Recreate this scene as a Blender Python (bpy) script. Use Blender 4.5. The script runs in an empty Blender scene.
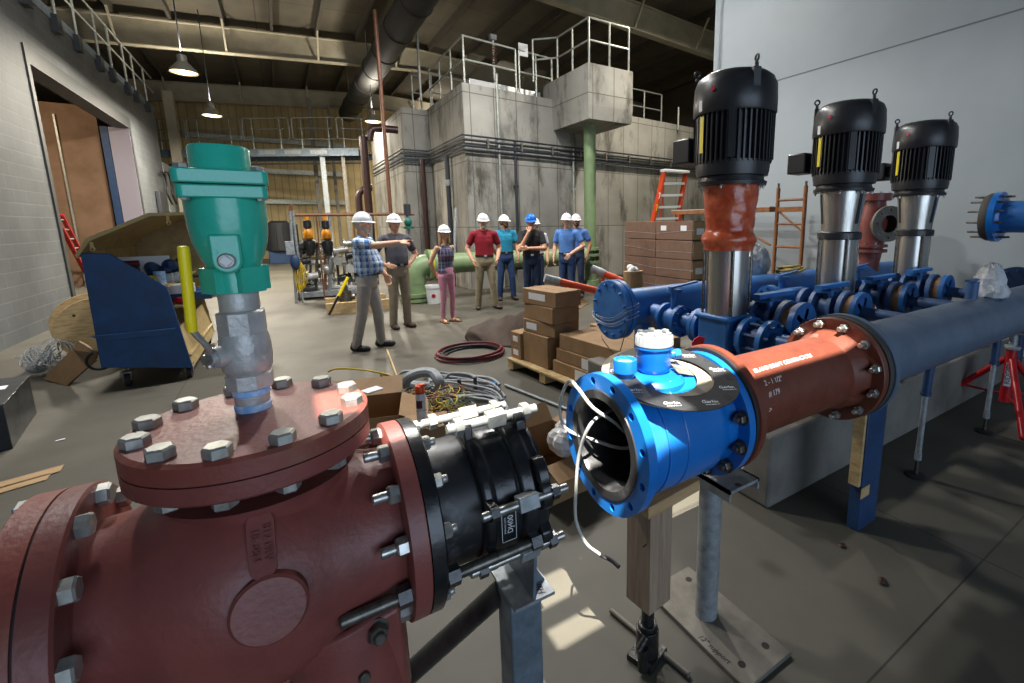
import bpy, math, random
from mathutils import Vector, Matrix, Euler
random.seed(7)
SC = bpy.context.scene
COL = SC.collection
PI = math.pi
V = Vector

# ------------------------------------------------------------------ camera solved from the vanishing points
PX, PY, FL, HC = 583.0, 303.0, 461.0, 1.62
def _n(v): return v.normalized()
dY = _n(V((280-PX, -(226-PY), -FL)))
dX = V((1310-PX, -(217-PY), -FL)).normalized()
dX = _n(dX - dY*dX.dot(dY))
dZ = dX.cross(dY)
RW = Matrix((dX, dY, dZ))            # camera axes -> world
cd = bpy.data.cameras.new('camera')
cam = bpy.data.objects.new('camera', cd)
COL.objects.link(cam)
cam.matrix_world = Matrix.Translation((0, 0, HC)) @ RW.to_4x4()
cd.sensor_width = 36.0
cd.lens = FL*36.0/1024.0
cd.shift_x = -(PX-512.0)/1024.0
cd.shift_y = -(341.5-PY)/1024.0
cd.clip_start = 0.05
cd.clip_end = 200
SC.camera = cam

def P(x, y, X=None, Y=None, Z=None):
    """the world point seen at photo position x, y on the plane X=, Y= or Z="""
    d = RW @ V((x-PX, -(y-PY), -FL))
    if Z is not None: t = (Z-HC)/d.z
    elif Y is not None: t = Y/d.y
    else: t = X/d.x
    return V((0, 0, HC)) + d*t

# ------------------------------------------------------------------ mesh builder
def frame(ax):
    w = V(ax).normalized()
    u = w.cross(V((0, 0, 1)))
    if u.length < 1e-4: u = V((1, 0, 0))
    u.normalize()
    v = w.cross(u)
    return u, v, w

class MB:
    def __init__(s): s.v = []; s.f = []
    def add(s, vs, fs):
        b = len(s.v)
        s.v += [V(q) for q in vs]
        s.f += [tuple(b+i for i in f) for f in fs]
        return s
    def box(s, c, size, rz=0.0, M=None):
        c = V(c); hx, hy, hz = size[0]/2, size[1]/2, size[2]/2
        R = M if M is not None else Matrix.Rotation(rz, 3, 'Z')
        vs = [c + R @ V((x*hx, y*hy, z*hz)) for z in (-1, 1) for x, y in ((-1, -1), (1, -1), (1, 1), (-1, 1))]
        return s.add(vs, [(3, 2, 1, 0), (4, 5, 6, 7), (0, 1, 5, 4), (1, 2, 6, 5), (2, 3, 7, 6), (3, 0, 4, 7)])
    def span(s, a, b):
        a = V(a); b = V(b)
        return s.box((a+b)/2, (abs(b.x-a.x), abs(b.y-a.y), abs(b.z-a.z)))
    def bar(s, p0, p1, w, h, up=(0, 0, 1)):
        """a box beam from p0 to p1, w across and h along up"""
        p0 = V(p0); p1 = V(p1); d = (p1-p0)
        a = d.normalized(); side = a.cross(V(up))
        if side.length < 1e-4: side = a.cross(V((1, 0, 0)))
        side.normalize(); u2 = side.cross(a)
        M = Matrix((a, side, u2)).transposed()
        return s.box((p0+p1)/2, (d.length, w, h), M=M)
    def lathe(s, o, ax, prof, n=32, closed=False, cap=True, ph=0.0):
        o = V(o); u, v, w = frame(ax)
        b = len(s.v)
        for t, r in prof:
            for k in range(n):
                a = 2*PI*k/n+ph
                s.v.append(o + w*t + u*(r*math.cos(a)) + v*(r*math.sin(a)))
        m = len(prof)
        for i in range(m if closed else m-1):
            j = (i+1) % m
            for k in range(n):
                l = (k+1) % n
                s.f.append((b+i*n+k, b+i*n+l, b+j*n+l, b+j*n+k))
        if cap and not closed:
            s.f.append(tuple(b+k for k in reversed(range(n))))
            s.f.append(tuple(b+(m-1)*n+k for k in range(n)))
        return s
    def cyl(s, p0, p1, r0, r1=None, n=20):
        p0 = V(p0); p1 = V(p1)
        return s.lathe(p0, p1-p0, [(0, r0), ((p1-p0).length, r0 if r1 is None else r1)], n)
    def ring(s, o, ax, t, ri, ro, n=48):
        return s.lathe(o, ax, [(0, ri), (0, ro), (t, ro), (t, ri)], n, closed=True)
    def sphere(s, c, r, n=16, m=10, R=None):
        c = V(c)
        if not hasattr(r, '__len__'): r = (r, r, r)
        R = R or Matrix.Identity(3)
        b = len(s.v)
        s.v.append(c + R @ V((0, 0, -r[2])))
        for i in range(1, m):
            a = -PI/2 + PI*i/m
            for k in range(n):
                q = 2*PI*k/n
                s.v.append(c + R @ V((r[0]*math.cos(a)*math.cos(q), r[1]*math.cos(a)*math.sin(q), r[2]*math.sin(a))))
        s.v.append(c + R @ V((0, 0, r[2])))
        top = b+1+(m-1)*n
        for k in range(n):
            l = (k+1) % n
            s.f.append((b, b+1+l, b+1+k))
            s.f.append((top, b+1+(m-2)*n+k, b+1+(m-2)*n+l))
        for i in range(m-2):
            for k in range(n):
                l = (k+1) % n
                q = b+1+i*n
                s.f.append((q+k, q+l, q+n+l, q+n+k))
        return s
    def tube(s, pts, r, n=8, smooth=0, closed=False):
        pts = [V(p) for p in pts]
        rs = list(r) if hasattr(r, '__len__') else [r]*len(pts)
        if smooth:
            out = []; ro = []
            m = len(pts)
            for i in range(m if closed else m-1):
                if closed: a, b, c, d = pts[i-1], pts[i], pts[(i+1) % m], pts[(i+2) % m]
                else: a, b, c, d = pts[max(i-1, 0)], pts[i], pts[i+1], pts[min(i+2, m-1)]
                for k in range(smooth):
                    t = k/smooth
                    out.append(0.5*((2*b) + (c-a)*t + (2*a-5*b+4*c-d)*t*t + (3*b-a-3*c+d)*t**3))
                    ro.append(rs[i]*(1-t)+rs[(i+1) % m]*t)
            if not closed: out.append(pts[-1]); ro.append(rs[-1])
            pts, rs = out, ro
        m = len(pts)
        b = len(s.v)
        u = None
        for i, p in enumerate(pts):
            if closed: t = pts[(i+1) % m]-pts[i-1]
            else: t = pts[min(i+1, m-1)]-pts[max(i-1, 0)]
            if t.length < 1e-9: t = V((0, 0, 1))
            t.normalize()
            if u is None: u, v, _ = frame(t)
            else:
                u = u - t*u.dot(t)
                if u.length < 1e-5: u = frame(t)[0]
                u.normalize()
            v = t.cross(u)
            for k in range(n):
                a = 2*PI*k/n
                s.v.append(p + u*(rs[i]*math.cos(a)) + v*(rs[i]*math.sin(a)))
        for i in range(m if closed else m-1):
            j = (i+1) % m
            for k in range(n):
                l = (k+1) % n
                s.f.append((b+i*n+k, b+i*n+l, b+j*n+l, b+j*n+k))
        if not closed:
            s.f.append(tuple(b+k for k in reversed(range(n))))
            s.f.append(tuple(b+(m-1)*n+k for k in range(n)))
        return s
    def torus(s, c, ax, R, r, n=32, m=10):
        u, v, w = frame(ax); c = V(c)
        return s.tube([c + u*(R*math.cos(2*PI*k/n)) + v*(R*math.sin(2*PI*k/n)) for k in range(n)], r, m, closed=True)
    def prism(s, poly, o, u, v, d):
        """a polygon in the u, v plane at o, given thickness along the vector d"""
        o = V(o); u = V(u); v = V(v); d = V(d); n = len(poly)
        a = [o+u*x+v*y for x, y in poly]
        b = len(s.v)
        s.v += a + [q+d for q in a]
        flip = u.cross(v).dot(d) > 0
        A = tuple(range(b, b+n)); B = tuple(range(b+n, b+2*n))
        s.f += [A[::-1] if flip else A, B if flip else B[::-1]]
        for i in range(n):
            j = (i+1) % n
            q = (b+i, b+j, b+n+j, b+n+i)
            s.f.append(q if flip else q[::-1])
        return s
    def loft(s, rings, n=20):
        """closed skin over elliptical rings (centre, x half axis vector, y half axis vector)"""
        b = len(s.v)
        for c, ex, ey in rings:
            c = V(c); ex = V(ex); ey = V(ey)
            for k in range(n):
                a = 2*PI*k/n
                s.v.append(c+ex*math.cos(a)+ey*math.sin(a))
        m = len(rings)
        for i in range(m-1):
            for k in range(n):
                l = (k+1) % n
                s.f.append((b+i*n+k, b+i*n+l, b+(i+1)*n+l, b+(i+1)*n+k))
        s.f.append(tuple(b+k for k in reversed(range(n))))
        s.f.append(tuple(b+(m-1)*n+k for k in range(n)))
        return s
    def holed(s, o, ax, t, ri, ro, rb, nh, rh, ph=0.0, m=16):
        """a flange plate with nh real bolt holes of radius rh on the circle rb"""
        o = V(o); u, v, w = frame(ax)
        half = PI/nh
        def pt(th, r, z): return o + u*(r*math.cos(th)) + v*(r*math.sin(th)) + w*z
        for i in range(nh):
            t0 = ph + 2*PI*i/nh
            L = half*rb
            corners = [math.atan2(y, x) % (2*PI) for x, y in ((L, ro-rb), (-L, ro-rb), (-L, ri-rb), (L, ri-rb))]
            ang = sorted([2*PI*k/m for k in range(m)]+corners)
            inn = []; out = []
            for a in ang:
                ca, sa = math.cos(a), math.sin(a)
                k = 1e9
                if abs(ca) > 1e-9: k = min(k, L/abs(ca))
                if sa > 1e-9: k = min(k, (ro-rb)/sa)
                if sa < -1e-9: k = min(k, (ri-rb)/sa)
                out.append((t0+k*ca/rb, rb+k*sa))
                inn.append((t0+rh*ca/rb, rb+rh*sa))
            q = len(ang); b = len(s.v)
            for z in (0, t):
                s.v += [pt(th, r, z) for th, r in inn]
                s.v += [pt(th, r, z) for th, r in out]
            for k in range(q):
                l = (k+1) % q
                s.f.append((b+k, b+l, b+q+l, b+q+k))
                s.f.append((b+2*q+l, b+2*q+k, b+3*q+k, b+3*q+l))
                s.f.append((b+l, b+k, b+2*q+k, b+2*q+l))
        s.lathe(o, ax, [(0, ro), (t, ro)], 72, cap=False)
        s.lathe(o, ax, [(t, ri), (0, ri)], 72, cap=False)
        return s
    def mesh(s, name, origin=(0, 0, 0), mat=None, sharp=35):
        o = V(origin)
        me = bpy.data.meshes.new(name)
        me.from_pydata([tuple(q-o) for q in s.v], [], s.f)
        me.validate(clean_customdata=False)
        if sharp is not None:
            me.polygons.foreach_set('use_smooth', [True]*len(me.polygons))
            me.set_sharp_from_angle(angle=math.radians(sharp))
        if mat: me.materials.append(mat)
        me.update()
        return me
    def build(s, name, mat, parent=None, origin=None, sharp=35, bevel=0, seg=2, local=False):
        if parent is not None:
            org = V((0, 0, 0)) if local else wloc(parent)
            loc = V((0, 0, 0))
        else:
            if origin is None:
                xs = [q.x for q in s.v]; ys = [q.y for q in s.v]; zs = [q.z for q in s.v]
                origin = ((min(xs)+max(xs))/2, (min(ys)+max(ys))/2, min(zs))
            org = loc = V(origin)
        me = s.mesh(name, org, mat, sharp)
        o = bpy.data.objects.new(name, me)
        COL.objects.link(o)
        if parent is not None: o.parent = parent
        o.location = loc
        if bevel:
            b = o.modifiers.new('bevel', 'BEVEL'); b.width = bevel; b.segments = seg
            b.limit_method = 'ANGLE'; b.angle_limit = math.radians(40)
        return o

def wloc(o):
    t = V((0, 0, 0))
    while o is not None:
        t += o.location; o = o.parent
    return t

def tag(o, label, cat, group=None):
    o['label'] = label; o['category'] = cat
    if group: o['group'] = group
    return o

def thing(name, label, cat, loc=(0, 0, 0), group=None, rz=0.0):
    o = bpy.data.objects.new(name, None)
    o.empty_display_size = 0.05
    COL.objects.link(o)
    o.location = loc; o.rotation_euler = (0, 0, rz)
    return tag(o, label, cat, group)

def struct(o):
    o['kind'] = 'structure'
    return o

def kids(o): return [c for c in SC.objects if c.parent == o]

def copy_tree(o, parent=None):
    ch = kids(o)
    c = o.copy()
    COL.objects.link(c)
    if parent is not None: c.parent = parent
    for k in ch: copy_tree(k, c)
    return c

def inst(me, name, parent, M):
    """a part that shares a mesh, placed by the world matrix M"""
    o = bpy.data.objects.new(name, me)
    COL.objects.link(o)
    o.parent = parent
    o.matrix_basis = Matrix.Translation(-wloc(parent)) @ M
    return o

def zto(ax, at, spin=0.0):
    u, v, w = frame(ax)
    R = Matrix((u, v, w)).transposed()
    return Matrix.Translation(V(at)) @ R.to_4x4() @ Matrix.Rotation(spin, 4, 'Z')

def bolt_ring(me, name, parent, c, ax, R, n, ph=0.0, only=None):
    u, v, w = frame(ax); c = V(c); out = []
    for k in range(n):
        a = ph+2*PI*k/n
        if only and not only(k): continue
        out.append(inst(me, name, parent, zto(ax, c+u*(R*math.cos(a))+v*(R*math.sin(a)), random.random()*1.0)))
    return out

# ------------------------------------------------------------------ materials
def lin(c):
    if isinstance(c, str):
        c = [int(c[i:i+2], 16)/255 for i in (0, 2, 4)]
        c = [q/12.92 if q <= 0.04045 else ((q+0.055)/1.055)**2.4 for q in c]
    return (c[0], c[1], c[2], 1)

def mat(name, color, rough=0.5, metal=0.0, c2=None, scale=8.0, amt=1.0, lo=0.4, hi=0.7, bump=0.0, bscale=None, detail=4, rvar=0.0, stretch=None, coat=0.0, spec=None, trans=0, alpha=1):
    m = bpy.data.materials.new(name)
    m.use_nodes = True
    nt = m.node_tree; N = nt.nodes; L = nt.links
    b = N['Principled BSDF']
    b.inputs['Base Color'].default_value = lin(color)
    b.inputs['Roughness'].default_value = rough
    b.inputs['Metallic'].default_value = metal
    if coat: b.inputs['Coat Weight'].default_value = coat; b.inputs['Coat Roughness'].default_value = 0.15
    if spec is not None: b.inputs['Specular IOR Level'].default_value = spec
    if trans: b.inputs['Transmission Weight'].default_value = trans
    if alpha < 1: b.inputs['Alpha'].default_value = alpha
    tc = N.new('ShaderNodeTexCoord')
    src = tc.outputs['Object']
    if stretch:
        mp = N.new('ShaderNodeMapping'); mp.inputs['Scale'].default_value = stretch
        L.new(src, mp.inputs['Vector']); src = mp.outputs['Vector']
    if c2 is not None or rvar:
        nz = N.new('ShaderNodeTexNoise'); nz.inputs['Scale'].default_value = scale; nz.inputs['Detail'].default_value = detail
        nz.inputs['Roughness'].default_value = 0.6
        L.new(src, nz.inputs['Vector'])
        mr = N.new('ShaderNodeMapRange'); mr.inputs['From Min'].default_value = lo; mr.inputs['From Max'].default_value = hi
        mr.inputs['To Max'].default_value = amt
        L.new(nz.outputs['Fac'], mr.inputs['Value'])
        if c2 is not None:
            mx = N.new('ShaderNodeMix'); mx.data_type = 'RGBA'
            mx.inputs['A'].default_value = lin(color); mx.inputs['B'].default_value = lin(c2)
            L.new(mr.outputs['Result'], mx.inputs['Factor'])
            L.new(mx.outputs['Result'], b.inputs['Base Color'])
        if rvar:
            m2 = N.new('ShaderNodeMapRange'); m2.inputs['To Min'].default_value = max(rough-rvar, 0.02); m2.inputs['To Max'].default_value = min(rough+rvar, 1)
            L.new(nz.outputs['Fac'], m2.inputs['Value'])
            L.new(m2.outputs['Result'], b.inputs['Roughness'])
    if bump:
        n2 = N.new('ShaderNodeTexNoise'); n2.inputs['Scale'].default_value = bscale or scale*4; n2.inputs['Detail'].default_value = 4
        L.new(src, n2.inputs['Vector'])
        bp = N.new('ShaderNodeBump'); bp.inputs['Strength'].default_value = bump; bp.inputs['Distance'].default_value = 0.01
        L.new(n2.outputs['Fac'], bp.inputs['Height'])
        L.new(bp.outputs['Normal'], b.inputs['Normal'])
    return m

def emis(name, color, strength):
    m = bpy.data.materials.new(name); m.use_nodes = True
    b = m.node_tree.nodes['Principled BSDF']
    b.inputs['Base Color'].default_value = lin(color)
    b.inputs['Emission Color'].default_value = lin(color)
    b.inputs['Emission Strength'].default_value = strength
    return m

M = {}
M['primer'] = mat('red oxide primer', '824640', 0.4, c2='683631', scale=5, bump=0.1, bscale=90, rvar=0.12)
M['primer_rust'] = mat('red oxide primer weathered', '7b3f35', 0.48, c2='845646', scale=9, lo=0.5, hi=0.75, bump=0.14, bscale=80, rvar=0.12)
M['zinc'] = mat('zinc plated steel', 'b9bab6', 0.34, 0.85, c2='8f8f88', scale=30, rvar=0.1)
M['zinc_bright'] = mat('bright zinc', 'a9aaa5', 0.42, 0.6, c2='8a8982', scale=40)
M['steel_dark'] = mat('dark rod steel', '6f6c66', 0.38, 0.8, c2='44423e', scale=40)
M['black_paint'] = mat('black coated iron', '17181a', 0.28, c2='26282b', scale=12, bump=0.15, bscale=40, coat=0.2)
M['black_rubber'] = mat('black rubber', '1b1b1c', 0.7)
M['blue_meter'] = mat('bright blue enamel', '1670c4', 0.3, c2='1268b8', scale=6, coat=0.35)
M['blue_pump'] = mat('blue pump enamel', '2c6db2', 0.42, c2='245d9c', scale=7, bump=0.12, bscale=30)
M['blue_dusty'] = mat('dusty dark blue enamel', '3a5c8c', 0.5, c2='2c4870', scale=9, bump=0.12, bscale=30)
M['blue_pipe'] = mat('slate blue pipe paint', '566579', 0.4, c2='4b5a6d', scale=5, bump=0.06, bscale=30, rvar=0.1)
M['blue_steel'] = mat('blue painted steel', '1f3d63', 0.5, c2='182f50', scale=10, bump=0.1)
M['brown_pipe'] = mat('brown primer pipe', '6e3a2b', 0.4, c2='5f3024', scale=14, bump=0.12, bscale=90, rvar=0.08)
M['rubber_grey'] = mat('grey rubber gasket', '3b3934', 0.7)
M['green_valve'] = mat('teal green enamel', '30b69d', 0.22, c2='28a78f', scale=5, bump=0.22, bscale=35, coat=0.3)
M['stainless'] = mat('brushed stainless', 'c4c2bc', 0.3, 0.95, c2='aba9a2', scale=6, stretch=(14, 14, 0.2), rvar=0.05)
M['cast_stainless'] = mat('cast stainless', 'bdbdba', 0.4, 0.3, c2='a5a5a1', scale=25, bump=0.2, bscale=90)
M['galv'] = mat('galvanised steel', '989ea1', 0.42, 0.3, c2='777d80', scale=22, rvar=0.1)
M['galv_dull'] = mat('dull galvanised steel', '77736a', 0.6, 0.35, c2='615d54', scale=9, bump=0.1)
M['galv_blue'] = mat('blue grey mill steel', '72808c', 0.45, 0.3, c2='57636e', scale=14, rvar=0.12)
M['steel_raw'] = mat('raw steel pipe', '4c4e4e', 0.36, 0.75, c2='2d2f30', scale=16, stretch=(1, 1, 0.3))
M['motor'] = mat('black motor enamel', '232426', 0.36, c2='2c2d30', scale=6, bump=0.08, bscale=30)
M['tape_blue'] = mat('blue thread tape', '7fb2e8', 0.6, c2='d7e6f5', scale=30)
M['yellow'] = mat('yellow vinyl sleeve', 'f7de0c', 0.35)
M['yellow_tag'] = mat('yellow tag', 'd9c50f', 0.5)
M['white_plastic'] = mat('white plastic', 'd9dcdc', 0.4)
M['cable'] = mat('pale grey cable', 'b9bab4', 0.5)
M['gasket'] = mat('black gasket sheet', '232426', 0.55, c2='2c2d2f', scale=20)
M['print'] = mat('white print', 'd5d7d8', 0.6)
M['fibre'] = mat('beige fibre ring', 'b3a78f', 0.8, c2='9f947e', scale=15)
M['liner'] = mat('black liner', '2c2c2e', 0.35, c2='74746f', scale=14, lo=0.55, hi=0.85, amt=0.8)
M['wood'] = mat('raw timber', '9a8570', 0.7, c2='7d6853', scale=5, stretch=(8, 8, 0.7), bump=0.2, bscale=20)
M['wood_h'] = mat('raw timber block', 'b3936a', 0.7, c2='96784f', scale=5, stretch=(0.7, 8, 8), bump=0.15, bscale=20)
M['wood_pale'] = mat('pale pallet wood', 'b39a6e', 0.75, c2='8f7850', scale=6, stretch=(2, 2, 8), bump=0.15)
M['plywood'] = mat('tan plywood', 'ab9666', 0.65, c2='917d52', scale=9, bump=0.15)
M['plywood_edge'] = mat('varnished board edge', 'b79f62', 0.55)
M['jack'] = mat('oily black jack', '141414', 0.35, c2='242424', scale=30, bump=0.3)
M['chalk'] = mat('white paint marker', 'e6e2dc', 0.6)
M['ink'] = mat('black marker ink', '141416', 0.6)
M['red'] = mat('red enamel', 'a5151c', 0.35, c2='8f1016', scale=10)
M['orange_film'] = mat('orange plastic film', 'ab4223', 0.22, c2='c8653f', scale=11, bump=0.9, bscale=14, coat=0.4)
M['clear_film'] = mat('crinkled plastic wrap', 'c9ccd0', 0.28, c2='9a9da2', scale=10, bump=0.9, bscale=25)
M['card'] = mat('brown cardboard', '8d6f4c', 0.75, c2='7f6343', scale=7, bump=0.05)
M['card_dark'] = mat('dark brown cardboard', '6f5546', 0.6, c2='644b3d', scale=7)
M['card_pale'] = mat('pale worn and lit cardboard', 'a18560', 0.75, c2='8b7150', scale=6)
M['paper'] = mat('white paper label', 'd8dadc', 0.6)
M['concrete_pad'] = mat('fresh pad concrete', '74716a', 0.8, c2='5c5953', scale=3, bump=0.15, bscale=20)
M['tarp'] = mat('brown tarpaulin', '43352a', 0.8, c2='281f18', scale=5, bump=0.3, bscale=12)
M['scaf'] = mat('rusty orange scaffold', '8f5a2c', 0.55, c2='6d4020', scale=14)
M['fibreglass'] = mat('orange fibreglass', 'c8461e', 0.45, c2='b83c18', scale=8)
M['alu'] = mat('aluminium', 'c3c6c9', 0.35, 0.7)
M['green_pipe'] = mat('sage green pipe paint', '7b9069', 0.45, c2='6d835c', scale=5)
M['copper'] = mat('copper pipe', '7b523e', 0.45, 0.2, c2='644233', scale=12)
M['oxide_pipe'] = mat('dark oxide pipe', '35201b', 0.35, c2='432923', scale=10)
M['rail'] = mat('galvanised handrail', 'a3a79f', 0.45, 0.4, c2='8a8e88', scale=12)
M['beam'] = mat('primed beam', '9a9380', 0.65, c2='8a8371', scale=3)
M['duct'] = mat('dark ribbed duct', '100f0d', 0.75, c2='171613', scale=6)
M['dark_steel'] = mat('dark bracket steel', '3c3f44', 0.5, 0.4)
M['conduit_pvc'] = mat('grey plastic conduit', '8d9296', 0.5, c2='777c80', scale=10)
M['conduit_dark'] = mat('dark conduit', '34383e', 0.5, 0.3)
M['blackbox'] = mat('dark steel sheet', '33373b', 0.35, 0.5, c2='24272a', scale=4, rvar=0.1)
M['cart_blue'] = mat('blue job box enamel', '12487a', 0.5, c2='0e3a64', scale=6, bump=0.1)
M['tank_black'] = mat('matt black tank', '202225', 0.6)
M['orange'] = mat('orange plastic', 'e8541a', 0.4)
M['amber'] = mat('amber actuator', 'd38a10', 0.4)
M['hose_red'] = mat('dark red hose', '5f1620', 0.5)
M['hose_black'] = mat('black hose', '17181a', 0.5)
M['cord_yellow'] = mat('yellow cord', 'c7a81a', 0.5)
M['tape_brown'] = mat('tan tape', '8a6b4a', 0.6)
M['bag'] = mat('clear plastic bag', 'b7b9ba', 0.3, c2='8f9193', scale=12, bump=0.8, bscale=20)
M['rope'] = mat('yellow rope', 'a8955a', 0.8)
M['red_tape'] = mat('red flagging tape', 'd62837', 0.4)
M['blue_cap'] = mat('blue plastic cap', '1b6fb0', 0.4)

# ------------------------------------------------------------------ shared bolts
def hexpoly(r): return [(r*math.cos(PI/3*k), r*math.sin(PI/3*k)) for k in range(6)]
def hex_head(mb, z0, z1, r):
    """hexagon with a chamfered top"""
    mb.lathe((0, 0, z0), (0, 0, 1), [(0, r), ((z1-z0)*0.82, r), (z1-z0, r*0.84)], 6)
def bolt_mesh(name, r, h, m, washer=0.0, stud=0.0, sr=None, studmat=None):
    mb = MB()
    z = 0
    if washer: mb.lathe((0, 0, 0), (0, 0, 1), [(0, r*1.25), (washer, r*1.25)], 24); z = washer
    hex_head(mb, z, z+h, r)
    if stud:
        sr = sr or r*0.55
        n = int(stud/0.004)
        prof = []
        for k in range(n+1):
            t = stud*k/max(n, 1)
            prof.append((t, sr*(1.0 if k % 2 else 0.93)))
        prof.append((stud+0.002, sr*0.8))
        mb.lathe((0, 0, z+h), (0, 0, 1), prof, 14)
    return mb.mesh(name, mat=m, sharp=30)
BOLT_COVER = bolt_mesh('cover bolt', 0.0215, 0.019, M['zinc_bright'])
NUT_STUD = bolt_mesh('stud and nut', 0.0205, 0.023, M['zinc'], stud=0.028)
NUT_BRIGHT = bolt_mesh('nut', 0.0175, 0.019, M['zinc_bright'], stud=0.010)
BOLT_DARK = bolt_mesh('dark bolt', 0.021, 0.02, M['steel_dark'], washer=0.004, stud=0.012)
BOLT_SMALL = bolt_mesh('small bolt', 0.012, 0.011, M['zinc'], stud=0.012)
BOLT_CAP = bolt_mesh('cap bolt', 0.0115, 0.008, M['zinc_bright'])
BOLT_BLUE = bolt_mesh('painted bolt', 0.016, 0.014, M['blue_pump'], stud=0.01)
BOLT_DUSTY = bolt_mesh('dusty bolt', 0.012, 0.012, M['blue_dusty'], stud=0.01)

def text_mesh(body, size, extrude=0.0006, m=None, align='CENTER', shear=0.0):
    cu = bpy.data.curves.new('lettering', 'FONT')
    cu.body = body; cu.size = size; cu.extrude = extrude; cu.align_x = align; cu.align_y = 'CENTER'; cu.shear = shear
    cu.resolution_u = 3
    o = bpy.data.objects.new('lettering', cu)
    COL.objects.link(o)
    dg = bpy.context.evaluated_depsgraph_get()
    me = bpy.data.meshes.new_from_object(o.evaluated_get(dg))
    bpy.data.objects.remove(o)
    bpy.data.curves.remove(cu)
    me.materials.clear()
    if m: me.materials.append(m)
    me.name = 'lettering'
    return me
def text_on(body, size, parent, name, at, right, up, m, extrude=0.0006, align='CENTER', wrap=None, shear=0.0):
    """flat lettering; wrap=(axis point, axis dir, radius) bends it round a cylinder"""
    me = text_mesh(body, size, extrude, m, align, shear)
    r = V(right).normalized(); u = V(up); u = (u-r*u.dot(r)).normalized(); n = r.cross(u)
    at = V(at)
    for v in me.vertices:
        q = at + r*v.co.x + u*v.co.y + n*v.co.z
        if wrap:
            c, ax, R = V(wrap[0]), V(wrap[1]).normalized(), wrap[2]
            ctr = c + ax*(at-c).dot(ax)
            rad = (at-ctr).normalized()
            tan = ax.cross(rad)
            d = q-at
            ang = d.dot(tan)/R
            q = ctr + ax*d.dot(ax) + (rad*math.cos(ang)+tan*math.sin(ang))*(R+v.co.z+0.0004)
        v.co = q - wloc(parent)
    o = bpy.data.objects.new(name, me)
    COL.objects.link(o); o.parent = parent
    return o
# ------------------------------------------------------------------ the building
XL, XR, YB = -3.3, 7.3, 28.0
def deckz(x): return 8.35-0.07*(5-x) if x < 5 else 8.35-0.05*(x-5)
def rafz(x): return deckz(x)-1.02          # underside of the frames

def joints_material(name, c1, c2, xs, ys, dark, c3=None):
    m = mat(name, c1, 0.62, c2=c2, scale=0.9, lo=0.38, hi=0.68, bump=0.06, bscale=14, rvar=0.15, detail=7)
    nt = m.node_tree; N = nt.nodes; L = nt.links
    b = N['Principled BSDF']
    base = b.inputs['Base Color'].links[0].from_socket
    tc = N.new('ShaderNodeTexCoord'); sp = N.new('ShaderNodeSeparateXYZ'); L.new(tc.outputs['Object'], sp.inputs[0])
    # broad blotches and scuffs
    nz = N.new('ShaderNodeTexNoise'); nz.inputs['Scale'].default_value = 0.45; nz.inputs['Detail'].default_value = 5
    L.new(tc.outputs['Object'], nz.inputs['Vector'])
    mr = N.new('ShaderNodeMapRange'); mr.inputs['From Min'].default_value = 0.45; mr.inputs['From Max'].default_value = 0.7; mr.inputs['To Max'].default_value = 0.7
    L.new(nz.outputs['Fac'], mr.inputs['Value'])
    mx0 = N.new('ShaderNodeMix'); mx0.data_type = 'RGBA'; mx0.inputs['B'].default_value = lin(c3 or c2)
    L.new(mr.outputs['Result'], mx0.inputs['Factor']); L.new(base, mx0.inputs['A'])
    base = mx0.outputs['Result']
    acc = None
    for axis, vals in (('X', xs), ('Y', ys)):
        for q in vals:
            s = N.new('ShaderNodeMath'); s.operation = 'SUBTRACT'; L.new(sp.outputs[axis], s.inputs[0]); s.inputs[1].default_value = q
            a = N.new('ShaderNodeMath'); a.operation = 'ABSOLUTE'; L.new(s.outputs[0], a.inputs[0])
            c = N.new('ShaderNodeMath'); c.operation = 'LESS_THAN'; L.new(a.outputs[0], c.inputs[0]); c.inputs[1].default_value = 0.004
            if acc is None: acc = c.outputs[0]
            else:
                mm = N.new('ShaderNodeMath'); mm.operation = 'MAXIMUM'; L.new(acc, mm.inputs[0]); L.new(c.outputs[0], mm.inputs[1]); acc = mm.outputs[0]
    if acc is not None:
        mx = N.new('ShaderNodeMix'); mx.data_type = 'RGBA'; mx.inputs['B'].default_value = lin(dark)
        L.new(acc, mx.inputs['Factor']); L.new(base, mx.inputs['A']); L.new(mx.outputs['Result'], b.inputs['Base Color'])
    else:
        L.new(base, b.inputs['Base Color'])
    return m

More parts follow.
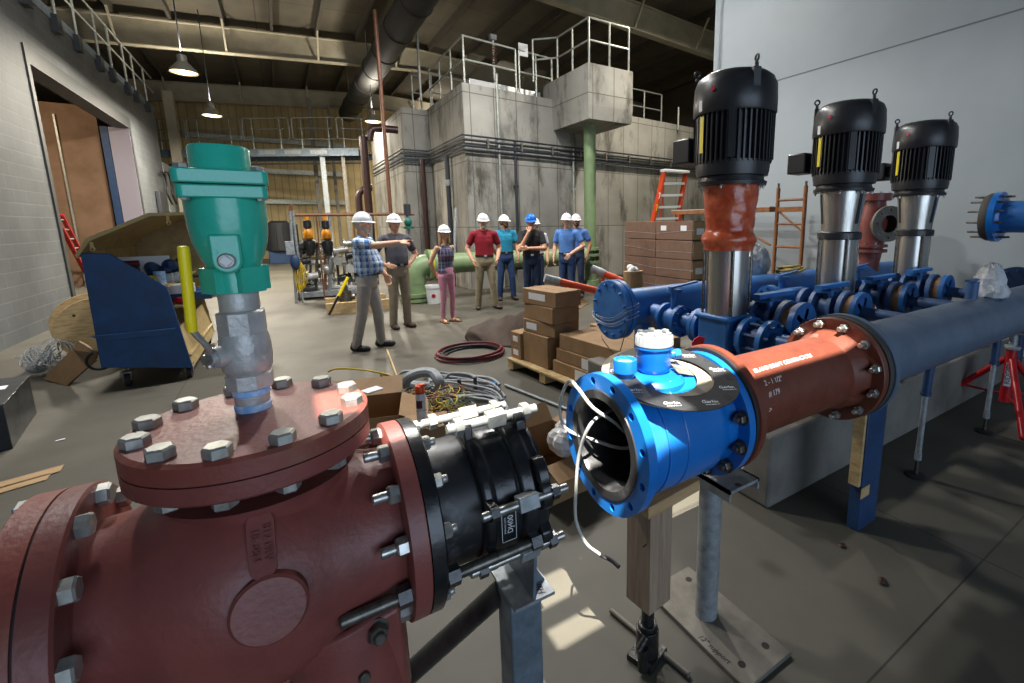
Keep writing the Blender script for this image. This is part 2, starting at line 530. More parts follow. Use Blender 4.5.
def block_material(name, axes, c1, c2, mortar, bw=0.4, bh=0.2, msize=0.012, rough=0.7, off=0.5, bump=0.3, seams=()):
    """brick or panel pattern laid in a wall plane; axes names the wall's horizontal and vertical axis"""
    m = bpy.data.materials.new(name); m.use_nodes = True
    nt = m.node_tree; N = nt.nodes; L = nt.links
    b = N['Principled BSDF']; b.inputs['Roughness'].default_value = rough
    tc = N.new('ShaderNodeTexCoord'); sp = N.new('ShaderNodeSeparateXYZ'); cb = N.new('ShaderNodeCombineXYZ')
    L.new(tc.outputs['Object'], sp.inputs[0]); L.new(sp.outputs[axes[0]], cb.inputs['X']); L.new(sp.outputs[axes[1]], cb.inputs['Y'])
    br = N.new('ShaderNodeTexBrick'); L.new(cb.outputs[0], br.inputs['Vector'])
    br.offset = off; br.inputs['Scale'].default_value = 1.0
    br.inputs['Color1'].default_value = lin(c1); br.inputs['Color2'].default_value = lin(c2); br.inputs['Mortar'].default_value = lin(mortar)
    br.inputs['Mortar Size'].default_value = msize; br.inputs['Mortar Smooth'].default_value = 0.3
    br.inputs['Brick Width'].default_value = bw; br.inputs['Row Height'].default_value = bh; br.inputs['Bias'].default_value = 0
    nz = N.new('ShaderNodeTexNoise'); nz.inputs['Scale'].default_value = 1.3; nz.inputs['Detail'].default_value = 6
    L.new(tc.outputs['Object'], nz.inputs['Vector'])
    mr = N.new('ShaderNodeMapRange'); mr.inputs['From Min'].default_value = 0.3; mr.inputs['From Max'].default_value = 0.75; mr.inputs['To Min'].default_value = 0.72; mr.inputs['To Max'].default_value = 1.1
    L.new(nz.outputs['Fac'], mr.inputs['Value'])
    mx = N.new('ShaderNodeMix'); mx.data_type = 'RGBA'; mx.blend_type = 'MULTIPLY'; mx.inputs['Factor'].default_value = 1
    L.new(br.outputs['Color'], mx.inputs['A']); L.new(mr.outputs['Result'], mx.inputs['B'])
    out = mx.outputs['Result']
    for axis, q, wd, col in seams:
        s = N.new('ShaderNodeMath'); s.operation = 'SUBTRACT'; L.new(sp.outputs[axis], s.inputs[0]); s.inputs[1].default_value = q
        a = N.new('ShaderNodeMath'); a.operation = 'ABSOLUTE'; L.new(s.outputs[0], a.inputs[0])
        c = N.new('ShaderNodeMath'); c.operation = 'LESS_THAN'; L.new(a.outputs[0], c.inputs[0]); c.inputs[1].default_value = wd
        m3 = N.new('ShaderNodeMix'); m3.data_type = 'RGBA'; m3.inputs['B'].default_value = lin(col)
        L.new(c.outputs[0], m3.inputs['Factor']); L.new(out, m3.inputs['A']); out = m3.outputs['Result']
    L.new(out, b.inputs['Base Color'])
    if bump:
        bp = N.new('ShaderNodeBump'); bp.inputs['Strength'].default_value = bump; bp.inputs['Distance'].default_value = 0.01; bp.invert = True
        L.new(br.outputs['Fac'], bp.inputs['Height']); L.new(bp.outputs['Normal'], b.inputs['Normal'])
    return m

M['floor'] = joints_material('poured concrete floor', '524f45', '454239', [P(883, 512, Z=0).x, -1.0, 0.3-2.9, 7.6], [0.62, 5.8, 11.0, 16.2], '2b2823', '413e35')
M['cmu'] = block_material('painted block wall', ('Y', 'Z'), '5c6062', '585c5e', '686c6d', msize=0.010, seams=[('Y', 8.35, 0.014, '7f8384')])
M['white_wall'] = mat('white painted wall', '9fa8ac', 0.55, c2='97a0a4', scale=0.8, bump=0.03, bscale=40)
M['back_panel'] = block_material('beige steel wall panels', ('X', 'Z'), 'c0ab7c', 'b8a475', '94835c', bw=0.3, bh=30, msize=0.02, off=0)
M['roof_deck'] = block_material('dark lined roof deck', ('X', 'Y'), '4e483b', '494337', '2e2a22', bw=40, bh=1.9, msize=0.02, off=0, rough=0.85)
M['purlin'] = mat('dark purlin', '332e26', 0.7, c2='3c372d', scale=3)
M['orange_room'] = mat('tan room wall', '7d6450', 0.8, c2='6b543f', scale=2)
M['frame_steel'] = mat('grey door frame', '2f3232', 0.6, c2='292b2c', scale=5)
M['tank_conc'] = block_material('board marked tank concrete', ('X', 'Z'), '9c9a92', '94928a', '6b675d', bw=0.62, bh=1.55, msize=0.014, off=0, rough=0.85, bump=0.2)
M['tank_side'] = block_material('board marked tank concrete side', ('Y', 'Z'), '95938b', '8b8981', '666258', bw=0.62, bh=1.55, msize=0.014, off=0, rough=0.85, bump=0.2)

def stain(m, c, scale, lo, hi):
    """weather stains over an existing base colour"""
    nt = m.node_tree; N = nt.nodes; L = nt.links; b = N['Principled BSDF']
    base = b.inputs['Base Color'].links[0].from_socket
    tc = N.new('ShaderNodeTexCoord'); mp = N.new('ShaderNodeMapping'); mp.inputs['Scale'].default_value = (1, 1, 0.35); L.new(tc.outputs['Object'], mp.inputs['Vector'])
    nz = N.new('ShaderNodeTexNoise'); nz.inputs['Scale'].default_value = scale; nz.inputs['Detail'].default_value = 8; nz.inputs['Roughness'].default_value = 0.7
    L.new(mp.outputs[0], nz.inputs['Vector'])
    mr = N.new('ShaderNodeMapRange'); mr.inputs['From Min'].default_value = lo; mr.inputs['From Max'].default_value = hi
    L.new(nz.outputs['Fac'], mr.inputs['Value'])
    mx = N.new('ShaderNodeMix'); mx.data_type = 'RGBA'; mx.inputs['B'].default_value = lin(c)
    L.new(mr.outputs['Result'], mx.inputs['Factor']); L.new(base, mx.inputs['A']); L.new(mx.outputs['Result'], b.inputs['Base Color'])
stain(M['tank_conc'], '4d4a41', 1.6, 0.5, 0.66)
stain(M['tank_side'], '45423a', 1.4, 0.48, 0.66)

def s_build(mb, name, m, **k): return struct(mb.build(name, m, origin=(0, 0, 0), **k))
s_build(MB().add([(-12, -7, 0), (17, -7, 0), (17, 30, 0), (-12, 30, 0)], [(0, 1, 2, 3)]), 'floor', M['floor'])

# block wall on the left with a tall doorway, 5.65 m high up to the loft
DY0, DY1, DZ = P(66, 255, X=XL).y, 18.35, 4.36
w = MB()
w.span((XL-0.3, -6, 0), (XL, DY0, 5.65)).span((XL-0.3, DY1, 0), (XL, 22.4, 5.65)).span((XL-0.3, DY0, DZ), (XL, DY1, 5.65))
s_build(w, 'wall_left', M['cmu'])
w = MB(); w.span((XL-0.3, 22.4, 0), (XL+0.02, YB, 3.9))
s_build(w, 'wall_left_rear', mat('grey recess wall', '8d9290', 0.7, c2='7d8280', scale=2))
# door frame of the doorway
w = MB()
w.span((XL-0.32, DY0-0.13, 0), (XL+0.025, DY0, DZ+0.3)).span((XL-0.32, DY1, 0), (XL+0.025, DY1+0.16, DZ+0.3)).span((XL-0.32, DY0, DZ), (XL+0.025, DY1, DZ+0.3))
s_build(w, 'trim_doorway', M['frame_steel'])
# loft floor over the side rooms and the lit room behind the doorway
s_build(MB().span((-11, -6, 5.45), (XL-0.3, 22.4, 5.6)), 'ceiling_side_room', M['purlin'])
w = MB(); w.span((-8.2, 10.5, 0), (-8.1, 22, 5.45)).span((-8.1, 21.9, 0), (XL-0.3, 22, 5.45)).span((-8.1, 10.4, 0), (XL-0.3, 10.5, 5.45))
s_build(w, 'wall_side_room', M['orange_room'])
d = MB(); d.span((-7.9, 18.5, 0), (XL-0.65, 18.65, 4.9))
s_build(d, 'wall_tan_partition', M['orange_room'])
d = MB(); d.span((XL-0.42, DY1-0.03, 0), (XL+0.01, DY1-0.005, DZ))
s_build(d, 'trim_door_reveal', mat('grey door reveal', '8b8794', 0.5))  # panel added over the wall end, standing for the doorway reveal
d = MB(); d.span((XL-0.58, DY1-0.05, 0), (XL-0.43, DY1+0.05, DZ))
s_build(d, 'trim_door_guide', M['blue_steel'])
for k, x in enumerate((-5.25, -4.75)):
    s_build(MB().span((x-0.02, 18.44, 0), (x+0.02, 18.48, 4.6)), 'trim_wall_conduit', M['rail'])
# outer shell
s_build(MB().span((-11.2, -6, 0), (-11, YB, 8)), 'wall_outer_left', M['purlin'])
w = MB(); w.span((-11, YB, 0), (16, YB+0.2, 8.6))
s_build(w, 'wall_back', M['back_panel'])
for z, h in ((2.7, 0.22), (4.15, 0.22), (5.6, 0.22)):
    s_build(MB().span((XL+0.05, YB-0.2, z), (3.2, YB-0.01, z+h)), 'trim_wall_girt', M['rail'])
s_build(MB().span((XR, -6, 0), (XR+0.25, 6.6, 8.6)), 'wall_right', M['white_wall'])
# the thin dark construction line along the white wall
w = MB(); w.span((XR-0.006, -6, 3.965), (XR-0.0005, 6.6, 3.98))
s_build(w, 'trim_wall_joint', mat('wall joint', '6d7276', 0.6))
s_build(MB().span((16, 6.6, 0), (16.2, YB, 8.6)), 'wall_outer_right', M['purlin'])
s_build(MB().span((XR, 6.4, 0), (16.2, 6.6, 8.6)), 'wall_return', M['white_wall'])
# wall behind the photographer with an unseen opening added to let daylight in
w = MB(); w.span((-11, -6.2, 0), (-3.0, -6, 8.6)).span((4.6, -6.2, 0), (XR+0.2, -6, 8.6)).span((-3.0, -6.2, 4.3), (4.6, -6, 8.6))
s_build(w, 'wall_front', M['cmu'])
# roof: two slopes, with unseen slots added and shaped to cast the sun patches
SUN = V((0.19, 0.37, -0.9)).normalized()
w = MB()
def xr9(x9): return (x9-0.2111*7.1)/1.01478                 # roof position that lights x9 at pipe height
def yr9(y9, x): return y9-0.4111*(deckz(x)-0.9)
XS9 = (0.1, 0.55, 1.0, 1.45, 2.05, 2.15, 2.34, 2.53); YS9 = (0.965, 1.065, 1.09, 1.17, 1.26, 1.33, 1.34, 1.62)
OPEN = {(0, 1), (2, 2), (2, 3), (2, 4), (4, 6), (6, 3), (6, 4)} | {(j, i) for j in (3, 4) for i in range(5)}
xs = [-11.2]+[xr9(q) for q in XS9]+[5]
def deck(x0, x1, ya, yb):
    w.add([(x0, ya(x0), deckz(x0)), (x0, yb(x0), deckz(x0)), (x1, yb(x1), deckz(x1)), (x1, ya(x1), deckz(x1))], [(0, 1, 2, 3)])
for i in range(len(xs)-1):
    deck(xs[i], xs[i+1], lambda x: -6.2, lambda x: yr9(YS9[0], x))
    deck(xs[i], xs[i+1], lambda x: yr9(YS9[-1], x), lambda x: YB+0.2)
    for j in range(len(YS9)-1):
        if (j, i-1) not in OPEN: deck(xs[i], xs[i+1], lambda x: yr9(YS9[j], x), lambda x: yr9(YS9[j+1], x))
deck(5, 16.2, lambda x: -6.2, lambda x: YB+0.2)
s_build(w, 'ceiling', M['roof_deck'])
# rigid frames across the hall
for y in (3.9, 11.4, 19.0, 26.2):
    w = MB()
    for x0, x1 in ((-11, 5), (5, 16)):
        for a, b in ((0, 0.03), (0.72, 0.75)):     # flanges
            w.add([(x, y+s*0.13, rafz(x)+q) for x in (x0, x1) for s in (-1, 1) for q in (a, b)],
                  [(0, 2, 6, 4), (1, 5, 7, 3), (0, 1, 3, 2), (4, 6, 7, 5), (0, 4, 5, 1), (2, 3, 7, 6)])
        w.add([(x, y+s*0.008, rafz(x)+q) for x in (x0, x1) for s in (-1, 1) for q in (0.03, 0.72)],
              [(0, 2, 6, 4), (1, 5, 7, 3), (0, 1, 3, 2), (4, 6, 7, 5), (0, 4, 5, 1), (2, 3, 7, 6)])
    s_build(w, 'ceiling_beam', M['beam'])
x = -9.6
while x < 16:
    z = deckz(x)
    y0 = 0.2 if -1.7 < x < 1.4 else -6          # cut short to keep purlin shadows off the sun patches
    s_build(MB().span((x-0.04, y0, z-0.24), (x+0.04, YB, z-0.015)), 'ceiling_purlin', M['purlin'])
    x += 1.25
# flange braces from the frames up to the purlins
for y in (11.4, 19.0, 26.2):
    for k in range(0, 18, 2):
        x = -8.35+k*1.25
        s_build(MB().bar((x, y-0.12, rafz(x)+0.05), (x, y-0.62, deckz(x)-0.22), 0.05, 0.05), 'ceiling_brace', M['beam'])
# equipment pad
PADZ = 0.44
pad = MB(); pad.span((2.17, 1.44, 0), (6.3, 3.3, PADZ))
tag(pad.build('equipment_pad', M['concrete_pad'], bevel=0.02), 'long raised grey concrete equipment pad under the three blue pumps', 'concrete pad')

# ------------------------------------------------------------------ concrete tank
TX, TY = 3.85, 11.0
TT = P(462, 82, Y=TY).z
tank = thing('concrete_tank', 'large stained concrete tank with stepped corner behind the standing group', 'tank', (6.5, 13, 0))
ang = math.radians(6)
def tf(x, y): # the tank front turns slightly away to the right
    return V((TX+(x-TX)*math.cos(ang)-(y-TY)*math.sin(0), TY+(y-TY)+(x-TX)*math.sin(ang), 0))
def prismz(mb, pts, z0, z1):
    mb.prism([(p.x, p.y) for p in pts], (0, 0, z0), (1, 0, 0), (0, 1, 0), (0, 0, z1-z0))
bay_l = 6.15
b = MB(); prismz(b, [tf(TX, TY), tf(bay_l+0.45, TY), tf(bay_l+0.45, TY+6), tf(TX, TY+6)], 0, TT)
b.build('tank_wall', M['tank_conc'], tank)
b = MB(); prismz(b, [tf(bay_l+0.45, TY+0.02), tf(13.5, TY+0.02), tf(13.5, TY+6), tf(bay_l+0.45, TY+6)], 0, TT-0.02)
b.build('tank_wall', M['tank_conc'], tank)
b = MB(); b.span((TX+0.005, TY+0.01, 0.0), (TX-0.012, TY+6, TT-0.002)); b.build('side_face', M['tank_side'], tank)
Y2 = P(431, 150, X=TX).y
x2 = P(401, 107, Y=Y2).x; z2 = P(401, 107, Y=Y2).z
b = MB(); b.span((x2, Y2, 0), (TX-0.012, Y2+5, z2)); b.build('lower_bay', M['tank_conc'], tank)
b = MB(); b.span((x2-0.012, Y2+0.01, 0), (x2+0.004, Y2+5, z2-0.002)); b.build('lower_bay_side', M['tank_side'], tank)
# overhanging box on the front, carried by a green column
BY = 9.55
c0 = P(588, 62, Y=BY); c1 = P(633, 71, Y=BY); zb = P(588, 118, Y=BY).z
zt = c0.z
b = MB()
xl, xr_ = c0.x, c1.x
zs = P(588, 104, Y=BY).z
b.span((xl, BY, zs), (xr_, BY+2.2, zt))
b.add([(xl, BY, zs), (xr_, BY, zs), (xr_, BY+2.2, zs), (xl, BY+2.2, zs), (xl+0.02, BY+0.02, zb), (xr_-0.02, BY+0.02, zb), (xr_-0.02, BY+2.2, zb), (xl+0.02, BY+2.2, zb)],
      [(4, 7, 6, 5), (0, 4, 5, 1), (1, 5, 6, 2), (2, 6, 7, 3), (3, 7, 4, 0)])
b.build('overhanging_box', M['tank_conc'], tank)
cp = None
for k in range(60):
    yy = 9.7+k*0.03
    q = P(590, 200, Y=yy)
    if q.x > xl+0.5 and cp is None: cp = q
colm = thing('green_column', 'tall sage green pipe column with flanged joint under the overhanging concrete box', 'column', (cp.x, cp.y, 0))
cr = 0.155
MB().cyl((cp.x, cp.y, 0.02), (cp.x, cp.y, zb), cr, n=28).build('column_pipe', M['green_pipe'], colm)
for zq in (P(590, 250, Y=cp.y).z, P(590, 256, Y=cp.y).z, P(590, 263, Y=cp.y).z):
    MB().cyl((cp.x, cp.y, zq), (cp.x, cp.y, zq+0.07), cr+0.09, n=28).build('flange', M['green_pipe'], colm)
zq = P(590, 259, Y=cp.y).z
b = MB()
for k in range(14):
    a = 2*PI*k/14; b.cyl((cp.x+(cr+0.06)*math.cos(a), cp.y+(cr+0.06)*math.sin(a), zq-0.12), (cp.x+(cr+0.06)*math.cos(a), cp.y+(cr+0.06)*math.sin(a), zq+0.3), 0.018, n=6)
b.build('flange_bolts', M['black_paint'], colm)
MB().cyl((cp.x, cp.y, 0), (cp.x, cp.y, 0.12), cr+0.07, n=28).build('foot_ring', M['green_pipe'], colm)

# ------------------------------------------------------------------ railings
def railing(label, pts, h=1.07, post=1.2, rails=(1.0, 0.52), r=0.024, feet=None, loops=False, m='rail', group=None, toe=0):
    """posts and horizontal rails along a polyline of base points"""
    pts = [V(p) for p in pts]
    t = thing('guard_railing', label, 'railing', pts[0], group)
    for a, b in zip(pts, pts[1:]):
        L = (b-a).length; n = max(1, round(L/post))
        for k in range(n+1):
            if k == 0 and a is not pts[0]: continue
            q = a+(b-a)*(k/n)
            MB().cyl(q, q+V((0, 0, h)), r, n=8).build('post', M[m], t)
            if feet: MB().box(q+V((0, 0, -0.12)), (0.12, 0.2, 0.34)).build('post_bracket', M['dark_steel'], t)
    for f in rails:
        b = MB(); b.tube([p+V((0, 0, h*f)) for p in pts], r, 8); b.build('rail', M[m], t)
    if toe:
        for a, b in zip(pts, pts[1:]):
            MB().bar(a+V((0, 0, 0.08)), b+V((0, 0, 0.08)), 0.01, 0.15).build('toe_board', M[m], t)
    return t
# loft railing along the top of the block wall
zl = 5.62
lr = thing('guard_railing', 'grey loft railing with bracketed posts along the top of the block wall', 'railing', (XL+0.06, 16, zl))
ys = [P(x, y, X=XL+0.05).y for x, y in ((26, 8), (58, 36), (79, 53), (101, 72), (114, 84), (129, 99), (138, 107), (149, 116))]
for y in [9.4]+ys:
    MB().cyl((XL+0.06, y, zl-0.1), (XL+0.06, y, zl+1.1), 0.028, n=8).build('post', M['rail'], lr)
    MB().box((XL+0.05, y, zl-0.12), (0.12, 0.24, 0.32)).build('post_bracket', M['dark_steel'], lr)
for z in (1.08, 0.6): MB().cyl((XL+0.06, 8.5, zl+z), (XL+0.06, 22.4, zl+z), 0.024, n=8).build('rail', M['rail'], lr)
for y0, y1 in ((ys[2]-0.25, ys[2]+0.05), (ys[4]-0.3, ys[4]+0.1)):
    MB().cyl((XL+0.06, y1, zl+0.5), (XL+0.06, y1, zl+1.1), 0.024, n=8).build('post', M['rail'], lr)
MB().span((XL-0.02, 8.5, zl-0.07), (XL+0.03, 22.4, zl+0.12)).build('toe_channel', M['galv_blue'], lr)
# rear walkway
wz = P(358, 148, Y=20.0).z
WA, WB = P(158, 150, Z=wz), P(358, 148, Z=wz)
wd = (WB-WA).normalized(); wn = V((-wd.y, wd.x, 0)); WL = (WB-WA).length
def wq(u, n=0.0, z=0.0): return WA+wd*u+wn*n+V((0, 0, z))
wk = thing('walkway', 'grey steel walkway bridge with channel beams in front of the tan rear wall', 'walkway', wq(WL/2))
MB().bar(wq(0, 0, -0.14), wq(WL, 0, -0.14), 0.05, 0.28).build('edge_channel', M['galv_blue'], wk)
MB().bar(wq(0, 0.68, -0.05), wq(WL, 0.68, -0.05), 1.25, 0.05).build('deck_grating', M['dark_steel'], wk)
MB().bar(wq(0, 1.33, -0.14), wq(WL, 1.33, -0.14), 0.05, 0.28).build('edge_channel', M['galv_blue'], wk)
for k in range(4):
    u = WL*0.42+k*0.98
    MB().bar(wq(u-0.32, -0.032, -0.13), wq(u+0.32, -0.032, -0.13), 0.012, 0.14).build('channel_panel', M['galv'], wk)
for u, w_, m_ in ((P(325, 200, Y=20.5).x, 0.17, 'galv'), (P(345, 200, Y=20.3).x, 0.12, 'galv_dull')):
    q = wq((u-WA.x)/wd.x, 0.15); MB().span((q.x-w_/2, q.y-w_/2, 0), (q.x+w_/2, q.y+w_/2, wz-0.28)).build('column', M[m_], wk)
MB().cyl(wq(0, 0.4, -0.5), wq(WL, 0.4, -0.5), 0.03, n=8).build('hung_pipe', M['conduit_dark'], wk)
for k in range(5): MB().cyl(wq(WL*(0.45+k*0.11), 0.4, -0.5), wq(WL*(0.45+k*0.11), 0.4, -0.08), 0.02, n=6).build('pipe_hanger', M['conduit_dark'], wk)
def loop_panel(t, q, z0, z1, r=0.022):
    """a rounded rectangular rail loop with a mid rail and two posts; q maps 0..1 and z to a point"""
    L = (q(1, 0)-q(0, 0)).length; c = 0.1; f = c/L
    MB().tube([q(0, z0+c), q(0, z1-c), q(f*.3, z1-c*.3), q(f, z1), q(1-f, z1), q(1-f*.3, z1-c*.3), q(1, z1-c), q(1, z0+c), q(1-f*.3, z0+c*.3), q(1-f, z0), q(f, z0), q(f*.3, z0+c*.3)], r, 8, closed=True).build('rail_loop', M['rail'], t)
    MB().cyl(q(0.12, (z0+z1)/2), q(0.88, (z0+z1)/2), r*0.9, n=8).build('mid_rail', M['rail'], t)
    for g in (0.2, 0.8): MB().cyl(q(g, -0.05), q(g, z1), r, n=8).build('post', M['rail'], t)
ends = [(P(x, 130, Z=wz+0.8).x-WA.x)/wd.x for x in (155, 186, 188, 241, 243, 288, 291, 334)]
pos = ['at the block wall end', 'second from the block wall', 'third from the block wall', 'fourth from the block wall']
for i in range(4):
    u0, u1 = ends[2*i], ends[2*i+1]
    t = thing('railing_panel', 'rounded walkway railing panel, '+pos[i], 'railing', wq(u0), 'railing panels on the rear walkway')
    loop_panel(t, lambda f, z: wq(u0+(u1-u0)*f, 0.02, z), 0.35, 1.12)
t = thing('railing_panel', 'rounded walkway railing panel turning back beside the tank', 'railing', wq(WL), 'railing panels on the rear walkway')
r0_, r1_ = wq(WL*0.9, 0.02), P(359, 148, Z=wz+0.25)+V((0.15, -1.6, -0.25))
loop_panel(t, lambda f, z: r0_.lerp(r1_, f)+V((0, 0, z)), 0.35, 1.12)
# beige post at the walkway's left end
bp = P(176, 150, Y=23.6)
MBp = MB(); MBp.span((bp.x-0.15, 23.5, 0), (bp.x+0.15, 23.8, P(172, 92, Y=23.6).z))
tag(MBp.build('steel_post', M['beam']), 'plain beige steel post rising past the walkway near the block wall', 'post')

# railings on the tank
zt0 = TT
railing('tank railing along the front left corner edge', [V((TX+0.1, TY+3.0, zt0)), V((TX+0.1, TY+0.12, zt0)), tf(5.35, TY+0.12)+V((0, 0, zt0))], 1.05, 0.95)
railing('short tank railing with white plate before the overhanging box', [tf(5.45, TY+0.12)+V((0, 0, zt0)), tf(6.45, TY+0.12)+V((0, 0, zt0))], 1.05, 0.5)
railing('railing around the top of the overhanging concrete box', [V((xl-0.55, BY+1.7, zt-0.1)), V((xl+0.05, BY+1.5, zt)), V((xl+0.08, BY+0.08, zt)), V((xr_-0.08, BY+0.08, zt))], 1.0, 0.75)
railing('far railing on the tank roof behind the overhanging box', [V((xr_+1.1, TY+1.2, zt0-0.05)), V((xr_+3.5, TY+1.35, zt0-0.05))], 1.05, 0.8)
railing('rear tank railing behind the front corner', [V((TX+0.2, TY+3.2, zt0)), V((6.6, TY+3.4, zt0))], 1.0, 1.1)
railing('small railing on the lower tank bay', [V((x2+0.4, Y2+0.3, z2)), V((TX-0.1, Y2+0.3, z2))], 0.95, 0.6)
wp = P(523, 50, Y=TY+0.3)
o = MB().box((wp.x, wp.y, wp.z), (0.26, 0.03, 0.3)).build('notice_plate', M['paper'], bevel=0.005)
tag(o, 'small blank white plate hung on the short tank railing', 'plate')
# long white trough on the tank top and gauge post
o = MB(); o.bar(tf(4.15, TY+0.45)+V((0, 0, zt0+0.12)), tf(6.2, TY+0.45)+V((0, 0, zt0+0.12)), 0.2, 0.22)
tag(o.build('metal_trough', M['alu'], bevel=0.01), 'long pale metal trough lying along the tank top edge', 'trough')
gp = tf(4.95, TY+0.6)
t = thing('level_gauge', 'slim striped level gauge post on the tank roof', 'gauge', (gp.x, gp.y, zt0))
MB().cyl((gp.x, gp.y, zt0), (gp.x, gp.y, zt0+1.35), 0.035, n=8).build('gauge_post', M['rail'], t)
b = MB()
for k in range(9): b.cyl((gp.x-0.06, gp.y-0.05, zt0+0.75+k*0.06), (gp.x+0.06, gp.y-0.05, zt0+0.75+k*0.06), 0.014, n=6)
b.build('coil', M['copper'], t)
MB().box((gp.x, gp.y, zt0+1.38), (0.16, 0.12, 0.12)).build('cap_box', M['galv'], t)
# ------------------------------------------------------------------ foreground pipe line, all on one axis
AY, AZ = 1.13, 0.905
def ax(x, a=None, R=0.0):
    """point on the pipe axis, or at radius R and angle a (degrees, 0 = +Y, 90 = up) round it"""
    if a is None: return V((x, AY, AZ))
    t = math.radians(a)
    return V((x, AY+R*math.cos(t), AZ+R*math.sin(t)))
XV = V((1, 0, 0))
def on_cyl(px, py, R, ay=AY, az=AZ):
    """where the sight line through a photo point meets a pipe of radius R on that axis"""
    d = RW @ V((px-PX, -(py-PY), -FL)); o = V((0, 0, HC))
    a = d.y*d.y+d.z*d.z; b = 2*((o.y-ay)*d.y+(o.z-az)*d.z); c = (o.y-ay)**2+(o.z-az)**2-R*R
    t = (-b-math.sqrt(max(b*b-4*a*c, 0)))/(2*a)
    return o+d*t
XRING = lambda me, name, par, x, sgn, R, n, ph, only=None: bolt_ring(me, name, par, ax(x), (sgn, 0, 0), R, n, ph, only)

def ring_angles(me, name, par, x, sgn, R, angs, dz=0.0):
    for a in angs: inst(me, name, par, zto((sgn, 0, 0), ax(x, a, R)+V((0, 0, dz)), random.random()))

# --- check valve
CX = -0.081
cv = thing('check_valve', 'large red oxide swing check valve with bolted top cover in the foreground', 'valve', (CX, AY, 0.3))
b = MB()
b.lathe(ax(0), XV, [(-0.36, 0.168), (-0.3, 0.172), (-0.26, 0.19), (-0.2, 0.218), (-0.12, 0.238), (-0.06, 0.232), (0.0, 0.208), (0.04, 0.194), (0.08, 0.188), (0.12, 0.178), (0.16, 0.174)], 72)
b.lathe((CX, AY, AZ-0.05), (0, 0, 1), [(0, 0.145), (0.17, 0.148), (0.22, 0.152), (0.25, 0.165), (0.262, 0.176)], 64)
b.build('body', M['primer'], cv, bevel=0)
b = MB(); b.lathe(ax(0), XV, [(0.158, 0.17), (0.158, 0.225), (0.162, 0.233), (0.196, 0.233), (0.198, 0.231), (0.198, 0.17)], 72)
b.build('end_flange', M['primer'], cv)
b = MB(); b.lathe(ax(0), XV, [(-0.382, 0.16), (-0.382, 0.2415), (-0.347, 0.2415), (-0.343, 0.236), (-0.343, 0.16)], 72)
b.build('end_flange', M['primer'], cv)
CR, CT = 0.21, 1.235
b = MB(); b.lathe((CX, AY, 0), (0, 0, 1), [(CT-0.078, 0.17), (CT-0.078, CR-0.006), (CT-0.072, CR), (CT-0.041, CR), (CT-0.041, 0.17)], 80)
b.build('body_flange', M['primer'], cv)
MB().lathe((CX, AY, 0), (0, 0, 1), [(CT-0.042, CR-0.006), (CT-0.037, CR-0.006)], 80).build('cover_gasket', M['rubber_grey'], cv)
b = MB(); b.lathe((CX, AY, 0), (0, 0, 1), [(CT-0.038, 0.1), (CT-0.038, CR), (CT-0.006, CR), (CT, CR-0.008), (CT, 0.09), (CT+0.004, 0.06), (CT+0.004, 0.0001)], 80, cap=False)
b.build('cover', M['primer_rust'], cv)
for k in range(12):
    a = math.radians(15+30*k); R = 0.181
    p = V((CX+R*math.cos(a), AY+R*math.sin(a), CT))
    inst(BOLT_COVER, 'cover_bolt', cv, Matrix.Translation(p) @ Matrix.Rotation(random.random()*2, 4, 'Z') @ Matrix.Scale(1.02, 4))
    if math.sin(a) < 0.8:
        inst(BOLT_COVER, 'cover_nut', cv, zto((0, 0, -1), p-V((0, 0, 0.078)), random.random()) @ Matrix.Scale(0.95, 4))
ring_angles(NUT_STUD, 'flange_nut', cv, 0.158, -1, 0.205, [15, 45, 75, 105, 135, 165, 225, 255, 285, 315, 345])
ring_angles(BOLT_COVER, 'flange_bolt', cv, -0.343, 1, 0.2159, [15+30*k for k in range(12)])
# raised boss, cast plaque and foot on the near side
q = on_cyl(270, 608, 0.236); rad = (q-ax(q.x)).normalized()
MB().lathe(ax(q.x), rad, [(0.2, 0.06), (0.243, 0.06), (0.248, 0.055), (0.248, 0.0001)], 40, cap=False).build('round_boss', M['primer'], cv)
q = on_cyl(262, 545, 0.236); rad = (q-ax(q.x)).normalized(); upv = XV.cross(rad)*-1
if upv.z < 0: upv = -upv
poly = []
for k in range(24):
    a = 2*PI*k/24
    poly.append((0.021*math.cos(a), 0.021*math.sin(a)+(0.037 if math.sin(a) >= 0 else -0.037)))
pts = []
b = MB()
qq = ax(q.x)+rad*0.2425
b.prism(poly, qq-rad*0.04, XV, upv, rad*0.042)
pl = b.build('cast_plaque', M['primer'], cv)
for body, dx, sz in (('18-38N', -0.0085, 0.018), ('812 PRV', 0.0095, 0.018)):
    text_on(body, sz, pl, 'cast_lettering', qq+XV*dx+rad*0.0022, -upv, XV, M['primer'], 0.004)
b = MB()
b.lathe(ax(0.03, 250, 0.15), (0.12, -0.25, -1), [(0, 0.13), (0.1, 0.12), (0.24, 0.1)], 32)
b.prism([(-0.05, 0), (0.08, 0.02), (0.085, -0.3), (-0.05, -0.3)], (0.06, AY-0.165, AZ-0.13), (1, 0, 0), (0, 0, 1), (0, 0.05, 0))
b.build('foot', M['primer'], cv, bevel=0.01)
for px, py in ((376, 630), (361, 668)):
    inst(BOLT_DARK, 'foot_bolt', cv, zto((0.1, -1, 0.1), P(px, py, Y=AY-0.165), 0.3))
b = MB(); b.cyl((CX, AY, 0), (CX, AY, 0.6), 0.085, n=28); b.cyl((CX, AY, 0), (CX, AY, 0.03), 0.19, n=32)
b.build('pedestal', M['primer'], cv)
tgp = P(386, 618, Y=AY-0.06)
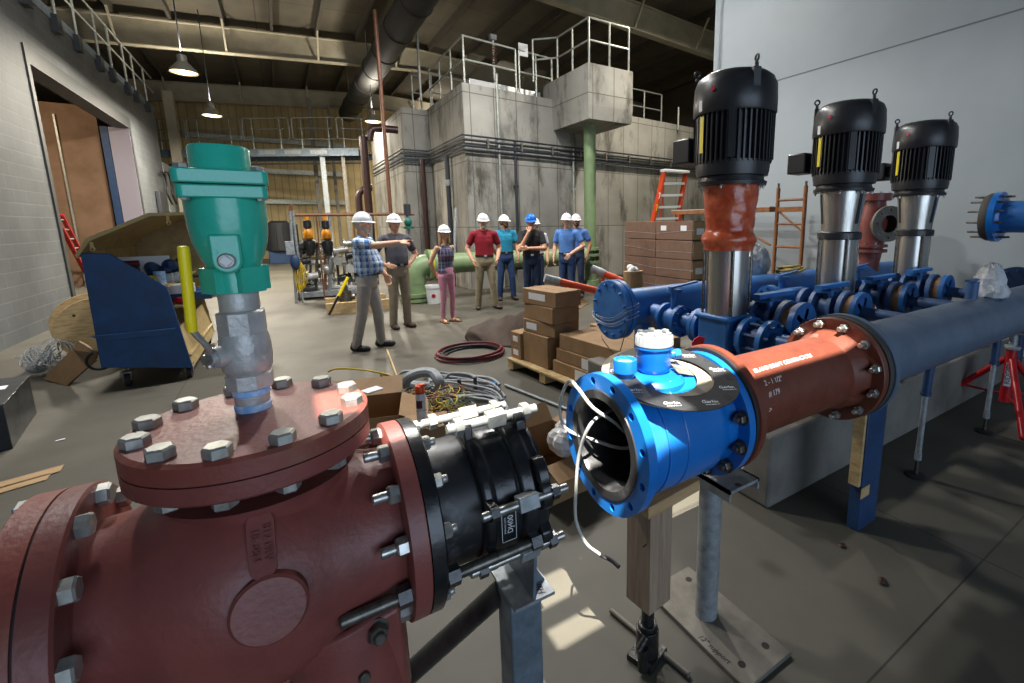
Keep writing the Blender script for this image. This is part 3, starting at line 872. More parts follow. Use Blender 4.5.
tg = MB(); tg.prism([(-0.02, -0.05), (0.006, -0.055), (0.022, -0.015), (0.02, 0.035), (-0.012, 0.04)], tgp, (0.84, -0.5, -0.1), (0.05, 0.1, 1), (0.0005, 0.0012, 0))
t = tag(tg.build('hanging_tag', M['yellow_tag']), 'yellow tag hanging behind the lower right flange of the check valve', 'tag')
for k in range(5):
    text_on('- - -', 0.008, t, 'print_line', tgp+V((0.0, -0.0015, 0.025-k*0.015)), (0.84, -0.5, -0.1), (0.05, 0.1, 1), M['ink'], 0.0002)

# --- mating pipe at the far left
sp = thing('pipe_spool', 'red oxide flanged pipe at the left edge of the frame', 'pipe', (-0.7, AY, 0.6))
MB().cyl(ax(-1.6), ax(-0.42), 0.166, n=56).build('pipe', M['primer_rust'], sp)
b = MB(); b.lathe(ax(0), XV, [(-0.43, 0.15), (-0.43, 0.236), (-0.426, 0.2415), (-0.386, 0.2415), (-0.386, 0.15)], 72); b.build('flange', M['primer_rust'], sp)
MB().lathe(ax(0), XV, [(-0.387, 0.237), (-0.381, 0.237)], 72).build('flange_gasket', M['black_rubber'], sp)
ring_angles(BOLT_COVER, 'bolt', sp, -0.43, -1, 0.2159, [15+30*k for k in range(12)])
MB().cyl(ax(-1.2)-V((0, 0, AZ)), ax(-1.2), 0.07, n=20).build('support_leg', M['primer'], sp)

# --- ball valve and nipple between cover and air valve
VY = 1.161
VX = -0.085
bv = thing('ball_valve', 'stainless ball valve with a yellow lever standing on the red valve cover', 'valve', (VX, VY, CT+0.004))
def vz(l): return V((VX+0.006*(l-1.24)/0.3, VY, l))
def vert(mb, prof, n=40, ph=0): return mb.lathe((VX, VY, 0), (0, 0, 1), prof, n, ph=ph)
b = MB(); prof = []
for k in range(22): prof.append((1.239+k*0.0026, 0.0305+(0.0008 if k % 2 else 0)))
vert(b, prof).build('pipe_nipple', M['cast_stainless'], bv)
b = MB(); vert(b, [(1.239, 0.0325), (1.252, 0.0335), (1.254, 0.031)]).build('thread_tape', M['tape_blue'], bv)
b = MB(); vert(b, [(1.272, 0.031), (1.274, 0.0335), (1.284, 0.0335), (1.286, 0.031)]).build('thread_tape', M['tape_blue'], bv)
b = MB(); vert(b, [(1.286, 0.036), (1.289, 0.0425), (1.318, 0.0425), (1.322, 0.038)], 8, 0.3)
vert(b, [(1.32, 0.037), (1.326, 0.0415), (1.334, 0.044), (1.352, 0.0455), (1.375, 0.0455), (1.395, 0.0435), (1.405, 0.041)], 40)
vert(b, [(1.4, 0.038), (1.404, 0.0425), (1.448, 0.0425), (1.452, 0.038)], 8, 0.3)
hd = V((-0.75, -0.55, 0)).normalized()
st = V((VX, VY, 1.366))
b.cyl(st+hd*0.02, st+hd*0.062, 0.021, n=24)
b.cyl(st+hd*0.06, st+hd*0.07, 0.013, n=16)
b.build('body', M['cast_stainless'], bv)
text_on('1000', 0.016, bv, 'cast_lettering', st+V((0.012, -0.0445, -0.005)), (0.9, -0.4, 0), (0, 0, 1), M['cast_stainless'], 0.001, wrap=((VX, VY, 0), (0, 0, 1), 0.0452))
hb = MB()
s0 = st+hd*0.07
p1_ = P(210, 352, Y=s0.y-0.005); p2_ = P(192, 330, Y=s0.y-0.012); p3_ = P(183, 246, Y=s0.y-0.02)
hb.tube([s0+V((0.0, 0, -0.016)), s0+V((-0.002, 0, 0.006)), p1_+V((0, 0, 0.005)), p2_, p2_+V((-0.003, 0, 0.03))], 0.0056, 10, 3)
hb.cyl(s0-hd*0.004, s0+hd*0.008, 0.012, n=6)
lv = hb.build('lever', M['zinc'], bv)
b = MB()
d_ = (p3_-p2_)
pts = [p2_+d_*f for f in (-0.02, 0.06, 0.3, 0.6, 0.9, 0.985, 1.0)]
b.tube(pts, [0.008, 0.0087, 0.0087, 0.009, 0.0094, 0.0086, 0.0045], 14, 3)
b.build('lever_sleeve', M['yellow'], lv)
# --- green air valve on top
av = thing('air_valve', 'teal green air release valve with square flange on top of the ball valve', 'valve', (VX, VY, 1.45))
b = MB()
vert(b, [(1.452, 0.034), (1.456, 0.0345), (1.488, 0.0345), (1.492, 0.033)]).build('pipe_nipple', M['cast_stainless'], av)
b = MB()
vert(b, [(1.488, 0.03), (1.49, 0.044), (1.515, 0.045), (1.53, 0.043), (1.545, 0.046), (1.565, 0.054), (1.59, 0.061), (1.62, 0.0645), (1.65, 0.0655), (1.672, 0.0655)], 56)
for a in (0.0, PI/2, PI, 3*PI/2):
    u_ = V((math.cos(a+0.62), math.sin(a+0.62), 0))
    b.bar(V((VX, VY, 1.516))+u_*0.03, V((VX, VY, 1.516))+u_*0.053, 0.046, 0.05)
b.build('body', M['green_valve'], av)
yaw = math.radians(3)
def rsq(mb, z0, z1, h, r):
    poly = []
    for sx, sy, a0 in ((1, 1, 0), (-1, 1, 90), (-1, -1, 180), (1, -1, 270)):
        for k in range(5):
            a = math.radians(a0+k*22.5)
            poly.append((sx*(h-r)+r*math.cos(a), sy*(h-r)+r*math.sin(a)))
    mb.prism(poly, (VX, VY, z0), (math.cos(yaw), math.sin(yaw), 0), (-math.sin(yaw), math.cos(yaw), 0), (0, 0, z1-z0))
b = MB(); rsq(b, 1.672, 1.696, 0.069, 0.012); b.build('lower_flange', M['green_valve'], av, bevel=0.003)
b = MB(); rsq(b, 1.698, 1.724, 0.072, 0.012); b.build('upper_flange', M['green_valve'], av, bevel=0.003)
b = MB(); vert(b, [(1.72, 0.056), (1.724, 0.0515), (1.73, 0.049), (1.767, 0.0485), (1.7715, 0.046), (1.7715, 0.038), (1.755, 0.036)], 56); b.build('outlet_collar', M['green_valve'], av)
for sx in (-1, 1):
    for sy in (-1, 1):
        u_ = V((math.cos(yaw), math.sin(yaw), 0))*0.056*sx+V((-math.sin(yaw), math.cos(yaw), 0))*0.056*sy
        inst(BOLT_CAP, 'flange_bolt', av, Matrix.Translation(V((VX, VY, 1.7245))+u_) @ Matrix.Rotation(0.4, 4, 'Z'))
        inst(BOLT_CAP, 'flange_nut', av, zto((0, 0, -1), V((VX, VY, 1.672))+u_, 0.2) @ Matrix.Scale(0.6, 4))
fr = V((0.05, -1, 0)).normalized(); rt = V((1, 0.05, 0)).normalized()
fr = (V((0, 0, 0))-V((VX, VY, 0))).normalized(); fr = Matrix.Rotation(math.radians(-9), 3, 'Z') @ fr; rt = V((-fr.y, fr.x, 0))
pb = V((VX, VY, 1.556))
poly = [(0.024*math.cos(a), 0.024*math.sin(a)) for a in [PI*2*k/28 for k in range(28)]]
b = MB(); b.prism([(-0.024, 0.0)]+[(0.024*math.cos(PI+PI*k/16), 0.024*math.sin(PI+PI*k/16)) for k in range(1, 16)]+[(0.024, 0.0), (0.024, 0.05), (-0.024, 0.05)], pb+fr*0.025, rt, (0, 0, 1), fr*0.042)
bs = b.build('plug_boss', M['green_valve'], av, bevel=0.004)
b = MB(); b.lathe(pb+fr*0.0665, fr, [(0, 0.0145), (0.004, 0.0145), (0.006, 0.012), (0.006, 0.0001)], 24, cap=False); pgm = b.build('plug', M['zinc_bright'], av)
b = MB(); b.prism([(0.011, 0), (0, 0.011), (-0.011, 0), (0, -0.011)], pb+fr*0.0725, rt, (0, 0, 1), fr*0.006); b.build('plug_square', M['white_plastic'], pgm, bevel=0.001)

# --- black dismantling joint
dj = thing('dismantling_joint', 'black restrained pipe coupling with long steel tie rods bolted to the check valve', 'pipe coupling', (0.4, AY, 0.7))
b = MB(); b.lathe(ax(0), XV, [(0.2, 0.15), (0.2, 0.233), (0.228, 0.233), (0.232, 0.228), (0.232, 0.15)], 72); b.build('flange_ring', M['black_paint'], dj)
M['scuffed'] = mat('scuffed black pipe coat', '1e1f21', 0.42, c2='77777a', scale=10, lo=0.56, hi=0.74, amt=0.6)
b = MB(); b.lathe(ax(0), XV, [(0.24, 0.16), (0.52, 0.16)], 64, cap=False); b.lathe(ax(0), XV, [(0.52, 0.15), (0.24, 0.15)], 64, cap=False); b.ring(ax(0.518), XV, 0.002, 0.15, 0.16, 64); b.build('sleeve', M['scuffed'], dj)
b = MB(); b.lathe(ax(0), XV, [(0.335, 0.158), (0.335, 0.172), (0.342, 0.182), (0.362, 0.184), (0.37, 0.176), (0.425, 0.174), (0.434, 0.18), (0.434, 0.158)], 64)
for a in (8, 53, 98, 165, 204, 255, 300):
    u_ = V((0, math.cos(math.radians(a)), math.sin(math.radians(a)))); s_ = XV.cross(u_)
    b.prism([(-0.03, 0.0), (0.03, 0.0), (0.017, 0.05), (-0.017, 0.05)], ax(0.338)+u_*0.165, s_, u_, XV*0.022)
b.build('follower_ring', M['black_paint'], dj, bevel=0.004)
b = MB(); b.lathe(ax(0), XV, [(0.432, 0.158), (0.432, 0.182), (0.438, 0.19), (0.47, 0.192), (0.476, 0.186), (0.5, 0.186), (0.504, 0.158)], 64)
for a in (8, 53, 98, 150, 165, 204, 255, 300):
    u_ = V((0, math.cos(math.radians(a)), math.sin(math.radians(a)))); s_ = XV.cross(u_)
    b.prism([(-0.045, 0.0), (0.045, 0.0), (0.036, 0.034), (0.018, 0.045), (-0.018, 0.045), (-0.036, 0.034)], ax(0.474)+u_*0.17, s_, u_, XV*0.03)
b.build('end_ring', M['black_paint'], dj, bevel=0.004)
for a, x0, x1, r, nb, m in ((98, 0.3, 0.555, 0.0135, 0.43, 'zinc_bright'), (58, 0.27, 0.52, 0.0125, 0.4, 'zinc_bright'), (165, 0.32, 0.55, 0.011, 0.435, 'zinc'), (204, 0.29, 0.545, 0.0115, 0.44, 'zinc'), (8, 0.3, 0.58, 0.012, 0.45, 'zinc'), (300, 0.3, 0.58, 0.012, 0.45, 'zinc')):
    RR = 0.208
    prof = [(0, r*0.8)]+[(0.002+k*0.004, r*(1.0 if k % 2 else 0.94)) for k in range(int((x1-x0)/0.004))]
    b = MB(); b.lathe(ax(x0, a, RR), XV, prof, 14)
    rd = b.build('tie_rod', M[m], dj)
    b = MB()
    u_ = V((0, math.cos(math.radians(a)), math.sin(math.radians(a)))); s_ = XV.cross(u_)
    b.box(ax(nb, a, RR), (0.052, 0.036, 0.036), M=Matrix((XV, s_, u_)).transposed())
    b.build('square_nut', M['zinc_bright' if m == 'zinc_bright' else 'galv'], rd, bevel=0.002)
    b = MB()
    for xx in (x0+0.02, x1-0.05): MB().lathe(ax(xx, a, RR), XV, [(0, r*1.75), (0.02, r*1.75)], 6).build('hex_nut', M['zinc_bright' if m == 'zinc_bright' else 'black_paint'], rd)
# heavier flange tie rod near the bottom running back past the valve flange
for a, xa, xb in ((198, 0.02, 0.47),):
    b = MB(); prof = [(0.0, 0.011)]+[(0.002+k*0.004, 0.0135 if k % 2 else 0.0128) for k in range(int((xb-xa)/0.004))]
    b.lathe(ax(xa, a, 0.207), XV, prof, 16); rd = b.build('tie_rod', M['steel_dark'], dj)
    for xx in (0.13, 0.235, 0.44): MB().lathe(ax(xx, a, 0.207), XV, [(0, 0.0235), (0.027, 0.0235)], 6).build('hex_nut', M['black_paint'], rd)
ring_angles(NUT_BRIGHT, 'flange_nut', dj, 0.232, 1, 0.205, [15, 45, 75, 105, 135, 165, 225, 255, 285, 315, 345])
qd = on_cyl(518, 523, 0.1745); qd = ax(0.395, 183, 0.1745)
rad = (qd-ax(qd.x)).normalized()
text_on('DJ400', 0.02, dj, 'lettering', qd+XV*0.006, XV.cross(rad)*-1, -XV, M['print'], 0.0003, wrap=(ax(0), (1, 0, 0), 0.1748))
b = MB()
for s0_, s1_, zz0, zz1 in ((-0.018, 0.02, 0.045, 0.0462), (-0.018, 0.02, -0.036, -0.0348), (-0.018, -0.0168, -0.036, 0.046), (0.0188, 0.02, -0.036, 0.046)):
    b.span((qd.x+s0_, AY-0.1775, qd.z+zz0-0.005), (qd.x+s1_, AY-0.176, qd.z+zz1-0.005))
b.build('label_frame', M['print'], dj)
text_on('pressure joint', 0.008, dj, 'lettering', qd-XV*0.009, XV.cross(rad)*-1, -XV, M['print'], 0.0003, wrap=(ax(0), (1, 0, 0), 0.1748))

# --- square post stand under the joint, with brace
st1 = thing('pipe_stand', 'blue grey square post stand with a cradle under the black coupling', 'pipe stand', (0.5, AY, 0))
ptop = 0.585
qx = P(521, 640, Y=AY+0.0).x
MB().span((qx-0.05, AY-0.05, 0.012), (qx+0.05, AY+0.05, ptop)).build('post', M['galv_blue'], st1, bevel=0.006)
MB().span((qx-0.14, AY-0.2, 0), (qx+0.14, AY+0.2, 0.012)).build('base_plate', M['galv_dull'], st1, bevel=0.002)
b = MB()
for sx in (-1, 1):
    for sy in (-1, 1): b.cyl((qx+sx*0.1, AY+sy*0.15, 0.0115), (qx+sx*0.1, AY+sy*0.15, 0.0135), 0.012, n=16)
b.build('bolt_holes', M['black_rubber'], st1)
# angle cradle: two plates meeting in a V along the pipe, with end gussets
b = MB()
cq = V((qx+0.005, AY, ptop))
b.span((0.43, 1.015, ptop-0.004), (0.552, 1.27, ptop+0.006))
b.build('cradle_plate', M['galv'], st1)
b = MB()
b.prism([(-0.11, 0.0), (0.12, 0.0), (0.15, 0.17), (0.1, 0.135), (0.0, 0.112), (-0.09, 0.13), (-0.125, 0.155)], (0.486, AY, ptop+0.005), (0, 1, 0), (0, 0, 1), (0.009, 0, 0))
b.build('saddle_plate', M['galv_blue'], st1)
b = MB(); b.prism([(0.0, 0.0), (0.055, 0.0), (0.0, 0.1)], (0.494, AY-0.06, ptop+0.005), (1, 0, 0), (0, 0, 1), (0, 0.009, 0)); b.build('gusset', M['galv_blue'], st1)
text_on('Harry Sup', 0.028, st1, 'handwriting', (0.525, AY-0.05, ptop+0.0065), (0.1, 1, 0), (-1, 0.1, 0), M['ink'], 0.0003, shear=0.3)
tag(MB().cyl((qx-0.03, AY+0.05, 0.52), P(378, 702, Z=0.034), 0.034, n=24).build('brace_pipe', M['steel_raw'], origin=(0.3, 1.3, 0)), 'dark steel pipe leaning diagonally behind the square post stand', 'pipe')

# --- bright blue flow meter
FX0 = 0.80
MZ = 0.016
fm = thing('flow_meter', 'bright blue flanged flow meter with an open bore', 'flow meter', (1.1, AY, 0.65))
def mx(x, a=None, R=0): return ax(x, a, R)+V((0, 0, MZ))
MR = 0.228
FXE = 1.268
def meter_holes(x, name):
    b = MB(); b.holed(mx(x), XV, 0.032, 0.16, MR, 0.203, 12, 0.013, ph=PI/12)
    return b.build(name, M['blue_meter'], fm, sharp=40)
meter_holes(FX0, 'inlet_flange')
meter_holes(FXE-0.032, 'outlet_flange')
b = MB(); b.lathe(mx(0), XV, [(FX0+0.03, 0.16), (FX0+0.03, 0.182), (FX0+0.06, 0.176), (FX0+0.075, 0.18), (FX0+0.095, 0.192), (FX0+0.12, 0.195), (FXE-0.135, 0.195), (FXE-0.105, 0.192), (FXE-0.085, 0.182), (FXE-0.06, 0.176), (FXE-0.032, 0.182), (FXE-0.032, 0.16)], 80, cap=False)
b.build('body', M['blue_meter'], fm)
b = MB()
for xx in (FX0+0.112, FX0+0.19):
    b.torus(mx(xx), XV, 0.1945, 0.004, 72, 8)
b.build('weld_seams', M['blue_meter'], fm)
b = MB(); b.lathe(mx(0), XV, [(FX0-0.004, 0.176), (FX0-0.004, 0.149), (FX0+0.012, 0.143), (FXE-0.01, 0.143)], 72, cap=False)
b.lathe(mx(0), XV, [(FX0+0.0, 0.178), (FX0-0.004, 0.176)], 72, cap=False)
b.build('bore_liner', M['liner'], fm)
for k in range(12):
    a = 15+30*k
    if a in (75, 105) : continue
    inst(BOLT_DARK, 'flange_bolt', fm, zto((-1, 0, 0), mx(FXE-0.032, a, 0.203), random.random()))
# neck, terminal housing and cap
M['cap_grey'] = mat('pale grey cap plastic', '8d9192', 0.5)
hx = 1.03
htop = P(656, 333, Y=AY+0.02).z
b = MB(); b.lathe((hx, AY+0.02, 0), (0, 0, 1), [(AZ+0.17, 0.06), (1.105, 0.046), (1.115, 0.046), (1.122, 0.052), (1.135, 0.058), (htop-0.05, 0.06), (htop-0.046, 0.065), (htop-0.04, 0.065)], 48); 
b.cyl((hx+0.04, AY+0.02, 1.165), (hx+0.085, AY-0.005, 1.17), 0.015, n=18); b.cyl((hx+0.075, AY-0.001, 1.1685), (hx+0.095, AY-0.01, 1.171), 0.018, n=6)
b.build('terminal_housing', M['blue_meter'], fm)
prof = [(htop-0.04, 0.062), (htop-0.036, 0.066), (htop-0.006, 0.063), (htop, 0.058), (htop, 0.048), (htop-0.006, 0.046), (htop-0.006, 0.0001)]
b = MB(); b.lathe((hx, AY+0.02, 0), (0, 0, 1), prof, 48, cap=False)
for k in range(24):
    a = 2*PI*k/24; b.cyl((hx+0.0635*math.cos(a), AY+0.02+0.0635*math.sin(a), htop-0.036), (hx+0.0615*math.cos(a), AY+0.02+0.0615*math.sin(a), htop-0.006), 0.003, n=6)
for k in range(6):
    a = 2*PI*k/6; b.box((hx+0.051*math.cos(a), AY+0.02+0.051*math.sin(a), htop+0.003), (0.014, 0.02, 0.008), rz=a)
b.build('white_cap', M['cap_grey'], fm)
sx_ = P(625, 385, Y=AY+0.0).x
b = MB(); zc = P(625, 359, Y=AY).z
b.lathe((sx_, AY, 0), (0, 0, 1), [(AZ+0.15, 0.03), (zc-0.05, 0.03), (zc-0.04, 0.039), (zc-0.008, 0.039), (zc, 0.0375), (zc, 0.031), (zc-0.013, 0.029), (zc-0.013, 0.0001)], 40, cap=False); b.build('conduit_collar', M['blue_meter'], fm)
b = MB(); b.lathe((sx_, AY, 0), (0, 0, 1), [(zc-0.0125, 0.0275), (zc-0.011, 0.0275), (zc-0.011, 0.0001)], 32, cap=False); b.build('collar_plug', M['white_plastic'], fm)
# saddle patch of the neck on the body
b = MB(); b.lathe((hx-0.02, AY+0.01, 0), (0, 0, 1), [(AZ+0.1, 0.125), (1.1, 0.115), (1.115, 0.1), (1.118, 0.05)], 48); b.build('neck_saddle', M['blue_meter'], fm)
pq = V((1.115, AY-0.04, 1.12))
b = MB(); b.prism([(-0.04, -0.03), (0.045, -0.03), (0.04, 0.03), (-0.035, 0.03)], pq, V((1, -0.25, -0.28)), V((0.25, 1, 0.25)), V((0, 0, 0.0015)))
b.build('rating_label', M['zinc_bright'], fm)
# --- ring gaskets draped round the neck
def flat_ring(name, c, n, ri, ro, th, m, droop=0.0):
    u, v, w = frame(n); c = V(c); b = MB(); N = 72
    rows = []
    for r in (ri, (ri+ro)/2, ro):
        rows.append([c+u*(r*math.cos(2*PI*k/N))+v*(r*math.sin(2*PI*k/N))-V((0, 0, droop*abs(math.sin(math.atan2((u*math.cos(2*PI*k/N)+v*math.sin(2*PI*k/N)).y, 1e-9+(u*math.cos(2*PI*k/N)+v*math.sin(2*PI*k/N)).x))**2)*(r-ri)/(ro-ri))) for k in range(N)])
    vs = [q+w*th for row in rows for q in row]+[q for row in rows for q in row]
    fs = []
    for i in range(2):
        for k in range(N):
            l = (k+1) % N
            fs.append((i*N+k, (i+1)*N+k, (i+1)*N+l, i*N+l))
            fs.append((3*N+i*N+l, 3*N+(i+1)*N+l, 3*N+(i+1)*N+k, 3*N+i*N+k))
    for k in range(N):
        l = (k+1) % N
        fs.append((2*N+k, 5*N+k, 5*N+l, 2*N+l)); fs.append((l, 3*N+l, 3*N+k, k))
    b.add(vs, fs)
    return b
gn = V((-0.03, -0.2, 1)).normalized()
gc = V((1.03, AY-0.05, 1.116))
o = flat_ring('ring', gc+V((-0.01, 0.02, 0.0)), gn, 0.118, 0.2, 0.003, None).build('fibre_ring', M['fibre'])
tag(o, 'beige fibre ring lying on the flow meter under the black printed gasket', 'gasket')
o = flat_ring('ring', gc+V((0.012, -0.012, 0.006)), gn, 0.132, 0.212, 0.003, None).build('gasket', M['gasket'])
tag(o, 'black ring gasket with white print lying around the flow meter neck', 'gasket')
u_, v_, w_ = frame(gn)
cc = gc+V((0.012, -0.012, 0.0092))
for k in range(9):
    a = 2*PI*(k+0.4)/9
    d_ = u_*math.cos(a)+v_*math.sin(a)
    rt_ = V((0.9, -0.35, -0.06)); up_ = w_.cross(rt_)
    text_on('Garlock', 0.021, o, 'print', cc+d_*0.178, rt_, up_, M['print'], 0.0002, shear=0.2)
    text_on('BLUE-GARD 3000', 0.007, o, 'print', cc+d_*0.178-up_*0.016, rt_, up_, M['print'], 0.0002)
    b = MB(); ph = a+PI/9
    d2 = u_*math.cos(ph)+v_*math.sin(ph)
    b.cyl(cc+d2*0.19-w_*0.0005, cc+d2*0.19+w_*0.0004, 0.0135, n=16); b.build('bolt_hole', M['black_rubber'], o)
# --- cable coiled in the bore and hanging out
c_ = MB()
pts = []
pts += [mx(1.2, 60, 0.08)]
for k in range(40):
    a = 90+k*36
    pts.append(mx(1.14-0.004*k+0.01*math.sin(k), a, 0.098+0.014*math.sin(k*1.7)))
pts += [mx(0.93, 200, 0.09), mx(0.84, 110, 0.07), mx(0.785, 75, 0.12), mx(0.765, 62, 0.19), mx(0.775, 45, 0.235), mx(0.775, 15, 0.236), mx(0.78, 355, 0.2), mx(0.83, 340, 0.1), mx(0.9, 250, 0.04), mx(0.97, 150, 0.09)]
c_.tube(pts, 0.0058, 8, 4)
co = thing('meter_cable', 'pale grey cable coiled in the blue meter bore and looped over its flange', 'cable', mx(0.83)-V((0, 0, 0.2)))
c_.build('coil', M['cable'], co)
c_ = MB()
hang = [P(618, 408, X=0.96), P(607, 412, X=0.87), P(590, 425, X=0.785), P(579, 455, X=0.775), P(576, 490, X=0.77), P(576, 520, X=0.775), P(586, 543, X=0.79), P(598, 553, X=0.83), P(604, 557, X=0.85)]
c_.tube(hang, 0.0056, 8, 5); c_.build('hanging_lead', M['cable'], co)
c_ = MB(); c_.tube([hang[-2]+(hang[-1]-hang[-2])*0.3, hang[-1], P(611, 560, X=0.865), P(619, 567, X=0.87)], 0.0072, 8, 3); c_.build('black_sheath', M['black_rubber'], co)

# --- timber post with packing block on a bottle jack
wp_ = thing('timber_prop', 'raw timber post with packing block propping up the blue flow meter', 'timber prop', (1.0, AY, 0.2))
wt = P(655, 505, Y=AY-0.05); wbz = P(655, 612, Y=AY-0.06).z
wx0, wx1 = P(637, 560, Y=AY-0.05).x, P(676, 560, Y=AY-0.05).x
wz1 = AZ+MZ-MR-0.045
w0 = V(((wx0+wx1)/2+0.005, AY, 0))
MB().box((w0.x, AY, (wbz+wz1)/2), (0.115, 0.115, wz1-wbz), rz=0.12).build('post', M['wood'], wp_, bevel=0.003)
MB().box((w0.x+0.05, AY-0.005, wz1+0.022), (0.27, 0.13, 0.043), rz=0.1).build('packing_block', M['wood_h'], wp_, bevel=0.003)
text_on('--', 0.08, wp_, 'saw_mark', (w0.x-0.055, AY-0.052, wz1-0.11), (0.98, 0.2, 0), (0, 0, 1), M['ink'], 0.0003)
jk = thing('bottle_jack', 'oily black bottle jack under the timber post', 'jack', (w0.x, AY, 0))
b = MB(); b.box((w0.x, AY, 0.012), (0.12, 0.105, 0.024), rz=0.3); b.cyl((w0.x, AY, 0.02), (w0.x, AY, 0.13), 0.042, n=24); b.cyl((w0.x, AY, 0.13), (w0.x, AY, 0.15), 0.036, n=24); b.build('base_cylinder', M['jack'], jk, bevel=0.002)
MB().cyl((w0.x, AY, 0.14), (w0.x, AY, wbz), 0.024, n=20).build('ram', M['jack'], jk)
b = MB(); pj = V((w0.x-0.06, AY-0.045, 0)); b.cyl(pj+V((0, 0, 0.02)), pj+V((0, 0, 0.11)), 0.018, n=16); b.cyl(pj+V((-0.02, 0.0, 0.115)), pj+V((0.015, 0, 0.15)), 0.013, n=12); b.bar(pj+V((0.0, 0.0, 0.13)), pj+V((0.06, 0.04, 0.1)), 0.02, 0.014); b.build('pump', M['jack'], jk)
tag(MB().cyl(P(611, 610, Z=0.012), P(689, 675, Z=0.012), 0.011, n=14).build('jack_handle', M['galv_dull']), 'rusty steel bar lying on the floor beside the bottle jack', 'bar')

# --- round galvanised stand with plate
gs = thing('pipe_stand', 'round galvanised pipe stand with a large drilled base plate under the blue meter outlet', 'pipe stand', (1.33, AY, 0))
gx = 1.325
zt_ = AZ+MZ-0.27
MB().cyl((gx, AY, 0.02), (gx, AY, zt_), 0.045, n=32).build('post', M['galv'], gs)
c4 = [P(666, 608, Z=0.02), P(763, 678, Z=0.02), P(775, 640, Z=0.02)]; e = c4[2]-c4[1]
b = MB(); b.span((1.2, 0.83, 0), (1.46, 1.36, 0.02)); b.build('base_plate', M['galv_dull'], gs, bevel=0.003)
b = MB()
for hx_, hy_ in ((1.262, 0.9), (1.4, 0.9), (1.262, 1.3), (1.4, 1.3)): b.cyl((hx_, hy_, 0.0195), (hx_, hy_, 0.0206), 0.0145, n=20)
b.build('bolt_holes', M['black_rubber'], gs)
text_on('12" support', 0.03, gs, 'handwriting', (1.225, 1.0, 0.0206), (0.06, -1, 0), (1, 0.06, 0), M['ink'], 0.0002, shear=0.3)
b = MB()
b.box((gx+0.02, AY, zt_+0.006), (0.17, 0.28, 0.012))
b.span((gx+0.095, AY-0.14, zt_-0.03), (gx+0.105, AY+0.14, zt_+0.012)); b.span((gx-0.065, AY-0.14, zt_-0.03), (gx-0.055, AY+0.14, zt_+0.012))
b.prism([(-0.05, 0), (0.05, 0), (0.04, 0.05), (-0.04, 0.05)], (gx+0.02, AY+0.0, zt_+0.01), (0, 1, 0), (0, 0, 1), (0.01, 0, 0))
b.build('saddle', M['galv'], gs)
b = MB(); b.cyl((gx+0.0, AY-0.125, zt_-0.001), (gx+0.0, AY-0.125, zt_+0.0135), 0.013, n=6); b.build('saddle_bolt', M['steel_dark'], gs)

# --- brown spool piece
bs_ = thing('pipe_spool', 'brown primed flanged pipe with white handwriting beside the blue meter', 'pipe', (1.9, AY, 0.7))
SZ = 0.027
def sx(x, a=None, R=0): return ax(x, a, R)+V((0, 0, SZ))
MB().lathe(sx(0), XV, [(1.272, 0.162), (2.1, 0.162)], 72).build('pipe', M['brown_pipe'], bs_)
MB().lathe(sx(0), XV, [(1.284, 0.15), (1.284, 0.23), (1.288, 0.236), (1.314, 0.236), (1.318, 0.185), (1.34, 0.168), (1.36, 0.162)], 72).build('flange', M['brown_pipe'], bs_)
MB().lathe(sx(0), XV, [(1.27, 0.2), (1.27, 0.23), (1.283, 0.23), (1.283, 0.2)], 72).build('flange_gasket', M['black_rubber'], bs_)
EX = 2.115
MB().lathe(sx(0), XV, [(EX-0.09, 0.162), (EX-0.05, 0.176), (EX-0.02, 0.186), (EX-0.002, 0.19), (EX, 0.24), (EX+0.003, 0.243), (EX+0.034, 0.243), (EX+0.034, 0.15)], 72).build('flange', M['brown_pipe'], bs_)
ring_angles(NUT_STUD, 'flange_bolt', bs_, EX, -1, 0.215, [15+30*k for k in range(12)], SZ)
def hand(body, px, py, size, shear=0.25):
    q = on_cyl(px, py, 0.162, AY, AZ+SZ); rad = (q-V((q.x, AY, AZ+SZ))).normalized()
    text_on(body, size, bs_, 'handwriting', q, XV, rad.cross(XV), M['chalk'], 0.0003, wrap=((0, AY, AZ+SZ), (1, 0, 0), 0.1622), shear=shear)
hand('ISLAND DRAFT CONTRACTORS', 784, 363, 0.026)
hand('2 - 1 1/2"', 773, 381, 0.028)
hand('# 179', 774, 393, 0.028)
hand('>', 770, 410, 0.03)
# --- long slate blue pipe
lp = thing('long_pipe', 'long slate blue pipe running out of frame at the right', 'pipe', (4, AY, 0.7))
MB().lathe(sx(0), XV, [(EX+0.036, 0.16), (EX+0.036, 0.225), (EX+0.05, 0.225), (EX+0.05, 0.16)], 72).build('flange_gasket', M['rubber_grey'], lp)
MB().lathe(sx(0), XV, [(EX+0.05, 0.16), (EX+0.05, 0.243), (EX+0.085, 0.243), (EX+0.085, 0.16)], 72).build('backing_flange', M['rubber_grey'], lp)
MB().lathe(sx(0), XV, [(EX+0.087, 0.16), (EX+0.087, 0.25), (EX+0.125, 0.25), (EX+0.125, 0.19), (EX+0.14, 0.168)], 72).build('flange', M['blue_pipe'], lp)
MB().lathe(sx(0), XV, [(EX+0.12, 0.167), (6.6, 0.167)], 72).build('pipe', M['blue_pipe'], lp)
ring_angles(BOLT_SMALL, 'flange_bolt', lp, EX+0.125, 1, 0.222, [15+30*k for k in range(12)], SZ)
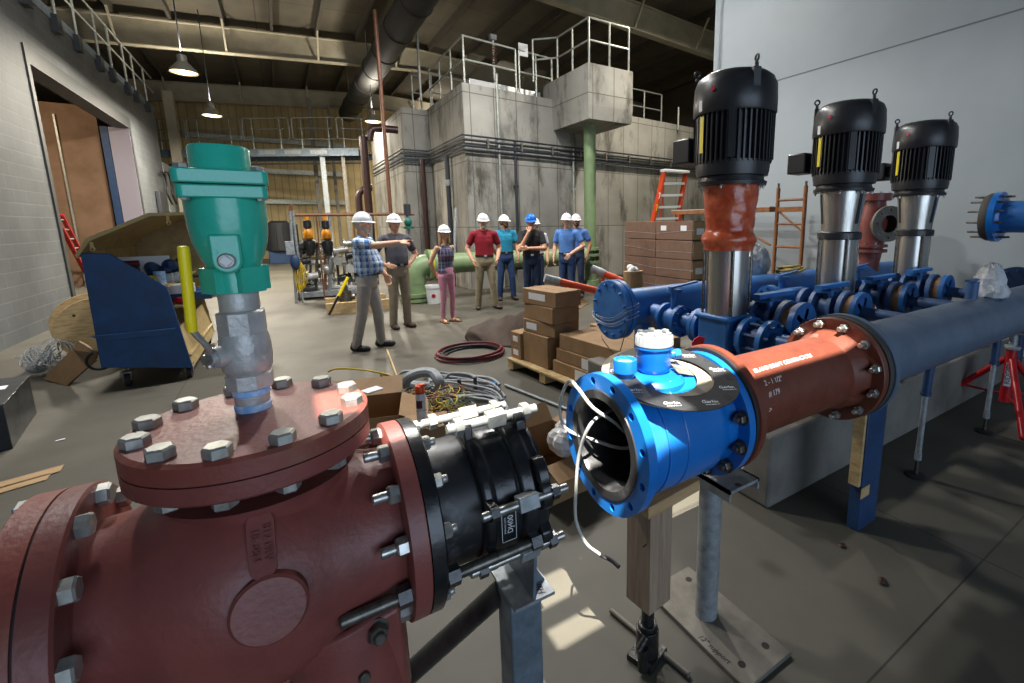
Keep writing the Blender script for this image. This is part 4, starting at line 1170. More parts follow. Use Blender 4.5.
# outlets on top wrapped in plastic
qn = P(985, 288, Y=AY+0.02)
nz_ = thing('wrapped_nozzle', 'plastic wrapped outlet nozzle standing on top of the slate blue pipe', 'nozzle', (qn.x, AY, AZ+SZ+0.16))
z0_ = AZ+SZ+0.15
MB().cyl((qn.x, AY, z0_), (qn.x, AY, z0_+0.03), 0.09, n=24).build('base_flange', M['blue_steel'], nz_)
b = MB(); b.lathe((qn.x, AY, z0_+0.02), (0, 0, 1), [(0, 0.1), (0.03, 0.115), (0.08, 0.1), (0.12, 0.085), (0.16, 0.06), (0.2, 0.055), (0.22, 0.03), (0.225, 0.001)], 24)
for v in b.v:
    d_ = random.uniform(-1, 1)*0.012; v.x += d_; v.y += random.uniform(-1, 1)*0.012; v.z += random.uniform(-1, 1)*0.006
b.build('plastic_wrap', M['clear_film'], nz_, sharp=20)
MB().cyl((qn.x-0.2, AY+0.03, z0_), (qn.x-0.2, AY+0.03, z0_+0.13), 0.035, n=16).build('stub', M['blue_dusty'], nz_)
MB().box((qn.x-0.22, AY+0.03, z0_+0.14), (0.16, 0.03, 0.015)).build('stub_lever', M['blue_dusty'], nz_)

# --- blue painted timber post under the flange
pt_ = thing('timber_post', 'square blue painted post with a tan side under the brown pipe flange', 'post', (2.4, AY-0.02, 0))
pf = P(866, 526, Z=0)
b = MB(); zt2 = AZ+SZ-0.165; b.span((pf.x-0.09, pf.y, 0), (pf.x+0.1, pf.y+0.06, zt2)); b.build('post', M['blue_steel'], pt_, bevel=0.004)
b = MB(); b.span((pf.x-0.112, pf.y+0.008, 0.26), (pf.x-0.0905, pf.y+0.06, zt2-0.05)); b.build('tan_board', M['wood_pale'], pt_)
b = MB(); b.span((pf.x-0.097, pf.y-0.002, 0.19), (pf.x-0.01, pf.y-0.0005, 0.25)); b.build('scraped_patch', M['wood_pale'], pt_)
# --- two adjustable props
def prop(label, px, py, bottom_y):
    g = P(px, py, Z=0)
    t = thing('adjustable_prop', label, 'prop', (g.x, g.y, 0), 'adjustable props under the slate blue pipe')
    zt = AZ+SZ-0.166
    b = MB(); b.lathe(g, (0, 0, 1), [(0, 0.052), (0.008, 0.058), (0.014, 0.05), (0.016, 0.02), (0.022, 0.014)], 28); b.build('foot_disc', M['black_rubber'], t)
    MB().cyl(g+V((0, 0, 0.018)), g+V((0, 0, 0.16)), 0.0105, n=14).build('threaded_rod', M['steel_dark'], t)
    b = MB(); b.cyl(g+V((0, 0, 0.12)), g+V((0, 0, zt-0.16)), 0.0165, n=18); b.lathe(g+V((0, 0, 0.115)), (0, 0, 1), [(0, 0.021), (0.05, 0.021)], 8); b.build('tube', M['galv'], t)
    b = MB(); b.cyl(g+V((0, 0, zt-0.2)), g+V((0, AY-g.y, zt+0.004)), 0.025, n=20); b.cyl(g+V((0, 0, zt-0.22)), g+V((0, 0, zt-0.2)), 0.03, n=20); b.build('blue_socket', M['blue_steel'], t)
prop('adjustable pipe prop with black foot disc nearest the brown flange', 915.5, 476, 0)
prop('adjustable pipe prop with black foot disc beside the red tripod stand', 984, 432, 0)
# --- red tripod stand
rc = P(1008, 376, Y=AY+0.02)
rs = thing('tripod_stand', 'red tripod pipe stand holding up the slate blue pipe', 'pipe stand', (rc.x, AY+0.02, 0))
rx, ry = rc.x, AY+0.02
MB().cyl((rx, ry, 0.14), (rx, ry, 0.6), 0.036, n=24).build('column', M['red'], rs)
MB().cyl((rx, ry, 0.5), (rx, ry, AZ+SZ-0.19), 0.026, n=20).build('screw_tube', M['galv'], rs)
MB().lathe((rx, ry, 0.585), (0, 0, 1), [(0, 0.05), (0.015, 0.055), (0.03, 0.05)], 8).build('collar_nut', M['galv'], rs)
b = MB()
b.span((rx-0.07, ry-0.09, AZ+SZ-0.21), (rx+0.07, ry+0.09, AZ+SZ-0.195))
for s in (-1, 1): b.bar((rx, ry+s*0.06, AZ+SZ-0.205), (rx, ry+s*0.13, AZ+SZ-0.13), 0.1, 0.012, up=(0, s, 0.6))
b.build('cradle_head', M['galv'], rs)
for a in (210, 330, 90):
    d_ = V((math.cos(math.radians(a)), math.sin(math.radians(a)), 0))
    b = MB(); b.cyl(V((rx, ry, 0.5))+d_*0.03, V((rx, ry, 0.02))+d_*0.46, 0.024, n=16); b.sphere(V((rx, ry, 0.022))+d_*0.46, 0.026, 12, 8); b.build('leg', M['red'], rs)
    b = MB(); b.cyl(V((rx, ry, 0.2))+d_*0.03, V((rx, ry, 0.2))+d_*0.29, 0.009, n=10); b.build('leg_brace', M['red'], rs)
fd = V((-rx, -ry, 0)).normalized(); fs = V((-fd.y, fd.x, 0))
lb = V((rx, ry, 0.38))+fd*0.0375
b = MB(); b.prism([(-0.022, -0.1), (0.022, -0.1), (0.022, 0.1), (-0.022, 0.1)], lb, fs, (0, 0, 1), fd*0.002); lbl = b.build('brand_label', M['paper'], rs)
text_on('RIDGID', 0.05, lbl, 'label_lettering', lb+fd*0.0024, (0, 0, 1), -fs, M['ink'], 0.0002)
# ------------------------------------------------------------------ vertical pumps
PY_ = 2.1
p_x = [P(731, 187, Y=PY_).x, P(843, 191, Y=PY_).x, P(918.5, 193, Y=PY_).x]
zz = lambda px, py: P(px, py, Y=PY_).z
Z_TOP = zz(736, 74); Z_CAP = zz(735, 116); Z_FB = zz(733, 165); Z_SK = zz(731, 187)
Z_CN = zz(841, 225); Z_CO = zz(840, 235); Z_SB = zz(722, 313); Z_BB = zz(716, 352)
def make_pump(x, label, film=False):
    t = thing('vertical_pump', label, 'pump', (x, PY_, PADZ), 'vertical multistage pumps')
    c = (x, PY_, 0); up = (0, 0, 1)
    def lat(prof, n=56, ph=0): return MB().lathe(c, up, prof, n, ph=ph)
    # motor
    b = MB(); N = 44
    poly = []
    for k in range(N):
        a0 = 2*PI*k/N; d = 2*PI/N
        for f, r in ((0.0, 0.205), (0.62, 0.205), (0.66, 0.242), (0.94, 0.242)):
            poly.append((r*math.cos(a0+d*f), r*math.sin(a0+d*f)))
    b.prism(poly, (x, PY_, Z_FB), (1, 0, 0), (0, 1, 0), (0, 0, Z_CAP-Z_FB+0.01))
    for a in (38, 128, 218, 308):
        d_ = V((math.cos(math.radians(a)), math.sin(math.radians(a)), 0))
        b.bar(V((x, PY_, Z_FB+0.02))+d_*0.225, V((x, PY_, Z_CAP))+d_*0.225, 0.045, 0.05, up=d_)
    mo = b.build('finned_motor', M['motor'], t, sharp=25)
    lat([(Z_CAP-0.01, 0.2), (Z_CAP-0.01, 0.252), (Z_CAP, 0.258), (Z_CAP+0.08, 0.258), (Z_TOP-0.085, 0.252), (Z_TOP-0.045, 0.235), (Z_TOP-0.018, 0.2), (Z_TOP-0.004, 0.13), (Z_TOP, 0.05), (Z_TOP, 0.001)]).build('fan_cover', M['motor'], t)
    b = lat([(Z_SK+0.005, 0.12), (Z_SK+0.005, 0.218), (Z_SK+0.028, 0.222), (Z_SK+0.033, 0.205), (Z_SK+0.06, 0.2), (Z_SK+0.065, 0.225), (Z_FB-0.03, 0.232), (Z_FB+0.012, 0.232), (Z_FB+0.012, 0.1)])
    b.build('motor_flange', M['motor'], t)
    for k in range(8):
        a = 2*PI*(k+0.5)/8
        inst(BOLT_SMALL, 'flange_bolt', t, zto((0, 0, -1), (x+0.205*math.cos(a), PY_+0.205*math.sin(a), Z_SK+0.006)))
    for a in (-112, 8, 128):
        d_ = V((math.cos(math.radians(a)), math.sin(math.radians(a)), 0)); tn = V((-d_.y, d_.x, 0))
        q = V((x, PY_, Z_TOP-0.05))+d_*0.24
        b = MB(); b.bar(q-V((0, 0, 0.09)), q+V((0, 0, 0.02)), 0.045, 0.03, up=d_); b.cyl(q, q+V((0, 0, 0.045)), 0.012, n=10); b.torus(q+V((0, 0, 0.07)), tn if a != 8 else d_, 0.018, 0.0065, 20, 8)
        b.build('lifting_eye', M['motor'], t)
    # wiring box
    b = MB(); b.box((x-0.02, PY_+0.37, (Z_FB+Z_CAP)/2-0.03), (0.17, 0.17, 0.17)); b.box((x, PY_+0.26, (Z_FB+Z_CAP)/2-0.03), (0.1, 0.1, 0.1))
    b.build('wiring_box', M['motor'], t, bevel=0.012)
    fdir = V((-x, -PY_, 0)).normalized(); sdir = V((-fdir.y, fdir.x, 0))
    for off, zc, hh, m in ((-0.55, (Z_FB+Z_CAP)/2+0.02, 0.22, 'yellow_tag'),):
        d_ = (fdir*math.cos(off)+sdir*math.sin(off)*1.0).normalized(); d_ = (fdir*0.62-sdir*0.78).normalized(); tn = V((-d_.y, d_.x, 0))
        MB().prism([(-0.016, -hh/2), (0.016, -hh/2), (0.016, hh/2), (-0.016, hh/2)], V((x, PY_, zc))+d_*0.2425, tn, (0, 0, 1), d_*0.002).build('warning_strip', M[m], t)
        MB().prism([(-0.016, -0.03), (0.016, -0.03), (0.016, 0.035), (-0.016, 0.035)], V((x, PY_, Z_CAP+0.035))+d_*0.258, tn, (0, 0, 1), d_*0.002).build('rating_sticker', M['paper'], t)
        d2 = (fdir*0.86-sdir*0.5).normalized()
        MB().cyl(V((x, PY_, Z_CAP+0.12))+d2*0.25, V((x, PY_, Z_CAP+0.12))+d2*0.262, 0.013, n=12).build('red_plug', M['red_tape'], t)
    # lantern and stage sleeve
    lat([(Z_CO, 0.12), (Z_CO, 0.138), (Z_CN+0.02, 0.143), (Z_SK-0.006, 0.168), (Z_SK+0.006, 0.168), (Z_SK+0.006, 0.12)], 48).build('stainless_lantern', M['stainless'], t)
    for a in (20, 140, 260):
        d_ = V((math.cos(math.radians(a)), math.sin(math.radians(a)), 0))
        MB().bar(V((x, PY_, Z_CN+0.01))+d_*0.143, V((x, PY_, Z_SK-0.005))+d_*0.168, 0.03, 0.006, up=d_).build('lantern_rib', M['motor'], t)
    lat([(Z_CO-0.035, 0.1), (Z_CO-0.035, 0.158), (Z_CO-0.03, 0.163), (Z_CO+0.018, 0.163), (Z_CO+0.03, 0.148), (Z_CO+0.03, 0.1)], 48).build('clamp_collar', M['motor'], t)
    lat([(Z_SB-0.02, 0.138), (Z_CO-0.03, 0.138)], 48).build('stage_sleeve', M['stainless'], t)
    for a in (40, 130, 220, 310):
        d_ = V((math.cos(math.radians(a+12)), math.sin(math.radians(a+12)), 0))*0.156
        MB().cyl(V((x, PY_, Z_SB-0.04))+d_, V((x, PY_, Z_CO))+d_, 0.0095, n=10).build('tie_rod', M['steel_dark'], t)
    if film:
        prof = []; n = 26
        za, zb_ = Z_CO-0.07, Z_SK+0.005
        b = MB(); rows = 22; cols = 48
        pts = []
        for i in range(rows+1):
            f = i/rows; z = za+(zb_-za)*f
            if f < 0.06: r0 = 0.163
            elif f < 0.28: r0 = 0.158+0.022*math.sin((f-0.06)/0.22*PI)
            else: r0 = 0.152+0.028*((f-0.28)/0.72)**1.1
            for k in range(cols):
                a = 2*PI*k/cols
                r = r0+0.004*math.sin(5*a+9*f)*math.sin(3*f*PI)+random.uniform(-0.003, 0.003)
                pts.append((x+r*math.cos(a), PY_+r*math.sin(a), z))
        b.add(pts, [(i*cols+k, i*cols+(k+1) % cols, (i+1)*cols+(k+1) % cols, (i+1)*cols+k) for i in range(rows) for k in range(cols)])
        b.build('orange_wrap', M['orange_film'], t, sharp=50)
    # blue cast base with ports
    b = MB()
    b.box((x, PY_, (Z_SB+Z_BB)/2), (0.26, 0.26, Z_SB-Z_BB))
    b.box((x, PY_, Z_SB-0.018), (0.3, 0.3, 0.04)); b.box((x, PY_, Z_BB+0.012), (0.33, 0.31, 0.03)); b.cyl((x, PY_-0.16, (Z_SB+Z_BB)/2), (x, PY_+0.16, (Z_SB+Z_BB)/2), 0.085, n=24)
    b.build('base', M['blue_pump'], t, bevel=0.02)
    b = MB()
    for sx_ in (-1, 1):
        b.cyl((x+sx_*0.12, PY_, PADZ+0.02), (x+sx_*0.12, PY_, Z_BB), 0.05, n=16)
    b.box((x, PY_, PADZ+0.012), (0.42, 0.4, 0.024)); b.build('pedestal', M['blue_pump'], t)
    b = MB(); b.cyl((x, PY_-0.16, (Z_SB+Z_BB)/2+0.02), (x, PY_-0.163, (Z_SB+Z_BB)/2+0.02), 0.014, n=14); b.build('drain_hole', M['black_rubber'], t)
    return t
pumps = [make_pump(p_x[0], 'vertical pump wrapped in orange film below its black motor', True),
         make_pump(p_x[1], 'vertical pump with bare stainless lantern, middle of the row of three'),
         make_pump(p_x[2], 'vertical pump farthest along the pad, third from the orange wrapped one')]
tag(MB().prism([(-0.03, -0.05), (0.0, -0.03), (0.03, -0.06), (0.025, 0.0), (0.04, 0.04), (0.0, 0.05), (-0.03, 0.03), (-0.045, 0.0)], P(699, 344, Y=PY_-0.165), (0.84, -0.54, 0), (0, 0, 1), (0.003, 0.006, 0)).build('flagging_tape', M['red_tape']), 'bright red scrap of flagging tape tied at the foot of the orange wrapped pump', 'tape')

# ------------------------------------------------------------------ suction header with blind flange
HY, HZ = 3.0, 0.92
hd_ = thing('header_pipe', 'thick blue suction header pipe behind the pumps with a wired blind flange', 'pipe', (4.4, HY, 0.6))
def hp(x, a=None, R=0):
    t = math.radians(a or 0)
    return V((x, HY+(R*math.cos(t) if a is not None else 0), HZ+(R*math.sin(t) if a is not None else 0)))
HX0 = 2.2
MB().lathe(hp(0), XV, [(HX0+0.08, 0.155), (6.95, 0.155)], 48).build('pipe', M['blue_pump'], hd_)
b = MB(); b.lathe(hp(0), XV, [(HX0, 0.0001), (HX0, 0.24), (HX0+0.005, 0.246), (HX0+0.042, 0.246)], 64, cap=False); b.lathe(hp(0), XV, [(HX0+0.042, 0.246), (HX0+0.042, 0.1)], 64, cap=False)
b.build('blind_flange', M['blue_pump'], hd_)
MB().lathe(hp(0), XV, [(HX0+0.052, 0.1), (HX0+0.052, 0.246), (HX0+0.09, 0.246), (HX0+0.092, 0.19), (HX0+0.14, 0.158)], 64).build('flange', M['blue_pump'], hd_)
MB().lathe(hp(0), XV, [(HX0+0.041, 0.236), (HX0+0.053, 0.236)], 64).build('flange_gasket', M['black_rubber'], hd_)
for k in range(12):
    inst(BOLT_BLUE, 'blind_flange_bolt', hd_, zto((-1, 0, 0), hp(HX0, 15+30*k, 0.208), random.random()))
wr = thing('tie_wire', 'loose silver wire wound round the blue blind flange', 'wire', (HX0, HY, 0.6))
for k, (dz, tl, dx) in enumerate(((-0.02, 0.35, -0.008), (-0.05, 0.28, -0.012), (0.0, 0.42, -0.01), (-0.07, 0.2, -0.009))):
    b = MB(); pts = []
    for i in range(9):
        f = i/8*2-1
        yy = f*0.24
        pts.append((HX0+dx, HY+yy, HZ+dz-0.07*math.cos(f*PI/2)+tl*0.12*(-f)))
    pts.append((HX0+0.03, HY+0.25, pts[-1][2]+0.01))
    pts = [(HX0+0.1, HY-0.252, pts[0][2]+0.03), (HX0+0.03, HY-0.252, pts[0][2]+0.01)]+pts
    b.tube(pts, 0.0026, 6, 4); b.build('wire_strand', M['galv'], wr)
b = MB(); b.tube([(HX0+0.02, HY-0.25, HZ), (HX0-0.02, HY-0.15, HZ-0.35), (HX0+0.05, HY-0.05, HZ-0.42), (HX0-0.02, HY+0.05, HZ-0.28), (HX0, HY+0.12, HZ-0.24)], 0.0035, 6, 5); b.build('wire_strand', M['steel_dark'], wr)
b = MB()
for xx in (HX0+0.35, 4.6, 6.2): b.span((xx-0.05, HY-0.05, PADZ), (xx+0.05, HY+0.05, HZ-0.14))
b.build('supports', M['blue_pump'], hd_)

def flange_y(mb, x, z, y, r, th, ri=0.0001): mb.lathe((x, y, z), (0, 1, 0), [(0, ri), (0, r), (th, r), (th, ri)], 36)
SZ_ = (Z_SB+Z_BB)/2
def suction(x, label):
    t = thing('suction_valve', label, 'valve', (x, 2.6, 0.6), 'handwheel valves between header and pumps')
    m = M['blue_pump']
    b = MB(); b.cyl((x, PY_+0.14, SZ_), (x, HY-0.1, HZ-0.02), 0.062, n=24); b.build('pipe', m, t)
    b = MB()
    for y in (PY_+0.17, PY_+0.21): flange_y(b, x, SZ_, y, 0.128, 0.034)
    b.build('pump_flange', m, t)
    for y in (PY_+0.4, PY_+0.56): b = MB(); flange_y(b, x, SZ_, y, 0.122, 0.035); b.build('valve_flange', m, t)
    b = MB(); b.cyl((x, PY_+0.41, SZ_), (x, PY_+0.58, SZ_), 0.09, n=28); b.cyl((x, PY_+0.5, SZ_+0.06), (x, PY_+0.5, SZ_+0.22), 0.028, n=14); b.build('valve_body', m, t)
    b = MB(); b.cyl((x, PY_+0.5, SZ_+0.22), (x, PY_+0.5, SZ_+0.245), 0.06, n=20); b.bar((x-0.06, PY_+0.49, SZ_+0.255), (x+0.26, PY_+0.52, SZ_+0.28), 0.03, 0.014); b.build('handle', m, t)
    for y, s in ((PY_+0.4, -1),):
        for k in range(8):
            a = 2*PI*k/8; inst(BOLT_DUSTY, 'flange_bolt', t, zto((0, s, 0), (x+0.1*math.cos(a), y, SZ_+0.1*math.sin(a))))
    return t
suction(p_x[0], 'blue suction valve between the header and the orange wrapped pump')
suction(p_x[1], 'blue suction valve between the header and the middle pump')
suction(p_x[2], 'blue suction valve between the header and the farthest pump')

# short blinded stub to the right of the first pump
sb = P(767, 299, Y=2.45)
t = thing('blind_stub', 'short blue blind flanged pipe stub between the first two pumps', 'pipe', (sb.x+0.1, sb.y, 0.6))
b = MB()
b.lathe(sb, XV, [(0, 0.0001), (0, 0.118), (0.03, 0.118), (0.032, 0.1), (0.036, 0.118), (0.066, 0.118), (0.068, 0.07), (0.5, 0.07)], 40, cap=False); b.build('pipe', M['blue_pump'], t)
b = MB(); b.cyl(sb+V((0.4, 0, -0.05)), V((sb.x+0.4, sb.y, PADZ)), 0.04, n=12); b.build('leg', M['blue_pump'], t)
for k in range(8):
    a = 2*PI*k/8; inst(BOLT_DUSTY, 'flange_bolt', t, zto((-1, 0, 0), sb+V((0, 0.092*math.cos(a), 0.092*math.sin(a)))))

# discharge of the first pump
x = p_x[0]
t = thing('discharge_valve', 'blue flanged wafer valve on the near side of the orange wrapped pump', 'valve', (x, 1.85, 0.6), 'discharge valves beside the slate blue pipe')
b = MB(); b.cyl((x, PY_-0.12, SZ_), (x, AY+0.1, SZ_+0.02), 0.06, n=24); b.build('pipe', M['blue_pump'], t)
for y in (PY_-0.23, PY_-0.38): b = MB(); flange_y(b, x, SZ_, y, 0.14, 0.035); b.build('flange', M['blue_pump'], t)
b = MB(); b.cyl((x, PY_-0.35, SZ_), (x, PY_-0.22, SZ_), 0.085, n=28); b.build('valve_body', M['blue_dusty'], t)
for k in range(8):
    a = 2*PI*(k+0.5)/8
    d_ = V((math.cos(a), 0, math.sin(a)))*0.112
    b = MB(); b.cyl(V((x, PY_-0.42, SZ_))+d_, V((x, PY_-0.17, SZ_))+d_, 0.011, n=8); b.build('stud', M['blue_dusty'], t)
MB().sphere((x-0.02, PY_-0.44, SZ_+0.0), 0.03, 14, 8).build('drain_plug', M['galv_dull'], t)

# four lever valves in line, each feeding the slate blue pipe
DYm = 1.72
taps = [(795, 320), (854, 308), (902, 297), (940, 288)]
whr = ['nearest the brown spool', 'second from the brown spool', 'third from the brown spool', 'farthest from the brown spool']
for (tx, ty), w_ in zip(taps, whr):
    q = P(tx, ty, Y=DYm); x, z = q.x, q.z-0.015
    t = thing('discharge_valve', 'dusty blue lever valve with tan tape between its flanges, '+w_, 'valve', (x, DYm, 0.6), 'discharge valves beside the slate blue pipe')
    b = MB(); b.cyl((x, DYm+0.42, z), (x, AY+0.1, z-0.02), 0.045, n=20); b.cyl((x, DYm+0.42, z), (x, DYm+0.42, PADZ), 0.045, n=16); b.build('pipe', M['blue_dusty'], t)
    MB().cyl((x, DYm-0.03, z), (x, DYm+0.035, z), 0.112, n=28).build('tape_band', M['tape_brown'], t)
    b = MB(); flange_y(b, x, z, DYm+0.035, 0.138, 0.035); b.build('flange', M['blue_dusty'], t)
    b = MB(); flange_y(b, x, z, DYm-0.065, 0.138, 0.035, 0.1); flange_y(b, x, z, DYm-0.06, 0.052, 0.03)
    for k in range(5):
        a = 2*PI*k/5; b.bar(V((x, DYm-0.05, z)), V((x+0.1*math.cos(a), DYm-0.05, z+0.1*math.sin(a))), 0.03, 0.03, up=(0, 1, 0))
    b.build('spoked_flange', M['blue_pump'], t)
    b = MB(); b.cyl((x, DYm+0.1, z), (x, DYm+0.3, z), 0.075, n=24); b.cyl((x, DYm+0.2, z), (x, DYm+0.2, z+0.13), 0.04, n=14); b.box((x, DYm+0.2, z+0.125), (0.13, 0.11, 0.04)); b.build('valve_body', M['blue_dusty'], t)
    for y in (DYm+0.12, DYm+0.26, DYm+0.36): b = MB(); flange_y(b, x, z, y, 0.122, 0.03); b.build('flange', M['blue_dusty'], t)
    b = MB(); b.bar((x-0.14, DYm+0.2, z+0.155), (x+0.24, DYm+0.19, z+0.16), 0.06, 0.03); b.box((x, DYm+0.2, z+0.12), (0.17, 0.12, 0.02)); b.cyl((x+0.07, DYm+0.14, z+0.06), (x+0.07, DYm+0.14, z+0.13), 0.02, n=10); b.cyl((x-0.07, DYm+0.14, z+0.06), (x-0.07, DYm+0.14, z+0.13), 0.02, n=10); b.cyl((x, DYm+0.2, z+0.13), (x, DYm+0.2, z+0.165), 0.02, n=10); b.build('lever', M['blue_pump'], t)
b = MB(); b.tube([(2.3, PY_+0.0, 0.6), (6.2, PY_+0.0, 0.6)], 0.06, 14)
tag(b.build('drain_manifold', M['blue_dusty']), 'low dusty blue drain pipe running along the pad under the lever valves', 'pipe')

# ------------------------------------------------------------------ flanged pipe ends at the far right
RX = 6.4
q0 = P(992, 218, X=RX)
t = thing('flanged_pipe', 'bright blue pipe with open bolted flange at the right edge', 'pipe', (RX, q0.y, 1.3))
fr_ = 0.25
zc = P(1000, 217, X=RX).z
yf = q0.y
b = MB(); b.lathe((RX, yf, zc), (0, -1, 0), [(-0.06, 0.15), (-0.055, fr_-0.02), (-0.02, fr_), (0.018, fr_), (0.018, 0.15)], 48); b.build('loose_flange', M['rubber_grey'], t)
b = MB(); b.lathe((RX, yf, zc), (0, -1, 0), [(0.022, 0.15), (0.022, fr_+0.01), (0.075, fr_+0.01), (0.075, 0.19), (0.1, 0.165)], 48); b.build('flange', M['blue_meter'], t)
b = MB(); b.lathe((RX, yf, zc), (0, -1, 0), [(0.08, 0.162), (1.5, 0.162)], 40); b.build('pipe', M['blue_pump'], t)
b = MB(); b.cyl((RX, yf-1.3, zc-0.1), (RX, yf-1.3, 0), 0.06, n=14); b.build('support', M['blue_pump'], t)
for k in range(12):
    a = 2*PI*(k+0.5)/12
    d_ = V((math.cos(a), 0, math.sin(a)))*0.218
    b = MB(); b.cyl(V((RX, yf+0.15, zc))+d_, V((RX, yf-0.15, zc))+d_, 0.0105, n=8); b.build('stud', M['steel_dark'], t)
    b = MB(); b.lathe(V((RX, yf-0.075, zc))+d_, (0, -1, 0), [(0, 0.019), (0.02, 0.019)], 6); b.build('nut', M['zinc'], t)
q = P(1016, 280, X=6.1)
t = thing('flanged_pipe', 'dark blue flange just showing above the slate blue pipe at the right edge', 'pipe', (q.x, q.y, 0.6))
b = MB(); b.lathe((q.x, q.y, q.z-0.07), XV, [(0, 0.0001), (0, 0.2), (0.04, 0.2), (0.04, 0.12), (0.6, 0.12)], 40, cap=False); b.build('pipe', M['blue_steel'], t)
for k in range(12):
    a = 2*PI*k/12; inst(BOLT_DUSTY, 'flange_bolt', t, zto((-1, 0, 0), V((q.x, q.y+0.165*math.cos(a), q.z-0.07+0.165*math.sin(a)))))
b = MB(); b.cyl((q.x+0.4, q.y, q.z-0.15), (q.x+0.4, q.y, 0.0), 0.05, n=12); b.build('leg', M['blue_steel'], t)
# red oxide branch fitting between the two far pumps
RX2 = 6.3
c_ = P(872, 232, X=RX2)
rv = lambda py: P(872, py, X=RX2).z
t = thing('pipe_tee', 'red oxide flanged tee fitting standing behind the middle pump', 'pipe fitting', (RX2, c_.y, 0))
b = MB(); b.lathe((RX2, c_.y, 0), (0, 0, 1), [(0.0, 0.115), (rv(262), 0.115), (rv(250), 0.135), (rv(222), 0.16), (rv(207), 0.13), (rv(200), 0.12)], 36); b.build('body', M['primer'], t)
b = MB(); b.lathe((RX2, c_.y, 0), (0, 0, 1), [(rv(201), 0.1), (rv(201), 0.18), (rv(194), 0.18), (rv(194), 0.1)], 36); b.build('top_flange', M['primer'], t)
for za_ in (rv(252), rv(247)): b = MB(); b.lathe((RX2, c_.y, za_), (0, 0, 1), [(0, 0.1), (0, 0.185), (0.035, 0.185), (0.035, 0.1)], 36); b.build('lower_flange', M['primer'], t)
zb_ = rv(224); BD = V((-0.45, -0.9, 0)).normalized()
b = MB(); b.lathe((RX2, c_.y, zb_), BD, [(0.08, 0.12), (0.26, 0.12)], 32, cap=False); b.build('branch', M['primer'], t)
b = MB(); b.holed(V((RX2, c_.y, zb_))+BD*0.24, BD, 0.035, 0.105, 0.215, 0.165, 8, 0.016); b.build('branch_flange', M['galv_dull'], t)
b = MB(); b.lathe(V((RX2, c_.y, zb_))+BD*0.27, BD, [(0.0, 0.105), (-0.3, 0.105)], 32, cap=False); b.build('bore', M['black_rubber'], t)
for zq in (rv(194), rv(247)+0.035):
    for k in range(8):
        a = 2*PI*k/8; inst(BOLT_SMALL, 'flange_bolt', t, Matrix.Translation((RX2+0.155*math.cos(a), c_.y+0.155*math.sin(a), zq)))
b = MB(); b.cyl((RX2, c_.y-0.05, rv(262)), (RX2-0.02, c_.y-0.05, rv(275)), 0.05, n=12)

# ------------------------------------------------------------------ scaffold, step ladder, carton stack
SXs = 6.75
def scx(px, py): return P(px, py, X=SXs)
t = thing('scaffold', 'rusty orange scaffold end frame against the white wall', 'scaffold', scx(790, 300))
ya, yb_ = scx(776, 230).y, scx(803, 230).y
zt = scx(777, 188).z
for y in (ya, yb_):
    MB().cyl((SXs, y, 0), (SXs, y, zt), 0.03, n=12).build('upright', M['scaf'], t)
    MB().cyl((SXs, y, zt), (SXs, y, zt+0.07), 0.018, n=10).build('spigot', M['steel_dark'], t)
for py in (200, 224, 247):
    MB().cyl((SXs, ya, scx(788, py).z), (SXs, yb_, scx(788, py).z), 0.02, n=10).build('rung', M['scaf'], t)
MB().cyl((SXs, ya-0.02, scx(783, 211).z), (SXs, yb_, scx(800, 232).z), 0.016, n=10).build('brace', M['scaf'], t)
MB().span((SXs-0.02, ya-0.02, scx(788, 212).z), (SXs+0.06, yb_, scx(788, 207).z)).build('plank_end', M['scaf'], t)
y2 = P(690, 210, X=SXs).y+1.2
pl = thing('scaffold_plank', 'long rusty orange scaffold brace and plank running back from the end frame', 'scaffold', (SXs, (yb_+y2)/2, 1.2))
zpl = scx(770, 210).z
MB().span((SXs-0.12, ya+0.06, zpl-0.03), (SXs+0.14, ya+2.3, zpl+0.04)).build('plank', M['scaf'], pl)
MB().span((SXs-0.125, ya+0.06, zpl+0.042), (SXs+0.145, ya+2.3, zpl+0.055)).build('plank_edge', M['alu'], pl)
MB().cyl((SXs-0.05, ya+0.05, scx(772, 245).z), (SXs-0.05, ya+1.3, zpl-0.02), 0.018, n=10).build('brace', M['scaf'], pl)
for yy in (ya+2.1,):
    MB().cyl((SXs, yy, 0), (SXs, yy, zpl), 0.025, n=10).build('far_leg', M['scaf'], pl)
rp = P(788, 266, Y=HY-0.02)
t = MB()
for k in range(5): t.torus((rp.x+0.03*k, HY+0.02*k-0.04, HZ+0.155+0.022*(k % 3)+0.015), (0.1*k-0.2, 0.15, 1), 0.15-0.02*k, 0.013, 28, 8)
tag(t.build('rope_coil', M['rope']), 'small tangled coil of tan rope lying on the blue header pipe', 'rope')

